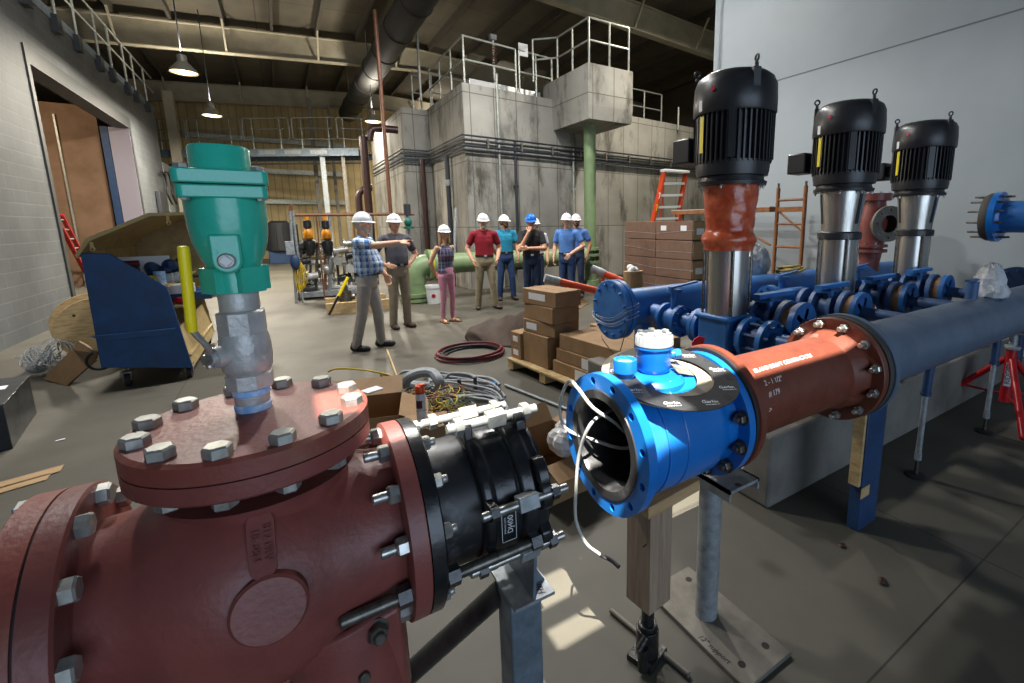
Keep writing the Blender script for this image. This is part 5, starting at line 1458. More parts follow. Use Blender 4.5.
bx = P(690.5, 306, Z=0); BX0, BY0 = bx.x, bx.y
zt = P(690.5, 220.5, X=BX0).z
Lf = P(624.5, 250, X=BX0).y-BY0
Wf = min(P(722, 235, Y=BY0).x, 7.2)-BX0
hh = (zt-0.12)/4
rows_ = ['bottom', 'second from the bottom', 'second from the top', 'top']
tint = [M['card_dark'], M['card_dark'], M['card_dark'], M['card_dark']]
for i in range(4):
    for j in range(2):
        y0 = BY0+Lf*j/2; c = V((BX0+Wf/2, y0+Lf/4, 0.12+hh*i))
        side = 'near' if j == 0 else 'far'
        t = thing('carton', 'brown wrapped carton by the ladder, %s layer, %s side' % (rows_[i], 'right' if j == 0 else 'left'), 'box', c, 'cartons in the wrapped stack')
        MB().box(c+V((0, 0, hh/2)), (Wf, Lf/2-0.012, hh-0.01)).build('box', tint[i], t, bevel=0.01)
        if j == 0:
            MB().span((BX0+0.02, BY0-0.004, c.z+0.02), (BX0+Wf-0.02, BY0+0.008, c.z+hh-0.03)).build('lit_end', M['card_pale'], t)  # paler sheet paints the light falling on this end of the stack
        if (i, j) in ((3, 0),):
            for f in (0.18, 0.72): MB().box((BX0-0.001, BY0+Lf*0.5*(1-f)-0.05, c.z+hh*0.62), (0.004, 0.16, 0.1)).build('label', M['paper'], t)
        if j == 0 and i in (1, 3): MB().box((BX0+0.2, BY0-0.005, c.z+hh*0.45), (0.2, 0.004, 0.12)).build('label', M['paper'], t)
b = MB()
for k in range(4): b.span((BX0+0.02, BY0+Lf*k/3-0.05 if k else BY0, 0), (BX0+Wf, BY0+Lf*k/3+0.05, 0.08))
b.span((BX0, BY0, 0.08), (BX0+Wf, BY0+Lf, 0.118))
tag(b.build('pallet', M['wood_pale']), 'wooden pallet under the tall wrapped stack of brown cartons', 'pallet')
sw = MB()
for k in range(4):
    z = 0.35+k*0.36; sw.tube([(BX0-0.008, BY0+Lf, z+0.05*math.sin(k)), (BX0-0.01, BY0+Lf/2, z-0.03), (BX0-0.008, BY0-0.01, z+0.04*math.cos(k*2)), (BX0+Wf/2, BY0-0.012, z), (BX0+Wf, BY0-0.01, z+0.05)], 0.0022, 5)
tag(sw.build('stretch_wrap', M['clear_film']), 'clear stretch wrap strands around the tall carton stack', 'plastic wrap')
# step ladder behind the stack
lx = P(659, 168, Y=BY0+Lf+0.75)
t = thing('step_ladder', 'orange fibreglass step ladder with white cap behind the carton stack', 'ladder', (lx.x+0.3, lx.y, 0))
LY = lx.y
LX_top0, LX_top1 = P(664, 172, Y=LY), P(686, 172, Y=LY)
ztop = LX_top0.z
slope = 0.24
def lad(x, z): return V((x-(ztop-z)*slope, LY+0.0, z))
w_ = LX_top1.x-LX_top0.x
rails = []
for xo, yo in ((LX_top0.x, 0.0), (LX_top1.x-0.02, 0.42)):
    pass
ua, ub = LX_top0, LX_top1
def rail_(p, spread, yoff, name):
    foot = V((p.x-spread, p.y+yoff, 0))
    MB().bar(p, foot, 0.06, 0.13, up=(0, 1, 0)).build(name, M['fibreglass'], t)
    return p, foot
r1 = rail_(ua, ztop*0.30, -0.05, 'front_rail'); r2 = rail_(ub, ztop*0.2, 0.05, 'front_rail')
for k in range(1, 7):
    z = ztop-k*0.3
    f = (ztop-z)/ztop
    a_ = r1[0].lerp(r1[1], f); b_ = r2[0].lerp(r2[1], f)
    MB().bar(a_, b_, 0.12, 0.06).build('step', M['white_plastic'], t)
MB().box(((ua.x+ub.x)/2, LY, ztop+0.03), (w_+0.1, 0.2, 0.075)).build('top_cap', M['white_plastic'], t, bevel=0.015)
MB().bar(V((ua.x+0.1, LY+0.08, ztop)), V((ua.x+0.2, LY+0.5, 0)), 0.03, 0.05).build('rear_rail', M['fibreglass'], t)
MB().bar(V((ub.x+0.02, LY+0.08, ztop)), V((ub.x+0.2, LY+0.5, 0)), 0.03, 0.05).build('rear_rail', M['fibreglass'], t)
for f, m in ((0.33, 'yellow_tag'), (0.22, 'paper')):
    a_ = r1[0].lerp(r1[1], f*0.95); MB().bar(a_+V((-0.005, -0.05, 0.08)), a_+V((-0.045, -0.05, -0.08)), 0.006, 0.07, up=(0, 1, 0)).build('warning_label', M[m], t)
# paper bag and plastic near the stack
q = P(633, 286, Y=BY0-0.6)
b = MB(); b.box((q.x, q.y, 0.45), (0.3, 0.22, 0.9)); t = thing('paper_sack', 'tan paper sack standing in front of the wrapped carton stack', 'sack', (q.x, q.y, 0)); zt_s = P(633, 271, Y=q.y).z
b = MB(); b.loft([((q.x, q.y, 0), (0.17, 0, 0), (0, 0.13, 0)), ((q.x, q.y, 0.3), (0.19, 0, 0), (0, 0.14, 0)), ((q.x, q.y, zt_s-0.06), (0.17, 0, 0), (0, 0.12, 0)), ((q.x, q.y, zt_s), (0.18, 0, 0), (0, 0.11, 0))], 16); b.build('sack', M['card_pale'], t, sharp=20)
b = MB()
for k in range(8): b.sphere((q.x+random.uniform(-.06, .06), q.y+random.uniform(-.04, .04), zt_s+random.uniform(0, .06)), random.uniform(.03, .06), 8, 6)
b.build('crumpled_plastic', M['white_plastic'], t, sharp=15)
q = P(619, 266, Y=BY0+Lf*0.9)
tag(MB().sphere((BX0-0.35, q.y, 0.24), (0.24, 0.22, 0.24), 16, 10).build('black_bundle', M['hose_black'], sharp=20), 'round black bundle beside the left end of the wrapped carton stack', 'bundle')
# plastic bag behind first pump
q = P(757, 268, Y=HY+0.2)
b = MB(); b.sphere((q.x, q.y, HZ+0.27), (0.16, 0.13, 0.18), 22, 16)
for v in b.v: v.x += random.uniform(-.02, .02); v.z += random.uniform(-.02, .02)
tag(b.build('plastic_bag', M['bag'], sharp=15), 'crumpled clear plastic bag on the header behind the orange wrapped pump', 'bag')
# orange tubes leaning behind the blind flange
for (ax_, ay_, bx_, by_, lab) in ((557, 281, 606, 293, 'orange tube with pale end cap leaning behind the blue blind flange'), (603, 273, 622, 281, 'second orange tube with pale end cap, above the blue blind flange')):
    a_ = P(ax_, ay_, Y=4.9); b_ = P(bx_, by_, Y=4.7)
    t = thing('orange_tube', lab, 'tube', (b_.x, b_.y, 0))
    MB().cyl(a_, b_, 0.045, n=16).build('tube', M['fibreglass'], t)
    MB().cyl(a_-(b_-a_).normalized()*0.16, a_+(b_-a_).normalized()*0.03, 0.052, n=16).build('end_cap', M['galv'], t)
    e_ = b_
    MB().cyl(e_, V((e_.x, e_.y, 0)), 0.02, n=10).build('support_leg', M['fibreglass'], t)
    MB().cyl(a_, V((a_.x, a_.y, 0)), 0.02, n=10).build('support_leg', M['fibreglass'], t)
# ------------------------------------------------------------------ things on the floor of the hall
def fl(px, py): return P(px, py, Z=0)
def carton(label, c, size, rz=0.0, m='card', group=None, labels=(), tape=True, name='carton'):
    """closed cardboard box, c = centre of its bottom"""
    c = V(c)
    t = thing(name, label, 'box', c, group)
    R = Matrix.Rotation(rz, 3, 'Z')
    MB().box(c+V((0, 0, size[2]/2)), size, rz=rz).build('box', M[m], t, bevel=0.006)
    if tape:
        MB().box(c+V((0, 0, size[2]+0.0008)), (size[0]*1.002, 0.05, 0.002), rz=rz).build('tape', M['tape_brown'], t)
    for face, u, v, w, h in labels:
        if face == '-y': q = c+R @ V((u*size[0]/2, -size[1]/2-0.001, v*size[2])); s = (w, 0.003, h)
        else: q = c+R @ V((-size[0]/2-0.001, u*size[1]/2, v*size[2])); s = (0.003, w, h)
        MB().box(q, s, rz=rz).build('label', M['paper'], t)
    return t
def open_carton(label, c, size, rz, m='card', flaps=(35, 60, 30, 70), wall=0.006, name='open_carton', fw=0.95):
    c = V(c); R = Matrix.Rotation(rz, 3, 'Z'); hx, hy, hz = size[0]/2, size[1]/2, size[2]
    t = thing(name, label, 'box', c)
    b = MB()
    def bx(p, s): b.box(c+R @ V(p), s, rz=rz)
    bx((0, 0, wall/2+0.002), (size[0], size[1], wall))
    bx((0, hy, hz/2), (size[0], wall, hz)); bx((0, -hy, hz/2), (size[0], wall, hz)); bx((hx, 0, hz/2), (wall, size[1], hz)); bx((-hx, 0, hz/2), (wall, size[1], hz))
    b.build('box', M[m], t)
    for k, (ox, oy, L, w) in enumerate(((hx, 0, size[1], hx*fw), (-hx, 0, size[1], hx*fw), (0, hy, size[0], hy*fw), (0, -hy, size[0], hy*fw))):
        a = math.radians(flaps[k])
        d = V((1 if ox > 0 else -1 if ox < 0 else 0, 1 if oy > 0 else -1 if oy < 0 else 0, 0))
        tip = V((ox, oy, hz))+d*(w*math.cos(a))+V((0, 0, w*math.sin(a)))
        MB().bar(c+R @ V((ox, oy, hz)), c+R @ tip, L, wall, up=R @ (d*-math.sin(a)+V((0, 0, math.cos(a))))).build('flap', M[m], t)
    return t
PAT = math.radians
# --- pallet with the small cartons, in front of the header
A_ = fl(506, 372); B_ = fl(566, 396)
A_ = P(508, 369, Z=0.0); B_ = P(568, 396, Z=0)
d1 = (B_-A_); L1 = d1.length; d1.normalize(); d2 = V((-d1.y, d1.x, 0))
if d2.y < 0: d2 = -d2
d2 = V((-d1.y, d1.x, 0)) if V((-d1.y, d1.x, 0)).x > 0 else V((d1.y, -d1.x, 0))
th = math.atan2(d1.y, d1.x)
def pl_(u, v, z=0): return A_+d1*u+d2*v+V((0, 0, z))
t = thing('pallet', 'pale wooden pallet under the loose pile of small cartons', 'pallet', pl_(0.6, 0.5))
LP, WP = L1+0.25, 1.25
for k in range(6):
    MB().box(pl_(LP/2, 0.05+k*(WP-0.1)/5, 0.125), (LP, 0.12, 0.02), rz=th).build('deck_board', M['wood_pale'], t)
for u in (0.06, LP/2, LP-0.06):
    MB().box(pl_(u, WP/2, 0.065), (0.1, WP, 0.095), rz=th).build('stringer', M['wood_pale'], t)
PZ_ = 0.136
S = 0.28
# heights are taken from the photo along the pallet's near side
def hz_at(p, py):
    q = RW.transposed() @ (p-V((0, 0, HC)))
    px = PX+FL*q.x/-q.z
    pl2 = P(px, py, Y=p.y); return pl2.z
big = pl_(0.62, 0.2)
carton('mid brown carton standing upright in the middle of the pallet row', pl_(0.44, 0.28, PZ_), (0.46, 0.4, 0.335), th, 'card', 'cartons on the pallet')
carton('small carton at the left end of the pallet, lower one', pl_(0.1, 0.2, PZ_), (0.2, 0.3, 0.15), th, 'card', 'cartons on the pallet', [('-y', 0, .5, .1, .06)])
carton('small carton at the left end of the pallet, upper one', pl_(0.1, 0.2, PZ_+0.152), (0.2, 0.3, 0.15), th, 'card', 'cartons on the pallet', [('-y', 0, .5, .1, .06)])
z0 = PZ_+0.339
carton('tilted lower carton of the leaning three high stack on the pallet', pl_(0.47, 0.27, z0), (0.52, 0.34, 0.14), th+0.08, 'card', 'cartons on the pallet', [('-y', -.45, .5, .17, .07)])
carton('middle carton of the three high stack with a hand slot', pl_(0.48, 0.27, z0+0.142), (0.54, 0.34, 0.165), th-0.02, 'card', 'cartons on the pallet')
carton('top carton of the three high stack with long white label', pl_(0.49, 0.27, z0+0.309), (0.56, 0.34, 0.16), th+0.05, 'card', 'cartons on the pallet', [('-y', -.1, .55, .28, .07)])
# wide flat cartons at the near right of the pallet
wq = fl(640, 402)
for k, (w, l, z, h, lab) in enumerate(((0.98, 0.86, PZ_, 0.125, 'wide flat carton at the bottom of the low stack by the blue meter'), (0.92, 0.82, PZ_+0.127, 0.125, 'wide flat carton in the middle of the low stack by the blue meter'), (0.88, 0.8, PZ_+0.254, 0.15, 'wide flat carton on top of the low stack by the blue meter'))):
    carton(lab, pl_(0.82+w/2-0.04*(2-k), 0.52, z), (w, l, h), th, 'card', 'flat cartons beside the meter', [('-y', -.1+0.14*k, .45, .16, .1)] if k < 2 else [])
# cartons behind, with the blue lid
bq = P(585, 330, Y=4.6)
cb = pl_(1.0, 1.35)
carton('pale carton behind the leaning stack, lower right', pl_(0.72, 0.95, PZ_), (0.4, 0.35, 0.36), th, 'card_pale', 'cartons on the pallet')
carton('carton at the back of the pallet under the blue lidded box', pl_(0.75, 1.35, PZ_), (0.5, 0.4, 0.22), th, 'card', 'cartons on the pallet')
carton('upper carton at the back of the pallet under the blue lidded box', pl_(0.75, 1.35, PZ_+0.222), (0.5, 0.4, 0.22), th, 'card', 'cartons on the pallet')
t = thing('blue_box', 'flat blue box on the back cartons beside the blind flange', 'box', pl_(0.75, 1.35, PZ_+0.443))
MB().box(pl_(0.75, 1.35, PZ_+0.443+0.085), (0.54, 0.4, 0.17), rz=th).build('box', M['blue_steel'], t, bevel=0.01)
MB().box(pl_(0.75, 1.35, PZ_+0.443+0.18), (0.56, 0.42, 0.02), rz=th).build('lid', M['blue_steel'], t, bevel=0.006)
# flattened cardboard leaning at the pallet's far end, and the brown tarpaulin heap
b = MB(); q = pl_(0.05, 0.75)
b.bar(q+V((-0.1, 0, 0.62)), q+V((0.3, 0.1, 0.72)), 0.35, 0.01, up=(0.1, -0.5, 1)); 
tag(b.build('cardboard_flap', M['card_pale']), 'pale loose cardboard flap sticking out behind the leaning carton stack', 'cardboard')
tp = [P(467, 336, Z=0.03), P(480, 327, Z=0.3), P(505, 320, Z=0.4), P(535, 312, Z=0.55), P(548, 318, Z=0.35), P(520, 335, Z=0.05), P(490, 341, Z=0.02)]
cen = P(515, 330, Z=0.1)
b = MB(); nu, nv = 26, 16
e0, e1 = P(453, 341, Z=0.0), P(535, 318, Z=0.35)
f0, f1 = P(482, 322, Z=0.2), P(548, 305, Z=0.55)
g0, g1 = P(470, 342, Z=0), P(520, 350, Z=0)
vs = []
for i in range(nu+1):
    u = i/nu
    for j in range(nv+1):
        v = j/nv
        lo = g0.lerp(g1, u); hi = f0.lerp(f1, u); mid = e0.lerp(e1, u)
        p = lo*(1-v)**2+mid*2*v*(1-v)+hi*v*v
        p = p+V((0.02*math.sin(9*u+5*v), 0.03*math.sin(7*v+3*u), 0.05*math.sin(8*u+2*v)*math.sin(PI*v)+0.02*math.sin(23*u+11*v)*v))
        p.z = max(p.z, 0.005)
        vs.append(p)
b.add(vs, [(i*(nv+1)+j, (i+1)*(nv+1)+j, (i+1)*(nv+1)+j+1, i*(nv+1)+j+1) for i in range(nu) for j in range(nv)])
o = b.build('tarpaulin', M['tarp'], sharp=50); sm = o.modifiers.new('thick', 'SOLIDIFY'); sm.thickness = 0.012
tag(o, 'crumpled brown tarpaulin spread over scrap beside the pallet of cartons', 'tarpaulin')
b = MB(); q = fl(520, 330)
for k in range(7):
    a = P(500+k*6, 333-2*k, Z=0.05+0.06*(k % 3)); b.bar(a, a+V((0.5+0.1*(k % 2), 0.12*(k % 3)-0.15, 0.08*(k % 2))), 0.09, 0.03)
o = b.build('scrap_boards', M['card']); tag(o, 'jumble of brown scrap boards under the tarpaulin by the pallet', 'scrap'); o['kind'] = 'stuff'
# --- hose coils
q = fl(468, 353)
q = fl(471, 355)
t = thing('hose_coil', 'dark red and black hose coil lying flat on the floor by the tarpaulin', 'hose', q)
for k, (R, m, z) in enumerate(((0.42, 'hose_red', 0.018), (0.4, 'hose_red', 0.045), (0.375, 'hose_black', 0.02), (0.35, 'hose_black', 0.05), (0.33, 'hose_black', 0.02), (0.385, 'hose_red', 0.07))):
    MB().torus(q+V((0.02*math.sin(k*2), 0.03*math.cos(k), z)), (0.02*math.sin(k), 0.02, 1), R, 0.014, 48, 8).build('hose_loop', M[m], t)
# --- grey conduit pile
cA, cB = fl(395, 380), fl(505, 395)
t = thing('conduit_pile', 'tangled pile of grey conduits and elbows on the floor behind the valve', 'conduit pile', fl(440, 388))
def bend(pts, r, m='conduit_pvc', name='conduit'):
    b = MB(); b.tube(pts, r, 10, 4); return b.build(name, M[m], t)
for k in range(12):
    x0, y0 = 424+2.0*k+random.uniform(-6, 8), 376+2.6*k
    x1, y1 = 486+1.2*k+random.uniform(-5, 4), 378+2.4*k
    z = 0.03+0.035*(k % 3)+0.01*k % 0.03
    p0, p1 = P(x0, y0-8*(k % 2), Z=z), P(min(x1, 502), min(y1, 402), Z=z+0.02)
    p2 = P(min(x1+11, 508), min(y1+7+k*0.6, 412), Z=z)
    bend([p0, p0.lerp(p1, 0.5)+V((0, 0, 0.015)), p1, p2], 0.012 if k % 3 else 0.017)
bend([P(404, 388, Z=.1), P(407, 379, Z=.2), P(419, 373, Z=.25), P(432, 373, Z=.25), P(439, 381, Z=.2), P(441, 391, Z=.1), P(442, 399, Z=0.06)], 0.048, name='large_elbow')
bend([P(398, 381, Z=.06), P(412, 385, Z=.1), P(427, 387, Z=.08), P(437, 392, Z=0.05)], 0.045, name='large_elbow')
for x, y in ((403, 372), (450, 374)):
    bend([P(x-8, y+9, Z=.04), P(x, y, Z=.12), P(x+16, y, Z=.13), P(x+24, y+3, Z=.13), P(x+27, y+10, Z=.1), P(x+20, y+17, Z=.05)], 0.015)
for x, y in ((451, 397), (491, 384)):
    q = P(x, y, Z=0.06); MB().cyl(q, q+V((0.03, -0.05, 0.0)), 0.022, n=12).build('blue_cap', M['blue_cap'], t)
for x, y in ((459, 387), (475, 385)):
    MB().cyl(P(x, y-8, Z=0.2), P(x+1, y+8, Z=0.03), 0.017, n=10).build('strap', M['conduit_dark'], t)
tag(MB().cyl(P(505, 385, Z=0.02), P(572, 411, Z=0.02), 0.014, n=10).build('conduit_length', M['galv']), 'straight length of thin conduit lying from the pile toward the meter', 'conduit')
tag(MB().cyl(P(387, 350, Z=0.012), P(400, 384, Z=0.012), 0.012, n=10).build('thin_stick', M['wood_pale']), 'thin pale stick on the floor between the plaid shirt man and the conduit pile', 'stick')
# --- wire scrap heap in and around an open carton
b = MB(); q = fl(425, 405)
cols = ['hose_red', 'rope', 'conduit_pvc', 'green_pipe', 'copper', 'cord_yellow', 'hose_black']
wh = thing('wire_heap', 'heap of tangled coloured wire offcuts around the orange topped spray can', 'wire scrap', fl(430, 412))
for m in cols:
    b = MB()
    for k in range(18):
        c = P(random.uniform(396, 466), random.uniform(390, 422), Z=random.uniform(0.02, 0.16))
        R = random.uniform(0.05, 0.16); a0 = random.uniform(0, 6)
        pts = [c+V((R*math.cos(a0+i*0.9)*(1-i*0.05), R*0.8*math.sin(a0+i*0.9), random.uniform(-0.02, 0.05))) for i in range(6)]
        for p in pts: p.z = max(p.z, 0.006)
        b.tube(pts, 0.005, 5, 3)
    o = b.build('wire_strands', M[m], wh); o['kind'] = 'stuff'
# --- spray can standing on the carton, close to the valve flange
sc = P(422, 421, Z=0.42)
t = thing('spray_can', 'white aerosol paint can with orange cap standing behind the valve flange', 'spray can', sc)
hcan = P(422, 392, Y=sc.y).z
top = P(422, 384, Y=sc.y).z
r = (P(427, 410, Y=sc.y)-P(416.5, 410, Y=sc.y)).length/2*0.93
MB().lathe((sc.x, sc.y, 0), (0, 0, 1), [(sc.z, r*0.93), (sc.z+0.006, r), (hcan-0.01, r), (hcan, r*0.9)], 28).build('can_body', M['white_plastic'], t)
b = MB(); b.lathe((sc.x, sc.y, 0), (0, 0, 1), [(hcan-0.004, r*0.95), (top-0.012, r*0.93), (top-0.006, r*0.85), (top-0.006, r*0.6), (top-0.014, r*0.5), (top-0.014, 0.001)], 28, cap=False); b.box((sc.x+r*0.4, sc.y-r*0.3, top-0.002), (r*0.8, r*0.8, 0.012)); b.build('cap', M['orange'], t)
fd = V((-sc.x, -sc.y, 0)).normalized(); fs = V((-fd.y, fd.x, 0))
b = MB(); zl_ = sc.z+(hcan-sc.z)*0.6
for k in range(8):
    a0, a1 = -1.0+k*0.16, -1.0+(k+1)*0.16
    d0 = (fd*math.cos(a0)+fs*math.sin(a0))*(r+0.0008); d1_ = (fd*math.cos(a1)+fs*math.sin(a1))*(r+0.0008)
    c0 = V((sc.x, sc.y, zl_-0.02)); hh_ = V((0, 0, 0.05))
    b.add([c0+d0, c0+d1_, c0+d1_+hh_, c0+d0+hh_], [(0, 1, 2, 3)])
b.build('maroon_band', M['hose_red'], t)
for k in range(4): text_on(['MARKING', 'PAINT', 'solvent base', '15 oz'][k], 0.013, t, 'print', V((sc.x, sc.y, zl_+0.07-0.05*k if k else zl_+0.075))+fd*(r+0.001), fs, (0, 0, 1), M['hose_red'], 0.0002)
# carton the can stands on + open cartons
q = V((sc.x+0.02, sc.y+0.0, 0))
carton('closed brown carton under the spray can', q, (0.26, 0.24, 0.418), -0.3, 'card')
q = fl(352, 436)
open_carton('open brown carton with raised flaps behind the red valve cover', V((0.36, 3.42, 0)), (0.5, 0.46, 0.36), -0.25, 'card', (-25, 25, 28, -60), fw=0.8)
b = MB(); b.tube([P(328, 372, Z=.5), P(336, 369, Z=.52), P(352, 369, Z=.5), P(370, 371, Z=.48), P(390, 376, Z=.42), P(395, 381, Z=.34), P(388, 379, Z=.4), P(380, 375, Z=.44)], 0.007, 6, 5)
for k in range(4): b.torus(P(388+k, 378, Z=.38), (0.3*k, 0.5, 1), 0.05+0.01*k, 0.005, 20, 6)
tag(b.build('yellow_cable', M['cord_yellow']), 'yellow cable trailing over the flaps of the open carton', 'cable')
tag(MB().box(P(372, 390, Z=0.5), (0.12, 0.09, 0.012), rz=0.4).build('crumpled_paper', M['paper'], bevel=0.004), 'white crumpled paper lying on the open carton flap', 'paper')
open_carton('open carton with torn flaps between the black coupling and the blue meter', V((1.3, 2.42, 0)), (0.4, 0.5, 0.26), 0.1, 'card', (20, 35, 50, -20), fw=0.55)
b = MB(); q = P(563, 440, Z=0.33)
for k in range(10): b.sphere(q+V((random.uniform(-.1, .1), random.uniform(-.08, .08), random.uniform(-.08, .04))), random.uniform(.04, .08), 8, 6)
tag(b.build('plastic_bag', M['bag'], sharp=15), 'pale crumpled plastic bag spilling out of the torn carton', 'bag')
# --- black sheet metal box at the left edge
bx0 = fl(13, 449); bx1 = fl(37, 413)
dd = (bx1-bx0); yl = dd.length
th2 = math.atan2(dd.y, dd.x)
t = thing('steel_box', 'dark sheet steel box with white sticker at the left edge', 'box', bx0)
du = dd.normalized(); dv = V((-du.y, du.x, 0))
if dv.x > 0: dv = -dv
hb_ = P(13, 404, Y=bx0.y).z
cq = bx0+du*yl/2+dv*0.45
MB().box(cq+V((0, 0, hb_/2)), (yl, 0.9, hb_), rz=th2).build('body', M['blackbox'], t, bevel=0.006)
MB().box(cq+V((0, 0, hb_+0.006)), (yl+0.02, 0.92, 0.012), rz=th2).build('lid', M['blackbox'], t, bevel=0.003)
MB().box(P(0, 388, Z=hb_+0.0135), (0.12, 0.07, 0.002), rz=th2).build('sticker', M['paper'], t)
# --- cardboard flap and wire cages by the wall
a_, b_, c2_, d2_ = P(43, 379, Z=0.02), P(66, 386, Z=0.0), P(93, 362, Z=0.28), P(71, 350, Z=0.36)
b = MB(); b.add([a_, b_, c2_, d2_], [(0, 1, 2, 3)]); o = b.build('cardboard_sheet', M['card'], sharp=None); sm = o.modifiers.new('thick', 'SOLIDIFY'); sm.thickness = 0.02
tag(o, 'sheet of brown cardboard propped on the floor beside the blue job box', 'cardboard')
b = MB(); b.add([P(72, 350, Z=.36), P(93, 362, Z=.28), P(97, 353, Z=.4), P(78, 341, Z=.46)], [(0, 1, 2, 3)]); o = b.build('cardboard_sheet', M['card'], sharp=None); sm = o.modifiers.new('thick', 'SOLIDIFY'); sm.thickness = 0.02
tag(o, 'short upper cardboard piece folded against the wooden cable reel', 'cardboard')
for k, (x, y, R, lab) in enumerate(((36, 360, 0.13, 'tangle of grey wire beside the block wall, front one'), (46, 356, 0.15, 'tangle of grey wire beside the block wall, middle one'), (58, 350, 0.17, 'tangle of grey wire beside the block wall, rear one'))):
    c = P(x, y, Z=0.22); b = MB()
    for j in range(9):
        n_ = V((random.uniform(-1, 1), random.uniform(-1, 1), random.uniform(0, 1)))
        b.torus(c+V((random.uniform(-.05, .05), random.uniform(-.05, .05), random.uniform(-.03, .03))), n_, R*random.uniform(.6, 1), 0.004, 20, 5)
    tag(b.build('wire_bundle', M['conduit_pvc']), lab, 'wire')
    if k != 1: pass
tag(MB().sphere(P(37, 368, Z=0.1), (0.09, 0.08, 0.06), 10, 6).build('plastic_scrap', M['bag'], sharp=15), 'scrap of pale plastic among the wire by the block wall', 'plastic')
# wooden cable reel behind the job box
c = P(78, 338, Y=8.0)
rr = 0.5
c = P(101, 342, Y=7.9)
t = thing('cable_reel', 'pale wooden cable reel standing against the block wall behind the blue job box', 'cable reel', (c.x, c.y, 0))
rr = 0.39; rc_ = V((c.x+0.02, c.y, rr))
nrm = V((0.35, -1, 0)).normalized()
for o_ in (0, 0.55):
    b = MB(); b.lathe(rc_-nrm*o_, nrm, [(-0.02, 0.0001), (-0.02, rr), (0.02, rr), (0.02, 0.0001)], 48, cap=False); b.build('reel_flange', M['wood_pale'], t)
MB().cyl(rc_-nrm*0.02, rc_-nrm*0.53, 0.2, n=32).build('reel_drum', M['wood_pale'], t)
for x, y in ((0, 0), (0.2, 0.2), (-0.25, 0.1), (0.1, -0.28), (-0.1, 0.3)):
    tn = nrm.cross(V((0, 0, 1))); MB().cyl(rc_+nrm*0.0195+tn*x+V((0, 0, y)), rc_+nrm*0.0215+tn*x+V((0, 0, y)), 0.03 if x == 0 else 0.015, n=14).build('hole', M['black_rubber'], t)
# --- blue job site box
JY = 6.3
def jp(x, y, yy=JY): return P(x, y, Y=yy)
jb = thing('job_box', 'blue steel job site tool box on casters with its tan lined lid open', 'tool box', (-1.3, JY+0.6, 0.1))
pent = [jp(101, 368), jp(193, 368), jp(167, 287), jp(110, 254), jp(80, 253)]
xs_ = [(q.x, q.z) for q in pent]
DEP = 2.0
b = MB(); b.prism(xs_, (0, JY, 0), (1, 0, 0), (0, 0, 1), (0, 0.03, 0)); b.build('end_panel', M['cart_blue'], jb, bevel=0.006)
b = MB(); b.prism(xs_, (0, JY+DEP, 0), (1, 0, 0), (0, 0, 1), (0, 0.03, 0)); b.build('end_panel', M['plywood'], jb, bevel=0.006)
b = MB(); b.prism([(xs_[0][0]-0.02, jp(150, 330).z), (xs_[1][0]-0.08, jp(150, 330).z), (xs_[1][0]-0.14, jp(150, 330).z-0.06), (xs_[0][0]+0.07, jp(150, 330).z-0.06)], (0, JY-0.05, 0), (1, 0, 0), (0, 0, 1), (0, 0.05, 0)); b.build('skid_rail', M['cart_blue'], jb, bevel=0.004)
xb = xs_[4][0]; xf = xs_[1][0]
b = MB(); b.bar((xs_[0][0]+0.01, JY+0.03+DEP/2, xs_[0][1]), (xs_[4][0]+0.01, JY+0.03+DEP/2, xs_[4][1]), DEP, 0.02, up=(1, 0, 0)); b.build('back_panel', M['plywood'], jb)
b = MB(); b.span((xs_[0][0], JY+0.03, xs_[0][1]), (xs_[1][0], JY+DEP, xs_[0][1]+0.02)); b.build('bottom_panel', M['plywood'], jb)
b = MB(); zf = jp(185, 330).z; b.bar((xf-0.01, JY+0.03+DEP/2, xs_[1][1]), (xf-0.1, JY+0.03+DEP/2, zf), DEP-0.01, 0.02, up=(1, 0, 0)); b.build('front_panel', M['plywood'], jb)
zsh = [jp(165, 275, JY+0.5).z, jp(178, 303, JY+0.5).z]
xsh = [xs_[2][0]+0.02, xs_[2][0]+0.12]
shelf_z = [1.02, 0.8]
for z, x1 in zip(shelf_z, (xs_[2][0]+0.0, xs_[2][0]+0.09)):
    b = MB(); b.span((xb+0.06, JY+0.04, z-0.02), (x1, JY+DEP, z)); b.build('shelf', M['plywood'], jb)
# lid, propped open: same faceted profile, seen from its edge
lidp = [jp(75, 255), jp(87, 238), jp(148, 213), jp(186, 212), jp(215, 222)]
lp2 = [(q.x, q.z) for q in lidp]
b = MB()
inner = [(x+0.02, z-0.025) for x, z in lp2][::-1]
b.prism(lp2+inner, (0, JY-0.01, 0), (1, 0, 0), (0, 0, 1), (0, DEP+0.05, 0)); b.build('lid', M['plywood'], jb)
b = MB(); b.prism(lp2+[(x+0.012, z-0.03) for x, z in lp2][::-1], (0, JY-0.014, 0), (1, 0, 0), (0, 0, 1), (0, 0.03, 0)); b.build('lid_edge', M['plywood_edge'], jb)
b = MB(); b.prism([(lp2[0][0]+0.02, lp2[0][1]), (lp2[1][0]+0.01, lp2[1][1]-0.03), (lp2[2][0], lp2[2][1]-0.03), (lp2[3][0], lp2[3][1]-0.03), (lp2[4][0], lp2[4][1]-0.03), (lp2[4][0], lp2[0][1]-0.06)], (0, JY+DEP, 0), (1, 0, 0), (0, 0, 1), (0, 0.02, 0)); b.build('lid_end', M['plywood'], jb)
b = MB(); b.span((xb+0.02, JY+DEP-0.04, xs_[4][1]-0.75), (lp2[4][0]+0.05, JY+DEP-0.02, lp2[0][1]+0.02)); b.build('inner_panel', M['plywood'], jb)
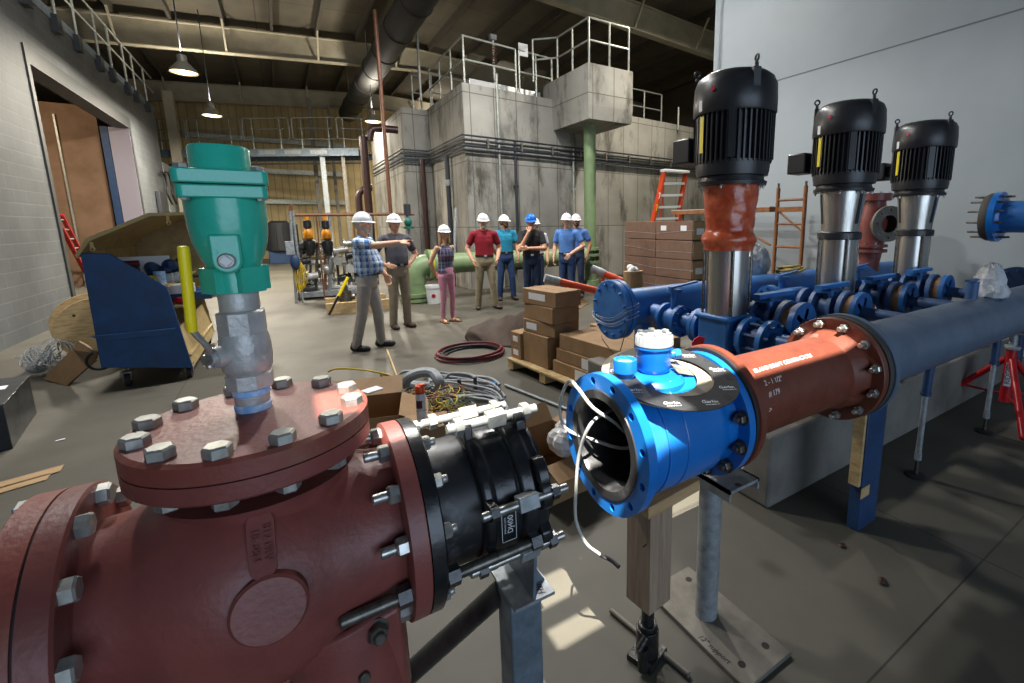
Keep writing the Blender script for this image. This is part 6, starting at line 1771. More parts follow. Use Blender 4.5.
for x, y in ((92, 243), (168, 217)):
    q = jp(x, y); b = MB(); b.span((q.x-0.012, JY-0.02, q.z-0.05), (q.x+0.012, JY-0.012, q.z+0.01)); b.torus((q.x, JY-0.016, q.z-0.06), (0, 1, 0), 0.015, 0.006, 14, 6); b.build('hasp', M['plywood_edge'], jb)
for x, yy in ((124, JY+0.1), (188, JY+0.1), (110, JY+DEP-0.1), (186, JY+DEP-0.1)):
    q = P(x, 372, Y=JY); r = 0.065
    cs = MB(); cs.cyl((q.x-0.02, yy, r), (q.x+0.02, yy, r), r, n=20); w_ = cs.build('caster', M['black_rubber'], jb)
    b = MB(); b.span((q.x-0.035, yy-0.03, r), (q.x-0.025, yy+0.03, 0.16)); b.span((q.x+0.025, yy-0.03, r), (q.x+0.035, yy+0.03, 0.16)); b.span((q.x-0.045, yy-0.045, 0.145), (q.x+0.045, yy+0.045, 0.16)); b.build('caster_fork', M['galv_dull'], w_)
b = MB(); b.torus((xs_[0][0]-0.03, JY+0.1, 0.3), (0, 1, 0), 0.09, 0.012, 20, 8); b.build('handle', M['black_rubber'], jb)
# tools on the shelves
z1 = shelf_z[0]+0.001; z2 = shelf_z[1]+0.001
def on_shelf(px, yy, z, **k): return V((P(px, 260, Y=yy).x, yy, z))
q = on_shelf(128, JY+0.35, z1+0.0)
t = thing('cordless_drill', 'maroon cordless drill on the upper shelf of the blue job box', 'drill', q)
b = MB(); b.cyl(q+V((-0.13, 0, 0.22)), q+V((0.08, 0, 0.22)), 0.035, n=16); b.cyl(q+V((-0.2, 0, 0.22)), q+V((-0.13, 0, 0.22)), 0.02, 0.03, n=14); b.build('motor_housing', M['hose_red'], t)
b = MB(); b.bar(q+V((0.04, 0, 0.2)), q+V((0.06, 0, 0.06)), 0.05, 0.055, up=(1, 0, 0)); b.build('grip', M['hose_black'], t)
MB().box(q+V((0.05, 0, 0.03)), (0.12, 0.08, 0.06)).build('battery', M['red'], t, bevel=0.008)
MB().cyl(q+V((-0.34, 0, 0.22)), q+V((-0.2, 0, 0.22)), 0.007, n=8).build('drill_bit', M['zinc'], t)
q = on_shelf(118, JY+0.6, z1)
tag(MB().box(q+V((0.1, 0.06, 0.14)), (0.62, 0.02, 0.28)).build('white_board', M['paper'], bevel=0.004), 'white board leaning behind the drill in the blue job box', 'board')
q = on_shelf(149, JY+0.3, z1); tag(MB().box(q+V((0, 0, 0.045)), (0.11, 0.1, 0.09)).build('yellow_box', M['yellow_tag'], bevel=0.008), 'small yellow box on the upper shelf of the job box', 'box')
q = on_shelf(157, JY+0.3, z1); tag(MB().cyl(q, q+V((0, 0, 0.13)), 0.05, n=18).build('white_jar', M['tape_blue']), 'pale blue jar beside the yellow box in the job box', 'jar')
q = on_shelf(165, JY+0.7, z1)
b = MB()
for k in range(14): b.sphere(q+V((random.uniform(-.16, .16), random.uniform(-.1, .1), random.uniform(.03, .2))), random.uniform(.04, .08), 8, 6)
tag(b.build('cable_bundle', M['blue_steel'], sharp=20), 'dark blue bundle of cable on the upper shelf of the job box', 'cable')
for k, px in enumerate((166, 172, 178)):
    q = on_shelf(px, JY+0.35+0.1*k, z1); tag(MB().box(q+V((0, 0, 0.05)), (0.07, 0.06, 0.1), rz=0.3*k).build('fitting', M['galv'], bevel=0.01), ['left', 'middle', 'right'][k]+' of three grey metal fittings on the upper job box shelf', 'fitting', 'fittings in the job box')
for k, (px, m, lab, sz) in enumerate(((172, 'white_plastic', 'white carton on the lower shelf of the job box', (0.3, 0.2, 0.1)), (176, 'cart_blue', 'flat blue case on the lower shelf of the job box', (0.5, 0.26, 0.09)), (188, 'blue_meter', 'bright blue case at the right of the lower job box shelf', (0.3, 0.2, 0.1)))):
    q = on_shelf(px, JY+0.35+0.2*k, z2+(0.1 if k == 0 else 0)); tag(MB().box(q+V((0.02*k, 0, sz[2]/2)), sz, rz=0.1*k).build('tool_case', M[m], bevel=0.008), lab, 'case')
q = on_shelf(177, JY+0.16, z2); tag(MB().sphere(q+V((0, 0, 0.04)), (0.09, 0.05, 0.04), 14, 8).build('red_rag', M['red']), 'crumpled red rag on the lower shelf of the job box', 'rag')
q = on_shelf(192, JY+0.7, z1); tag(MB().bar(q+V((-0.2, 0, 0.02)), q+V((0.2, 0.05, 0.03)), 0.05, 0.03).build('black_wrench', M['hose_black'], bevel=0.006), 'black tool lying at the right end of the upper job box shelf', 'tool')
# --- scrap paper on the floor at the left
for k, (x, y, s, lab) in enumerate(((60, 440, 0.03, 'tiny white scrap of paper on the dark floor'), (15, 486, 0.16, 'torn tan scrap of paper by the left edge'), (26, 478, 0.18, 'long tan strip of paper by the left edge'), (842, 546, 0.02, None), (882, 582, 0.025, None))):
    q = P(x, y, Z=0.004)
    if lab: tag(MB().prism([(-s, -s*.3), (s*.8, -s*.4), (s, s*.2), (-s*.6, s*.35)], q, (0.9, 0.4, 0), (-0.4, 0.9, 0), (0, 0, 0.003)).build('paper_scrap', M['card_pale'] if s > 0.05 else M['paper']), lab, 'paper')
    else: tag(MB().sphere(q+V((0, 0, s*.3)), (s, s*.7, s*.4), 8, 6).build('debris', M['oxide_pipe']), 'small dark crumb of debris on the floor %s the blue post' % ('just in front of' if k == 3 else 'well in front of'), 'debris')

# ------------------------------------------------------------------ mid hall: pallet pump, green pipe, bucket, chrome skid
def yv(px, py, y): return P(px, py, Y=y)
GY = 10.1
t = thing('green_pipe', 'thick sage green pipe with flanged elbow behind the standing woman', 'pipe', (2.6, GY, 0))
gz = yv(455, 263, GY).z; gr = 0.22
x0 = yv(428, 262, GY).x; x1 = yv(530, 262, GY).x
MB().cyl((x0, GY, gz), (x1+1.6, GY, gz), gr, n=32).build('pipe', M['green_pipe'], t)
for xx in (x0-0.02, x0+0.07): MB().cyl((xx, GY, gz), (xx+0.06, GY, gz), gr+0.1, n=36).build('flange', M['green_pipe'], t)
MB().cyl((x0+0.045, GY, gz), (x0+0.07, GY, gz), gr+0.085, n=36).build('flange_gasket', M['yellow_tag'], t)
b = MB(); pts = []
for k in range(9):
    a = PI/2*k/8; pts.append((x0-0.02-0.28*math.sin(a), GY, gz-0.28+0.28*math.cos(a)))
pts.append((x0-0.3, GY, gz-0.4)); b.tube(pts, gr, 28); b.build('elbow', M['green_pipe'], t)
for zz_ in (0.12, 0.02): MB().cyl((x0-0.3, GY, zz_), (x0-0.3, GY, zz_+0.07), gr+0.09, n=32).build('flange', M['green_pipe'], t)
MB().cyl((x0-0.3, GY, 0), (x0-0.3, GY, gz-0.38), gr, n=28).build('riser', M['green_pipe'], t)
for xx in (x1-0.3, x1+1.2): MB().span((xx-0.1, GY-0.15, 0), (xx+0.1, GY+0.15, gz-gr)).build('saddle_block', M['concrete_pad'], t)
vq = yv(408, 222, GY)
tv = thing('small_valve', 'small green capped valve on a thin pipe behind the man in the grey polo', 'valve', (vq.x, GY, 1.6))
MB().cyl((vq.x, GY, gz), (vq.x, GY, vq.z+0.35), 0.03, n=10).build('pipe', M['galv'], tv)
b = MB(); b.sphere((vq.x, GY, vq.z), (0.08, 0.08, 0.1), 14, 10); b.cyl((vq.x, GY, vq.z-0.14), (vq.x, GY, vq.z-0.09), 0.1, n=16); b.build('valve_body', mat('dark green enamel', '1c5f52', 0.4), tv)
MB().cyl((vq.x, GY, vq.z+0.14), (vq.x, GY, vq.z+0.36), 0.07, n=14).build('cap', M['conduit_dark'], tv)
q = fl(434, 303); 
t = thing('bucket', 'white plastic bucket with a red dot beside the woman', 'bucket', q)
hb2 = P(434, 285, Y=q.y).z; rb = 0.15
b = MB(); b.lathe(q, (0, 0, 1), [(0, rb*0.88), (hb2*0.86, rb), (hb2*0.86, rb*1.06), (hb2, rb*1.06), (hb2, rb*0.98), (0.02, rb*0.85), (0.02, 0.001)], 28, cap=False); b.lathe(q, (0, 0, -1), [(0, 0.001), (0, rb*0.88)], 28, cap=False); b.build('pail', M['white_plastic'], t)
fd = V((-q.x, -q.y, 0)).normalized(); b = MB(); b.cyl(q+V((0, 0, hb2*0.45))+fd*(rb*0.93), q+V((0, 0, hb2*0.45))+fd*(rb*0.965), 0.04, n=18); b.build('red_dot', M['red'], t)
# low timber skid with a small pump and a yellow handled tool
A2, B2 = fl(327, 315), fl(392, 309)
d1 = (B2-A2); d1.z = 0; L2 = d1.length; d1.normalize(); d2 = V((-d1.y, d1.x, 0))
t = thing('timber_skid', 'low timber skid behind the man in the plaid shirt', 'skid', A2)
th3 = math.atan2(d1.y, d1.x)
for v in (0.05, 0.8):
    MB().box(A2+d1*L2/2+d2*v+V((0, 0, 0.1)), (L2, 0.1, 0.2), rz=th3).build('beam', M['wood_pale'], t)
for u in (0.1, L2/2, L2-0.1): MB().box(A2+d1*u+d2*0.42+V((0, 0, 0.05)), (0.12, 0.8, 0.08), rz=th3).build('cross_board', M['wood_pale'], t)
for k, u in enumerate((0.35, 0.7)):
    q = A2+d1*u+d2*0.4+V((0, 0, 0.09))
    b = MB(); b.cyl(q, q+V((0, 0, 0.28)), 0.11, n=16); b.cyl(q+V((-0.16, 0, 0.16)), q+V((0.16, 0, 0.16)), 0.06, n=14); b.cyl(q+V((0, 0, 0.28)), q+V((0, 0, 0.4)), 0.05, n=12)
    tag(b.build('iron_fitting', M['steel_dark']), ['left', 'right'][k]+' dark iron fitting lying on the low timber skid', 'fitting', 'fittings on the timber skid')
a_, b_ = P(329, 315, Z=0.03), P(348, 277, Y=P(329, 315, Z=0.03).y)
t = thing('long_handled_cutter', 'long handled tool with a yellow grip leaning on the timber skid', 'tool', a_)
MB().cyl(a_, a_.lerp(b_, 0.55), 0.02, n=10).build('shaft', M['black_paint'], t)
MB().cyl(a_.lerp(b_, 0.5), b_, 0.026, n=10).build('yellow_grip', M['yellow'], t)
# chrome pipe skid with two amber actuators
KY = 12.0
k0, k1 = yv(291, 300, KY), yv(378, 300, KY)
sk = thing('pipe_skid', 'frame mounted skid of shiny small pipes and valves left of the plaid shirt man', 'pipe skid', ((k0.x+k1.x)/2, KY, 0))
def kp(px, py, dy=0.0): return P(px, py, Y=KY+dy)
for px in (330, 371): MB().cyl((kp(px, 290).x, KY, 0), (kp(px, 220).x, KY, kp(px, 216).z), 0.04, n=10).build('upright', M['galv'], sk)
for py, x0, x1 in ((262, 300, 378), (262, 300, 378), (280, 300, 378), (287, 305, 370)):
    dy = random.uniform(0, 0.5); MB().cyl(kp(x0, py, dy), kp(x1, py, dy), 0.05, n=10).build('horizontal_pipe', M['cast_stainless'], sk)
b = MB(); b.span((k0.x+0.1, KY-0.2, 0.05), (k1.x, KY+0.7, 0.16)); b.build('base_frame', M['galv'], sk)
for i in range(16):
    px = 300+i*4.9; dy = random.uniform(-0.1, 0.6); p = kp(px, 285+random.uniform(-4, 6), dy); q2 = kp(px+random.uniform(-3, 3), 246+random.uniform(-6, 12), dy)
    MB().cyl((p.x, p.y, 0.1), q2, 0.03, n=8).build('small_pipe', M[random.choice(['cast_stainless', 'steel_dark', 'galv', 'copper'])], sk)
for i in range(40):
    p = kp(random.uniform(298, 374), random.uniform(243, 296), random.uniform(-0.15, 0.4))
    b = MB()
    if i % 3 == 0: b.sphere(p, random.uniform(.07, .11), 12, 8); b.cyl(p-V((.16, 0, 0)), p+V((.16, 0, 0)), 0.04, n=10)
    elif i % 3 == 1: b.cyl(p-V((0, .1, .0)), p+V((0, .1, 0)), 0.1, n=14); b.cyl(p, p+V((0, 0, .18)), 0.03, n=8)
    else: b.cyl(p-V((.14, 0, .02)), p+V((.14, 0, .02)), 0.08, n=14); b.cyl(p-V((.16, 0, .02)), p-V((.13, 0, .02)), 0.12, n=14)
    b.build('small_valve', M[random.choice(['cast_stainless', 'zinc_bright', 'zinc', 'black_paint'])], sk)
for px in (309, 327):
    q = kp(px, 240); b = MB()
    b.lathe((q.x, q.y, q.z), (0, 0, 1), [(-0.35, 0.07), (-0.12, 0.12), (-0.02, 0.11), (0, 0.07)], 20); a_ = b.build('actuator_base', M['black_paint'], sk)
    z0 = q.z
    MB().lathe((q.x, q.y, z0), (0, 0, 1), [(0, 0.05), (0.04, 0.095), (0.16, 0.1), (0.24, 0.06)], 20).build('amber_dome', M['amber'], a_)
    MB().lathe((q.x, q.y, z0), (0, 0, 1), [(0.24, 0.05), (0.28, 0.085), (0.42, 0.08), (0.44, 0.04)], 20).build('black_cap', M['black_paint'], a_)
    MB().cyl((q.x, q.y, z0+0.44), (q.x, q.y, z0+0.56), 0.045, n=14).build('amber_tip', M['amber'], a_)
# leaning pole with junction box and yellow cord, copper crossbar
p0, p1 = kp(295, 300, -0.6), kp(290, 211, -0.6)
t = thing('pipe_pole', 'leaning galvanised pole with a grey switch box left of the pipe skid', 'pole', (p0.x, p0.y, 0))
MB().cyl((p0.x+0.02, p0.y, 0), p1, 0.03, n=10).build('pole', M['galv'], t)
MB().cyl((p0.x+0.14, p0.y, 0), p1+V((0.05, 0, 0)), 0.025, n=10).build('pole', M['galv'], t)
q = kp(290, 248, -0.7); MB().box(q, (0.16, 0.1, 0.28)).build('switch_box', M['galv'], t, bevel=0.01)
q = kp(295, 262, -0.7); MB().sphere(q, (0.09, 0.07, 0.17), 12, 8).build('blue_bag', M['blue_steel'], t)
b = MB(); qa, qb = kp(299, 262, -0.65), kp(302, 292, -0.65)
for k in range(5):
    o_ = 0.012*(k-2)
    b.tube([qa+V((o_, 0, 0)), qa.lerp(qb, 0.5)+V((o_*3-0.03, 0.02*k, 0)), qb+V((o_*2, 0, 0.02*k)), qa.lerp(qb, 0.45)+V((o_*3+0.05, -0.02*k, 0)), qa+V((o_+0.01, 0, 0.0))], 0.009, 6, 5)
tag(b.build('yellow_cable', M['cord_yellow']), 'yellow cable hanging in a loop from the leaning pole by the pipe skid', 'cable')
y_ = KY-0.5
MB_ = MB(); MB_.cyl(P(289, 215, Y=y_), P(414, 214, Y=y_), 0.035, n=10)
for px in (290, 316, 353):
    a_ = P(px, 215, Y=y_); MB_.cyl(a_, V((a_.x, y_, 0.0)), 0.015, n=8)
MB_.cyl(P(290, 215, Y=y_), P(291, 204, Y=y_), 0.035, n=8)
tag(MB_.build('copper_pipework', M['copper']), 'copper crossbar pipe with thin drops above the chrome skid', 'pipe')
# black tank on a blue stand at the rear wall
q = P(281, 259, Z=0); q = V((q.x, min(q.y, 25.0), 0)); yy = 24.5
t = thing('transformer', 'black cylindrical tank on a dark blue base near the tan rear wall', 'tank', (P(282, 250, Y=yy).x, yy, 0))
xx = P(282, 250, Y=yy).x
zA, zB, zC = P(282, 250, Y=yy).z, P(282, 250, Y=yy).z, P(282, 223, Y=yy).z
b = MB(); b.cyl((xx, yy, zA), (xx, yy, zC), 0.62, n=28); b.cyl((xx, yy, zC), (xx, yy, zC+0.1), 0.4, 0.3, n=24)
for k in range(14):
    a = 2*PI*k/14; b.box((xx+0.64*math.cos(a), yy+0.64*math.sin(a), (zA+zC)/2), (0.1, 0.03, (zC-zA)*0.9), rz=a)
b.build('ribbed_tank', M['tank_black'], t)
MB().box((xx, yy, zA/2), (1.0, 0.8, zA)).build('base', M['blue_steel'], t, bevel=0.02)
MB().cyl((xx-0.7, yy, zA+0.5), (xx-0.95, yy, zA+0.5), 0.12, n=14).build('side_port', M['tank_black'], t)
# posts along the rear
for k, (px, ytop, w, lab) in enumerate(((322, 170, 0.16, 'slim grey steel post standing near the rear wall, left one'), (340, 180, 0.12, 'slim grey steel post standing near the rear wall, right one'))):
    q = P(px, 230, Y=24.0+k); tag(MB().span((q.x-w/2, q.y-w/2, 0), (q.x+w/2, q.y+w/2, 7.0)).build('steel_post', M['galv_dull']), lab, 'post')
# --- pipes on the tank
def vpipe(name, label, px, py0, py1, y, r, m, cat='pipe', px1=None, brackets=0):
    a = P(px, py0, Y=y); b2 = P(px if px1 is None else px1, py1, Y=y)
    t = thing(name, label, cat, (b2.x, y, max(b2.z, 0)))
    x = (a.x+b2.x)/2
    MB().cyl((x, y, max(b2.z, 0)), (x, y, a.z), r, n=12).build('pipe', M[m], t)
    for k in range(brackets):
        z = max(b2.z, 0)+(a.z-max(b2.z, 0))*(k+1)/(brackets+1)
        MB().box((x, y+0.02, z), (r*4, 0.06, 0.05)).build('bracket', M[m], t)
    return t
vpipe('copper_riser', 'tall copper pipe rising from the floor to the roof in front of the tank', 383, 12, 300, 11.9, 0.045, 'copper', px1=390)
vpipe('hanger_rod', 'thin pale rod hanging from the roof above the lower tank bay', 418, 0, 100, 13.5, 0.035, 'rail', cat='rod')
t = vpipe('oxide_riser', 'dark oxide pipe with an elbow running up the tank side', 369, 137, 300, 14.0, 0.1, 'oxide_pipe', px1=371)
q = P(369, 137, Y=14.0); q2 = P(386, 129, Y=14.0)
b = MB(); b.tube([(q.x, 14, q.z-0.1), (q.x+0.02, 14, q.z+0.05), (q.x+0.15, 14, q2.z-0.02), (q2.x+0.3, 14, q2.z)], 0.1, 12, 4); b.build('elbow', M['oxide_pipe'], t)
q = P(358, 193, Y=14.2); q2 = P(372, 188, Y=14.2)
t = thing('oxide_branch', 'shorter dark oxide pipe with an elbow beside the tall oxide riser', 'pipe', (q.x, 14.2, 0))
b = MB(); b.tube([(q.x, 14.2, 0), (q.x, 14.2, q.z-0.15), (q.x+0.03, 14.2, q.z), (q.x+0.2, 14.2, q2.z), (q2.x, 14.2, q2.z)], 0.09, 12, 1); b.build('pipe', M['oxide_pipe'], t)
yf_ = TY-0.06
def tfz(px, py, off=-0.07):
    """point just in front of the tank's front face"""
    lo, hi = 9.5, 13.0
    for _ in range(40):
        m_ = (lo+hi)/2; q = P(px, py, Y=m_)
        if q.y < TY+(q.x-TX)*math.sin(ang)/math.cos(ang)+off: lo = m_
        else: hi = m_
    return P(px, py, Y=lo)
for px0, px1, ptop, pbot, m, r, nm, lb in ((502.5, 505, 75, 300, 'rail', 0.03, 'conduit', 'pale conduit running straight down the tank front'), (519, 520, 142, 300, 'conduit_dark', 0.035, 'conduit', 'dark conduit dropping from the pipe run on the tank front'), (574, 575, 148, 300, 'rail', 0.03, 'conduit', 'pale conduit beside the green column on the tank front'), (678, 678, 107, 130, 'rail', 0.03, 'conduit', 'short pale conduit at the far right of the tank top')):
    a_ = tfz(px0, ptop); b_ = tfz(px1, pbot)
    t = thing(nm, lb, 'conduit', (b_.x, b_.y, 0))
    MB().cyl((b_.x, b_.y, max(0, b_.z)), (b_.x, b_.y, a_.z), r, n=10).build('pipe', M[m], t)
    for f in (0.3, 0.7): MB().box((b_.x, b_.y+0.02, a_.z*f), (0.12, 0.06, 0.06)).build('clip', M[m], t)
# horizontal pipe run wrapping the tank
for k, (za, m, r) in enumerate(((134.5, 'conduit_dark', 0.022), (139, 'conduit_dark', 0.028), (145, 'conduit_dark', 0.03), (149, 'conduit_dark', 0.026))):
    c0 = tfz(463, za, -0.1); z = c0.z
    t = thing('tank_pipe_run', 'dark pipe wrapping the tank corner and steps, %s of four' % ['topmost', 'second from the top', 'third from the top', 'lowest'][k], 'pipe', (TX-0.1, TY-0.1, z), 'pipes wrapped round the tank')
    b = MB(); b.tube([V((x2-0.1, Y2+4.5, z)), V((x2-0.1, Y2-0.1, z)), V((TX-0.1, Y2-0.1, z)), V((TX-0.1, TY-0.1, z)), tf(13, TY-0.1)+V((0, 0, z))], r, 8); b.build('pipe', M[m], t)
    if k == 1:
        for f in range(8): q = tf(4.4+f*0.95, TY-0.09); MB().box(q+V((0, 0, z-0.05)), (0.04, 0.08, 0.22)).build('clamp', M['galv_dull'], t)
q = tfz(450, 152)
zr0 = tfz(463, 145).z
t = thing('oxide_drop', 'dark oxide stained pipe in the inner corner of the tank', 'pipe', (TX-0.25, Y2-0.2, 0)); MB().cyl((TX-0.3, Y2-0.12, 0), (TX-0.3, Y2-0.12, zr0), 0.07, n=12).build('pipe', M['oxide_pipe'], t)
t = thing('dark_drop', 'dark conduit with clamp on the shaded tank side', 'conduit', (TX-0.12, TY+0.8, 0)); yq = P(449, 200, X=TX-0.12).y; MB().cyl((TX-0.12, yq, 0), (TX-0.12, yq, zr0-0.1), 0.06, n=12).build('pipe', M['conduit_dark'], t); MB().cyl((TX-0.12, yq, 2.6), (TX-0.12, yq, 2.75), 0.08, n=12).build('coupling', M['galv'], t)
a_, b_ = P(456, 208, Y=10.6), P(451, 262, Y=10.3)
tag(MB().cyl(a_, V((b_.x, b_.y, 0.0)), 0.03, n=8).build('leaning_pipe', M['galv']), 'thin silver pipe leaning on the tank behind the woman', 'pipe')
# grey panel box and hose loops on the rear left wall
q = P(162, 204, X=XL+0.06); tag(MB().span((XL-0.0+0.02, q.y-0.5, q.z-0.35), (XL+0.12, q.y+0.6, q.z+0.4)).build('panel_box', M['dark_steel'], bevel=0.01), 'dark grey panel box on the rear left wall', 'panel')
b = MB()
for k, off in enumerate((0, 0.5, 1.0)): 
    pts = [P(x+off*9, y, X=XL+0.1) for x, y in ((160, 172), (164, 174), (167, 186), (168, 195), (172, 204))]
    b.tube(pts, 0.03, 8, 4)
tag(b.build('hose_loops', M['hose_black']), 'black hoses looped on the rear left wall', 'hose')
# ladder of red and steel inside the doorway
a_, b_ = P(64, 215, X=XL-1.6), P(78, 250, X=XL-1.6)
t = thing('red_ladder', 'red ladder leaning inside the lit doorway', 'ladder', (XL-1.6, b_.y, 0))
ylad = P(70, 240, X=XL-1.3).y
for dy in (0, 0.45):
    MB().bar((XL-1.3, ylad+1.0+dy, 0), (XL-1.3, ylad-0.7+dy, 1.95), 0.08, 0.05).build('rail', M['red'], t)
for k in range(8):
    f = k/8+0.06; MB().cyl((XL-1.3, ylad+1.0-1.7*f, 1.95*f), (XL-1.3, ylad+1.45-1.7*f, 1.95*f), 0.018, n=8).build('rung', M['alu'], t)
# ------------------------------------------------------------------ roof services
dq = P(398, 30, Z=6.55); dx_ = dq.x
t = thing('ribbed_duct', 'long dark ribbed duct hung under the roof', 'duct', (dx_, 14, 6.3))
MB().cyl((dx_, 5.5, 6.55), (dx_, 24, 6.55), 0.36, n=28).build('duct', M['duct'], t)
y = 6
while y < 24: MB().torus((dx_, y, 6.55), (0, 1, 0), 0.362, 0.02, 28, 6).build('seam_ring', M['duct'], t); y += 1.8
for y in (8, 13, 18, 23): MB().cyl((dx_, y, 6.9), (dx_, y, 8.05), 0.012, n=6).build('hanger', M['rail'], t)
LAMPS = []
lamp_glow = emis('warm lamp lens', 'ffd98c', 12)
M['lamp_shade'] = mat('grey lamp shade', '8c8a82', 0.45, 0.3)
def lamp(label, x, y, z, group='high bay lamps', power=620, tint=(1.0, 0.91, 0.76), up=0.2):
    t = thing('high_bay_lamp', label, 'lamp', (x, y, z), group)
    MB().cyl((x, y, z+0.3), (x, y, deckz(x)-0.02), 0.012, n=8).build('hanger_rod', M['conduit_dark'], t)
    MB().lathe((x, y, z), (0, 0, 1), [(0.22, 0.09), (0.36, 0.09), (0.4, 0.03)], 20).build('ballast_can', M['lamp_shade'], t)
    b = MB(); b.lathe((x, y, z), (0, 0, 1), [(0, 0.26), (0.06, 0.24), (0.18, 0.14), (0.24, 0.08)], 28, cap=False); b.lathe((x, y, z), (0, 0, 1), [(0.235, 0.075), (0.175, 0.13), (0.055, 0.23), (0, 0.255)], 28, cap=False); b.build('shade', M['lamp_shade'], t)
    b = MB(); b.lathe((x, y, z), (0, 0, 1), [(0.0, 0.0001), (0.005, 0.2), (0.03, 0.235), (0.032, 0.001)], 24, cap=False); b.build('lens', lamp_glow, t)
    L = bpy.data.lights.new('lamp light', 'AREA'); L.shape = 'DISK'; L.size = 0.44; L.color = tint; L.energy = power
    o = bpy.data.objects.new('lamp_light', L); COL.objects.link(o); o.parent = t; o.location = (0, 0, -0.03)
    LAMPS.append(o)
    U = bpy.data.lights.new('added uplight', 'AREA'); U.shape = 'DISK'; U.size = 0.3; U.color = tint; U.energy = power*up  # upward disc added on top of the shade to brighten the roof
    o = bpy.data.objects.new('added_uplight', U); COL.objects.link(o); o.parent = t; o.location = (0, 0, 0.46); o.rotation_euler = (PI, 0, 0)
    return t
q = P(184, 73, Y=14.0); lamp('high bay lamp with glowing lens nearest the block wall loft', q.x, q.y, q.z)
q = P(212, 116, Y=18.5); lamp('high bay lamp with glowing lens above the rear walkway', q.x, q.y, q.z)
q = P(373, 122, Y=17.5); lamp('high bay lamp with glowing lens beside the tank', q.x, q.y, q.z)
# ------------------------------------------------------------------ people
def cloth(name, c, c2=None, rough=0.85, scale=14, bump=0.5, bscale=9):
    return mat(name, c, rough, c2=c2 or c, scale=scale, bump=bump, bscale=bscale)
M['skin'] = mat('skin', 'dcab8c', 0.55, c2='cc987c', scale=14)
M['skin_tan'] = mat('tanned skin', 'c69272', 0.55, c2='b58264', scale=14)
M['lip'] = mat('lip', '8a4a42', 0.5)
M['eye'] = mat('dark eye', '1d1613', 0.25)
M['eyewhite'] = mat('eye white', 'cfc8c0', 0.3)
M['hat_white'] = mat('white hard hat shell', 'dfe2e4', 0.3, c2='d2d6d9', scale=8)
M['hat_blue'] = mat('blue hard hat shell', '1467c2', 0.3)
M['hair_grey'] = mat('grey hair', '8f8880', 0.8, c2='6d665e', scale=60)
M['hair_brown'] = mat('brown hair', '3d2c22', 0.8, c2='57402f', scale=60)
M['hair_blonde'] = mat('blonde hair', 'b8925a', 0.7, c2='9a7440', scale=60, stretch=(6, 6, 0.6))
M['beard_white'] = mat('white beard', 'c2b6ab', 0.85, c2='a3968c', scale=60)
M['khaki_grey'] = cloth('grey khaki cloth', 'a59d93', '968e84')
M['khaki'] = cloth('khaki cloth', '978b75', '877c66')
M['khaki_olive'] = cloth('olive khaki cloth', '92886d', '827960')
M['pink'] = cloth('pink cloth', 'd494a8', 'c7849a')
M['denim'] = cloth('blue denim', '243f68', '1c3255')
M['denim_dark'] = cloth('dark denim', '1e2f4c', '182640')
M['polo'] = cloth('slate grey knit', '55565f', '4a4b54')
M['crimson'] = cloth('crimson cotton', '8f1226', '7c0f20')
M['teal'] = cloth('teal cotton', '1d86a8', '187694')
M['black_knit'] = cloth('black knit', '1c1a1d', '252327')
M['blue_shirt'] = cloth('mid blue cotton', '4d7cbc', '426fae')
M['blue_shirt2'] = cloth('blue work cotton', '4a6fb0', '3f639f')
M['white_cotton'] = cloth('white cotton', 'c3c6cc')
M['leather'] = mat('dark belt leather', '1d1815', 0.5)
M['boot'] = mat('brown boot leather', '3b2a20', 0.6, c2='2b1e17', scale=20)
M['boot_black'] = mat('black shoe leather', '17161a', 0.5)
M['sandal'] = mat('tan sandal', '6b4a33', 0.6)
def banded(name, base, bands):
    """woven checks: each band is (axis, frequency, phase, width, colour, strength)"""
    m = mat(name, base, 0.85, bump=0.4, bscale=9)
    nt = m.node_tree; N = nt.nodes; L = nt.links; b = N['Principled BSDF']
    tc = N.new('ShaderNodeTexCoord'); sp = N.new('ShaderNodeSeparateXYZ'); L.new(tc.outputs['Object'], sp.inputs[0])
    at2 = N.new('ShaderNodeMath'); at2.operation = 'ARCTAN2'; L.new(sp.outputs['X'], at2.inputs[0]); L.new(sp.outputs['Y'], at2.inputs[1])
    ad = N.new('ShaderNodeMath'); ad.operation = 'MULTIPLY'; L.new(at2.outputs[0], ad.inputs[0]); ad.inputs[1].default_value = 0.17
    col = None
    rgb = N.new('ShaderNodeRGB'); rgb.outputs[0].default_value = lin(base); col = rgb.outputs[0]
    for axis, fr, ph, wd, c, st in bands:
        s = ad.outputs[0] if axis == 'X' else sp.outputs['Z']
        a = N.new('ShaderNodeMath'); a.operation = 'MULTIPLY_ADD'; L.new(s, a.inputs[0]); a.inputs[1].default_value = fr; a.inputs[2].default_value = ph+50
        f = N.new('ShaderNodeMath'); f.operation = 'FRACT'; L.new(a.outputs[0], f.inputs[0])
        l = N.new('ShaderNodeMath'); l.operation = 'LESS_THAN'; L.new(f.outputs[0], l.inputs[0]); l.inputs[1].default_value = wd
        k = N.new('ShaderNodeMath'); k.operation = 'MULTIPLY'; L.new(l.outputs[0], k.inputs[0]); k.inputs[1].default_value = st
        mx_ = N.new('ShaderNodeMix'); mx_.data_type = 'RGBA'; mx_.inputs['B'].default_value = lin(c)
        L.new(k.outputs[0], mx_.inputs['Factor']); L.new(col, mx_.inputs['A']); col = mx_.outputs['Result']
    L.new(col, b.inputs['Base Color'])
    return m
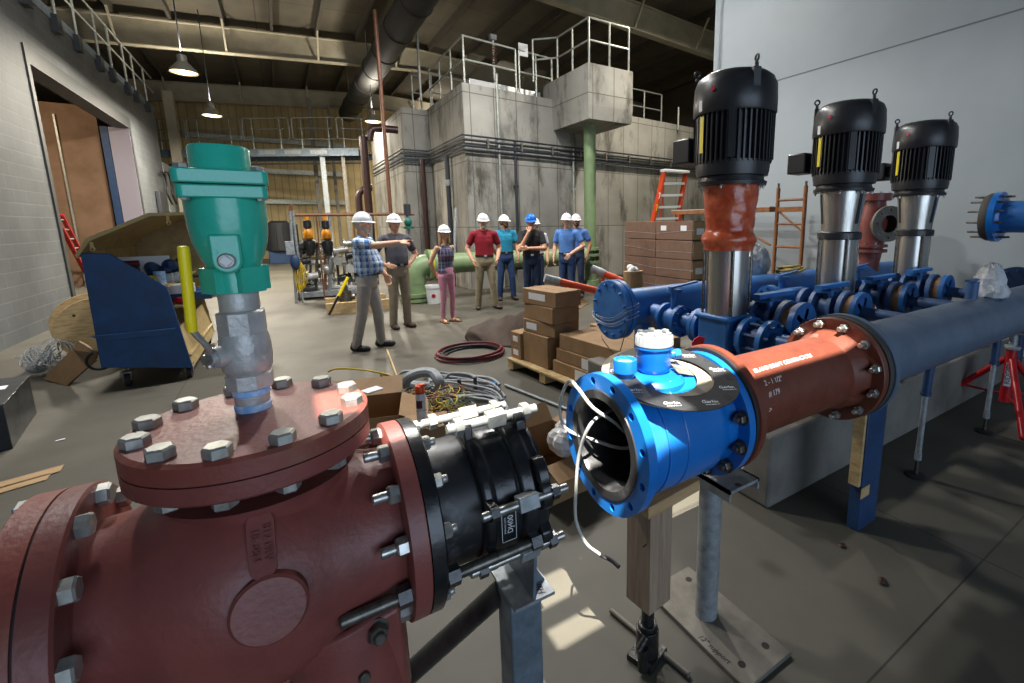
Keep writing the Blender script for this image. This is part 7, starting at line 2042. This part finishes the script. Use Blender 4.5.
M['plaid'] = banded('blue and white plaid', '3f78b4', [('X', 15, 0, 0.45, 'c9d6e4', 0.7), ('Z', 13, 0.2, 0.4, 'd4dde6', 0.45), ('X', 15, 0.6, 0.2, '17365f', 0.7), ('Z', 13, 0.7, 0.16, '17365f', 0.55), ('X', 30, 0.1, 0.2, 'eef2f5', 0.5)])
M['print_top'] = banded('navy patterned top', '2d3a58', [('Z', 9, 0.1, 0.3, '6f7590', 0.6), ('X', 26, 0.0, 0.35, '8a6f80', 0.45), ('Z', 17, 0.4, 0.25, '1c2238', 0.8), ('X', 13, 0.4, 0.2, 'a9aec2', 0.4), ('Z', 4, 0.72, 0.12, '9a4a55', 0.6)])

def cap(mb, a, b, ra, rb=None, n=14):
    a = V(a); b = V(b); rb = ra if rb is None else rb
    mb.sphere(a, ra, n, 8); mb.sphere(b, rb, n, 8)
    if (b-a).length > 1e-5: mb.cyl(a, b, ra, rb, n)
    return mb
def fuse(mb, name, m, parent, voxel, smooth=2):
    """one continuous skin over overlapping volumes"""
    o = mb.build(name, m, parent, local=True, sharp=None)
    r = o.modifiers.new('fuse', 'REMESH'); r.mode = 'VOXEL'; r.voxel_size = voxel; r.use_smooth_shade = True
    if smooth:
        s = o.modifiers.new('soften', 'SMOOTH'); s.factor = 0.5; s.iterations = smooth
    return o
def hand(mb, wrist, d, pn, curl, right, s=1.0, point=False):
    """palm, four unequal fingers and a thumb; d runs to the fingertips, pn is the palm side"""
    wrist = V(wrist); d = V(d).normalized(); pn = V(pn); pn = (pn-d*pn.dot(d)).normalized()
    side = d.cross(pn)
    if not right: side = -side            # side runs to the thumb
    k0 = wrist+d*0.085*s
    for i, (off, ln) in enumerate(((0.030, 0.92), (0.010, 1.0), (-0.011, 0.94), (-0.031, 0.76))):
        base = k0+side*off*s
        cap(mb, wrist+side*off*0.45*s+d*0.012, base, 0.0155*s, 0.0125*s, 10)
        c = curl
        if point: c = 0.05 if i == 0 else 1.15
        p = base; ang_ = c*0.5; axis = d.cross(pn)
        for seg, rr in ((0.043, 0.0092), (0.027, 0.0084), (0.021, 0.0076)):
            dv = d*math.cos(ang_)+pn*math.sin(ang_)
            q = p+dv*seg*ln*s
            cap(mb, p, q, rr*s, (rr-0.0008)*s, 8)
            p = q; ang_ += c*0.8
    tb = wrist+side*0.026*s+d*0.025*s+pn*0.006
    t1 = tb+(d*0.6+side*0.75+pn*0.35).normalized()*0.042*s
    t2 = t1+(d*0.85+side*0.3+pn*0.4).normalized()*0.032*s
    cap(mb, tb, t1, 0.0135*s, 0.0105*s, 10); cap(mb, t1, t2, 0.0105*s, 0.0085*s, 8)

def person(label, px, py, turn, height=1.78, top='polo', legs='khaki', hat='hat_white', skin='skin', hair='hair_grey', beard=None, glasses=False,
           arms=None, head=(0, 0), belly=0.0, girl=False, feet=((-0.11, 0.02, 8), (0.11, -0.02, -8)), shoe='boot', belt=True, sleeve=0.6, at=None, point=False, lean=0.0, group=None):
    g = at if at is not None else P(px, py, Z=0)
    c = V((-g.x, -g.y, 0)).normalized(); right_im = V((-c.y, c.x, 0))
    f = c*math.cos(math.radians(turn))+right_im*math.sin(math.radians(turn))
    rz = math.atan2(f.y, f.x)-PI/2
    t = thing('person', label, 'person', g, None, rz)
    k = height/1.78
    def S(p): return V(p)*k
    sh = 0.168 if girl else 0.195
    sz = 1.385 if girl else 1.425
    # --- body: head, neck, trunk, arms, hands, legs in one skin
    b = MB()
    H = V((0, 0.015+lean, 1.655))
    Rh = Matrix.Rotation(math.radians(head[0]), 3, 'Z') @ Matrix.Rotation(math.radians(head[1]), 3, 'X')
    def hp_(p): return (H+Rh @ V(p))*k
    def hs(p, r, n=16, m=12): b.sphere(hp_(p), tuple(q*k for q in r), n, m, R=Rh)
    hs((0, -0.012, 0.02), (0.076, 0.094, 0.095)); hs((0, 0.028, -0.045), (0.06, 0.064, 0.072)); hs((0, 0.058, -0.093), (0.031, 0.03, 0.026)); hs((0, 0.07, 0.022), (0.052, 0.026, 0.014))
    hs((0.036, 0.06, -0.03), (0.025, 0.028, 0.024)); hs((-0.036, 0.06, -0.03), (0.025, 0.028, 0.024))
    cap(b, hp_((0, 0.086, 0.008)), hp_((0, 0.106, -0.032)), 0.0095*k, 0.0145*k, 10); hs((0.011, 0.098, -0.036), (0.009, 0.011, 0.008), 8, 6); hs((-0.011, 0.098, -0.036), (0.009, 0.011, 0.008), 8, 6)
    for s in (-1, 1): hs((s*0.077, -0.008, -0.012), (0.011, 0.022, 0.033), 10, 8)
    hs((0, 0.088, -0.066), (0.024, 0.012, 0.011), 10, 8)
    cap(b, S((0, -0.02, 1.44)), hp_((0, -0.02, -0.05)), (0.05 if girl else 0.06)*k, (0.046 if girl else 0.056)*k)
    b.loft([(S((0, 0, 0.95)), S((0.12, 0, 0)), S((0, 0.085, 0))), (S((0, 0, 1.2)), S((0.12, 0, 0)), S((0, 0.085, 0))), (S((0, -0.01, 1.39)), S((0.11, 0, 0)), S((0, 0.06, 0))), (S((0, -0.01, 1.45)), S((0.05, 0, 0)), S((0, 0.045, 0)))], 16)
    arms = arms or {}
    jt = {}
    for s, nm in ((1, 'R'), (-1, 'L')):
        el, wr, hd_d, pnm, curl = arms.get(nm, ((s*0.25, -0.03, 1.15), (s*0.255, 0.06, 0.9), (0, 0.25, -1), (-s, 0.1, 0), 0.5))
        a0 = V((s*sh, -0.005, sz)); jt[nm] = (a0, V(el), V(wr))
        thin = 0.8 if girl else 1.0
        cap(b, S(a0), S(el), 0.056*k*thin, 0.046*k*thin); cap(b, S(el), S(wr), 0.047*k*thin, 0.031*k*thin)
        hand(b, S(wr), hd_d, pnm, curl, s > 0, k*(0.9 if girl else 1.03), point and nm == 'R')
        cap(b, S((s*0.05, 0, sz-0.02)), S(a0-V((0, 0, 0.01))), 0.04*k, 0.045*k*thin)
    lg = {}
    for (fx, fy, yaw), s in zip(feet, (-1, 1)):
        hip = V((s*0.088, 0, 0.9)); ank = V((fx, fy-0.03, 0.085)); kn = (hip+ank)/2+V((0, 0.03, 0.03)); lg[s] = (hip, kn, ank, yaw)
        cap(b, S(hip), S(kn), 0.07*k, 0.048*k); cap(b, S(kn), S(ank), 0.048*k, 0.035*k)
        d_ = V((math.sin(math.radians(-yaw)), math.cos(math.radians(yaw)), 0))
        cap(b, S(ank-V((0, 0, 0.045))), S(ank+d_*0.12-V((0, 0, 0.055))), 0.034*k, 0.026*k)
    fuse(b, 'body', M[skin], t, 0.0068, 2)
    # --- face
    for s in (-1, 1):
        e = MB(); e.sphere(hp_((s*0.029, 0.0795, 0.0)), (0.0135*k, 0.009*k, 0.007*k), 10, 8, R=Rh); ew = e.build('eye', M['eyewhite'], t, local=True)
        e = MB(); e.sphere(hp_((s*0.029, 0.0855, 0.0)), (0.0062*k, 0.005*k, 0.0062*k), 8, 6, R=Rh); e.build('pupil', M['eye'], ew, local=True)
    e = MB(); e.sphere(hp_((0, 0.0985, -0.067)), (0.021*k, 0.005*k, 0.0045*k), 12, 6, R=Rh); e.build('mouth', M['lip'], t, local=True)
    e = MB()
    for s in (-1, 1): cap(e, hp_((s*0.014, 0.09, 0.022)), hp_((s*0.046, 0.078, 0.023)), 0.0045*k, 0.003*k, 8)
    e.build('eyebrows', M[hair], t, local=True)
    hb = MB(); hb.sphere(hp_((0, -0.03, 0.0)), (0.083*k, 0.084*k, 0.088*k), 18, 12, R=Rh)
    if girl:
        for s in (-1, 1):
            cap(hb, hp_((s*0.062, -0.025, 0.0)), hp_((s*0.075, 0.0, -0.17)), 0.034*k, 0.03*k); cap(hb, hp_((s*0.045, -0.06, -0.02)), hp_((s*0.05, -0.055, -0.2)), 0.045*k, 0.035*k)
        cap(hb, hp_((0, -0.07, 0)), hp_((0, -0.065, -0.21)), 0.05*k, 0.04*k)
    else:
        for s in (-1, 1): cap(hb, hp_((s*0.072, 0.006, 0.02)), hp_((s*0.072, 0.0, -0.02)), 0.011*k, 0.009*k, 8)
    fuse(hb, 'hair', M[hair], t, 0.009, 1)
    if beard:
        bb = MB()
        bb.sphere(hp_((0, 0.066, -0.098)), (0.042*k, 0.036*k, 0.034*k), 14, 10, R=Rh)
        for s in (-1, 1): cap(bb, hp_((s*0.058, 0.02, -0.045)), hp_((s*0.038, 0.062, -0.085)), 0.014*k, 0.022*k, 10)
        cap(bb, hp_((-0.022, 0.094, -0.054)), hp_((0.022, 0.094, -0.054)), 0.008*k, 0.008*k, 8)
        fuse(bb, 'beard', M[beard], t, 0.007, 1)
    if glasses:
        gl = MB()
        for s in (-1, 1):
            gl.torus(hp_((s*0.031, 0.094, 0.0)), Rh @ V((0, 1, 0)), 0.018*k, 0.0022*k, 16, 6); cap(gl, hp_((s*0.049, 0.092, 0.005)), hp_((s*0.079, 0.0, 0.005)), 0.002*k, 0.002*k, 6)
        gl.build('glasses', M['eye'], t, local=True)
    # --- hard hat
    hm = MB(); n = 28
    rows = []
    for i in range(9):
        a = PI/2*i/8; rows.append((math.cos(a), math.sin(a)))
    vs = []
    for ca, sa in rows:
        for q in range(n):
            th_ = 2*PI*q/n
            rg = 1+0.035*max(0, math.cos(th_*2))*(sa > 0.3)
            vs.append(hp_((0.106*ca*math.cos(th_), -0.008+0.124*ca*math.sin(th_), 0.032+0.116*sa)))
    fs_ = [(i*n+q, i*n+(q+1) % n, (i+1)*n+(q+1) % n, (i+1)*n+q) for i in range(8) for q in range(n)]
    hm.add(vs, fs_)
    shell = hm.build('hard_hat', M[hat], t, local=True, sharp=60)
    br = MB(); vs = []
    for z, r0 in ((0.036, 0.0), (0.03, 0.0), (0.022, 0.016), (0.028, 0.016)):
        for q in range(n):
            th_ = 2*PI*q/n; fr_ = max(0, math.sin(th_))**2*0.035
            r_ = r0*(1.0 if r0 else 0)+(fr_ if r0 else 0)
            vs.append(hp_(((0.105+r_*0.8)*math.cos(th_), -0.008+(0.123+r_)*math.sin(th_), z-(fr_*0.35 if r0 else 0))))
    br.add(vs, [(i*n+q, ((i+1) % 4)*n+q, ((i+1) % 4)*n+(q+1) % n, i*n+(q+1) % n) for i in range(4) for q in range(n)])
    br.build('brim', M[hat], shell, local=True, sharp=60)
    rd = MB(); rd.tube([hp_((0, -0.008+0.125*math.cos(a), 0.034+0.118*math.sin(a))) for a in [PI*(0.08+0.84*i/12) for i in range(13)]], 0.008*k, 8); rd.build('ridge', M[hat], shell, local=True)
    # --- shirt
    s_ = MB()
    w = 0.86 if girl else 1.0
    by = belly
    hem = 0.93 if girl else 0.985
    rings = [(hem, 0.17*w, 0.122, 0.0), (1.05, 0.168*w+by*0.3, 0.122+by*0.7, by*0.55), (1.16, 0.168*w+by*0.3, 0.122+by*0.8, by*0.6), (1.29, 0.178*w, 0.125+by*0.3, by*0.2), (1.38, 0.172*w, 0.112, 0.0), (1.445, 0.13*w, 0.085, -0.008), (1.485, 0.072*w, 0.064, -0.012)]
    if girl: rings = [(0.93, 0.168, 0.125, 0), (1.02, 0.152, 0.115, 0.0), (1.12, 0.138, 0.105, 0.0), (1.25, 0.15, 0.13, 0.02), (1.33, 0.145, 0.12, 0.015), (1.40, 0.11, 0.08, 0), (1.43, 0.085, 0.062, -0.01)]
    s_.loft([(S((0, yo+lean*max(0, (z-1)/0.5), z)), S((hx, 0, 0)), S((0, hy, 0))) for z, hx, hy, yo in rings], 28)
    if not girl:
        for nm, s in (('R', 1), ('L', -1)):
            a0, el, wr = jt[nm]
            cap(s_, S((s*0.09, -0.005, sz-0.02)), S(a0-V((0, 0, 0.012))), 0.064*k, 0.061*k)
            cap(s_, S((s*0.035, -0.015, 1.475)), S(a0-V((0, 0, 0.0))), 0.045*k, 0.045*k)
            cap(s_, S(a0), S(a0.lerp(el, sleeve)), 0.062*k, 0.066*k)
    else:
        for s in (-1, 1): cap(s_, S((s*0.09, 0.04, 1.37)), S((s*0.095, -0.05, 1.4)), 0.024*k, 0.022*k)
    fuse(s_, 'shirt', M[top], t, 0.0105, 3)
    if not girl:
        cl = MB(); cl.tube([S((0.066*math.cos(a), -0.012+0.062*math.sin(a)+lean, 1.485+0.014*math.sin(-a))) for a in [2*PI*i/24 for i in range(24)]], 0.014*k, 8, closed=True); cl.build('collar', M[top], t, local=True)
    # --- trousers, belt, shoes
    q_ = MB()
    q_.loft([(S((0, 0, z)), S((hx*w, 0, 0)), S((0, hy, 0))) for z, hx, hy in ((1.035, 0.163, 0.118), (0.98, 0.17, 0.124), (0.9, 0.176, 0.128), (0.83, 0.155, 0.11))], 24)
    tw = 0.82 if girl else 1.0
    for s in (-1, 1):
        hip, kn, ank, yaw = lg[s]
        ank2 = ank+V((0, 0, 0.035 if girl else -0.01))
        cap(q_, S(hip-V((0, 0, 0.03))), S(kn), 0.094*k*(0.92 if girl else 1), 0.07*k*tw); cap(q_, S(kn), S(ank2), 0.07*k*tw, 0.06*k*(0.7 if girl else 1.0))
    fuse(q_, 'trousers', M[legs], t, 0.0105, 2)
    if belt:
        bl = MB(); vs = []; n = 32
        for z, g_ in ((1.005, 1.0), (1.04, 1.0), (1.04, 0.9), (1.005, 0.9)):
            for q in range(n):
                a = 2*PI*q/n; vs.append(S((0.176*g_*math.cos(a), (0.129+by*0.5)*g_*math.sin(a)+by*0.25, z)))
        bl.add(vs, [(i*n+q, i*n+(q+1) % n, ((i+1) % 4)*n+(q+1) % n, ((i+1) % 4)*n+q) for i in range(4) for q in range(n)])
        o_ = bl.build('belt', M['leather'], t, local=True)
        MB().box(S((0, 0.132+by*0.75, 1.022)), tuple(S((0.05, 0.01, 0.036)))).build('buckle', M['zinc'], o_, local=True)
    for s in (-1, 1):
        hip, kn, ank, yaw = lg[s]
        R2 = Matrix.Rotation(math.radians(yaw), 3, 'Z')
        sb_ = MB()
        if girl:
            sb_.box(S((ank.x, ank.y, 0.01))+R2 @ S((0, 0.06, 0)), tuple(S((0.085, 0.24, 0.02))), M=R2); sb_.torus(S((ank.x, ank.y, 0.05))+R2 @ S((0, 0.08, 0)), R2 @ V((0, 1, 0.3)), 0.036*k, 0.006*k, 16, 6)
            sb_.build('sandal', M['sandal'], t, local=True)
        else:
            for (a, c_, r0, r1) in (((0, -0.035, 0.05), (0, 0.0, 0.055), 0.048, 0.048), ((0, 0.0, 0.05), (0, 0.13, 0.038), 0.048, 0.042), ((0.012, 0.12, 0.038), (-0.012, 0.15, 0.034), 0.036, 0.034), ((0, -0.02, 0.06), (0, -0.02, 0.1), 0.046, 0.046)):
                cap(sb_, S((ank.x, ank.y, 0))+R2 @ S(a), S((ank.x, ank.y, 0))+R2 @ S(c_), r0*k, r1*k)
            for v in sb_.v: v.z = max(v.z, 0.003)
            fuse(sb_, 'shoe', M[shoe], t, 0.009, 1)
    return t, k

person('man in a blue plaid shirt and white hard hat pointing to the right', 373, 349, 68, 1.76, top='plaid', legs='khaki_grey', beard='beard_white', hair='beard_white', belly=0.07, shoe='boot_black', point=True, sleeve=0.68, head=(-8, 0),
       arms={'R': ((0.24, 0.24, 1.39), (0.13, 0.49, 1.42), (-0.15, 1, 0.02), (-0.6, 0.1, -0.6), 0.6), 'L': ((-0.3, -0.02, 1.17), (-0.28, 0.14, 0.97), (0.1, 0.4, -1), (1, 0.1, 0), 0.6)},
       feet=((-0.12, 0.1, 14), (0.1, -0.14, -6)))
person('man in a slate grey polo and khaki trousers with hands on hips', 402, 328, 28, 1.77, top='polo', legs='khaki', hair='hair_grey', beard=None, belly=0.02, head=(-12, 0),
       arms={'R': ((0.36, -0.07, 1.16), (0.21, 0.04, 1.03), (-0.6, 0.75, -0.25), (-0.5, -0.6, -0.1), 0.5), 'L': ((-0.36, -0.07, 1.16), (-0.21, 0.02, 1.03), (0.6, 0.6, -0.3), (0.5, -0.6, -0.1), 0.5)})
person('woman with blonde hair in a navy patterned top and pink trousers', 449, 322, 38, 1.60, top='print_top', legs='pink', hair='hair_blonde', girl=True, belt=False, head=(-28, -2), shoe='sandal',
       arms={'R': ((0.24, -0.12, 1.12), (0.1, -0.2, 0.93), (-0.8, -0.15, -0.5), (0, 1, 0), 0.5), 'L': ((-0.24, -0.12, 1.12), (-0.1, -0.21, 0.95), (0.8, -0.15, -0.5), (0, 1, 0), 0.5)}, feet=((-0.09, 0.03, 14), (0.08, -0.03, -16)))
person('man in a crimson shirt and khaki trousers with white hard hat', 487, 309, 8, 1.80, top='crimson', legs='khaki_olive', hair='beard_white', beard='beard_white', head=(-4, -6),
       arms={'R': ((0.3, -0.06, 1.16), (0.235, 0.07, 0.95), (-0.25, 0.45, -0.9), (-1, 0, 0), 0.5), 'L': ((-0.29, -0.06, 1.16), (-0.225, 0.07, 0.95), (0.25, 0.45, -0.9), (1, 0, 0), 0.5)}, feet=((-0.17, 0.04, 26), (0.15, -0.03, -12)))
person('man in a teal shirt and blue jeans beside the man in crimson', 507, 300, 12, 1.79, top='teal', legs='denim', hair='hair_brown', skin='skin_tan', beard='hair_brown', head=(30, 0),
       arms={'R': ((0.27, -0.13, 1.17), (0.16, -0.2, 0.98), (-0.8, -0.1, -0.6), (0, 1, 0), 0.5), 'L': ((-0.26, 0.0, 1.16), (-0.25, 0.13, 0.93), (0.05, 0.3, -1), (1, 0, 0), 0.8)}, feet=((-0.15, 0.03, 14), (0.14, -0.02, -10)))
person('man in a black polo and blue hard hat with a hand on his chin', 533, 306, 6, 1.79, top='black_knit', legs='denim_dark', hat='hat_blue', hair='hair_grey', skin='skin_tan', beard='hair_grey', head=(-12, -10), lean=0.01,
       arms={'R': ((0.235, 0.17, 1.13), (0.06, 0.2, 1.46), (-0.3, -0.35, 1), (-0.1, -1, -0.2), 1.0), 'L': ((-0.25, 0.1, 1.14), (0.08, 0.22, 1.15), (1, 0.1, 0.0), (0, -1, 0), 0.5)})
person('man in a mid blue shirt looking left beside the man in black', 568, 304, -22, 1.80, top='blue_shirt', legs='denim', hair='beard_white', skin='skin', head=(22, 0),
       arms={'R': ((0.26, 0.0, 1.15), (0.24, 0.12, 0.93), (-0.1, 0.3, -1), (-1, 0, 0), 0.6), 'L': ((-0.33, -0.02, 1.17), (-0.14, 0.17, 1.02), (0.6, 0.5, -0.7), (0.3, -0.9, 0), 0.6)})
person('man in a blue work shirt half hidden by the green column', 577, 297, -14, 1.80, top='blue_shirt2', legs='denim_dark', hair='hair_brown', skin='skin_tan', beard='hair_brown', head=(24, 0),
       arms={'L': ((-0.29, -0.05, 1.16), (-0.24, 0.0, 0.93), (0, 0.2, -1), (1, 0, 0), 0.6)})
person('person in a white shirt almost hidden behind the man in black', 537, 300, 0, 1.72, top='white_cotton', legs='denim_dark', hair='hair_grey')

# ------------------------------------------------------------------ light
for x, y in ((-1.2, 6.4), (1.6, 7.2), (4.2, 7.4)):  # unseen lamps added to brighten the middle of the hall
    lamp('added unseen high bay lamp above the hall', x, y, 7.0, power=340, tint=(1.0, 0.98, 0.96), up=0.12)
lamp('added unseen high bay lamp above the carton stack', 9.0, 8.7, 7.3, power=420, up=0.4)  # unseen lamp added to lift the dark right part of the tank
lamp('added high bay lamp hidden behind the concrete tank, nearer one', 8.8, 20.5, 6.6, power=420, up=0.12)  # added out of sight to brighten the rear wall and roof
lamp('added high bay lamp hidden behind the concrete tank, rear one', 7.6, 25.2, 6.2, power=450, up=0.15)  # second hidden lamp added for the rear wall
w = bpy.data.worlds.new('sky'); SC.world = w; w.use_nodes = True
nt = w.node_tree; bg = nt.nodes['Background']
bg.inputs['Color'].default_value = (0.62, 0.78, 1.0, 1); bg.inputs['Strength'].default_value = 3.2
sl = bpy.data.lights.new('sun', 'SUN'); sl.energy = 24; sl.angle = math.radians(0.2); sl.color = (1, 0.94, 0.84)
so = bpy.data.objects.new('sun', sl); COL.objects.link(so)
so.rotation_euler = (-SUN).to_track_quat('Z', 'Y').to_euler()
so.location = (0, 0, 20)
# daylight through the added opening behind the photographer
pl_l = bpy.data.lights.new('daylight portal', 'AREA'); pl_l.shape = 'RECTANGLE'; pl_l.size = 7.6; pl_l.size_y = 4.3
pl_l.cycles.is_portal = True
po = bpy.data.objects.new('daylight_portal', pl_l); COL.objects.link(po); po.location = (0.8, -6.0, 2.15)
po.rotation_euler = (PI/2, 0, 0)
# doorway room lamp
dl = bpy.data.lights.new('side room lamp', 'POINT'); dl.energy = 230; dl.color = (1, 0.78, 0.55); dl.shadow_soft_size = 0.2
do = bpy.data.objects.new('side_room_lamp', dl); COL.objects.link(do); do.location = (-5.6, 15.5, 4.6)

SC.view_settings.view_transform = 'Standard'
SC.view_settings.look = 'None'
SC.view_settings.gamma = 1
SC.view_settings.use_curve_mapping = False
SC.view_settings.exposure = 0.0
SC.cycles.use_denoising = True
SC.cycles.max_bounces = 8
SC.cycles.diffuse_bounces = 5
SC.cycles.sample_clamp_indirect = 6
SC.cycles.caustics_reflective = False
SC.cycles.caustics_refractive = False
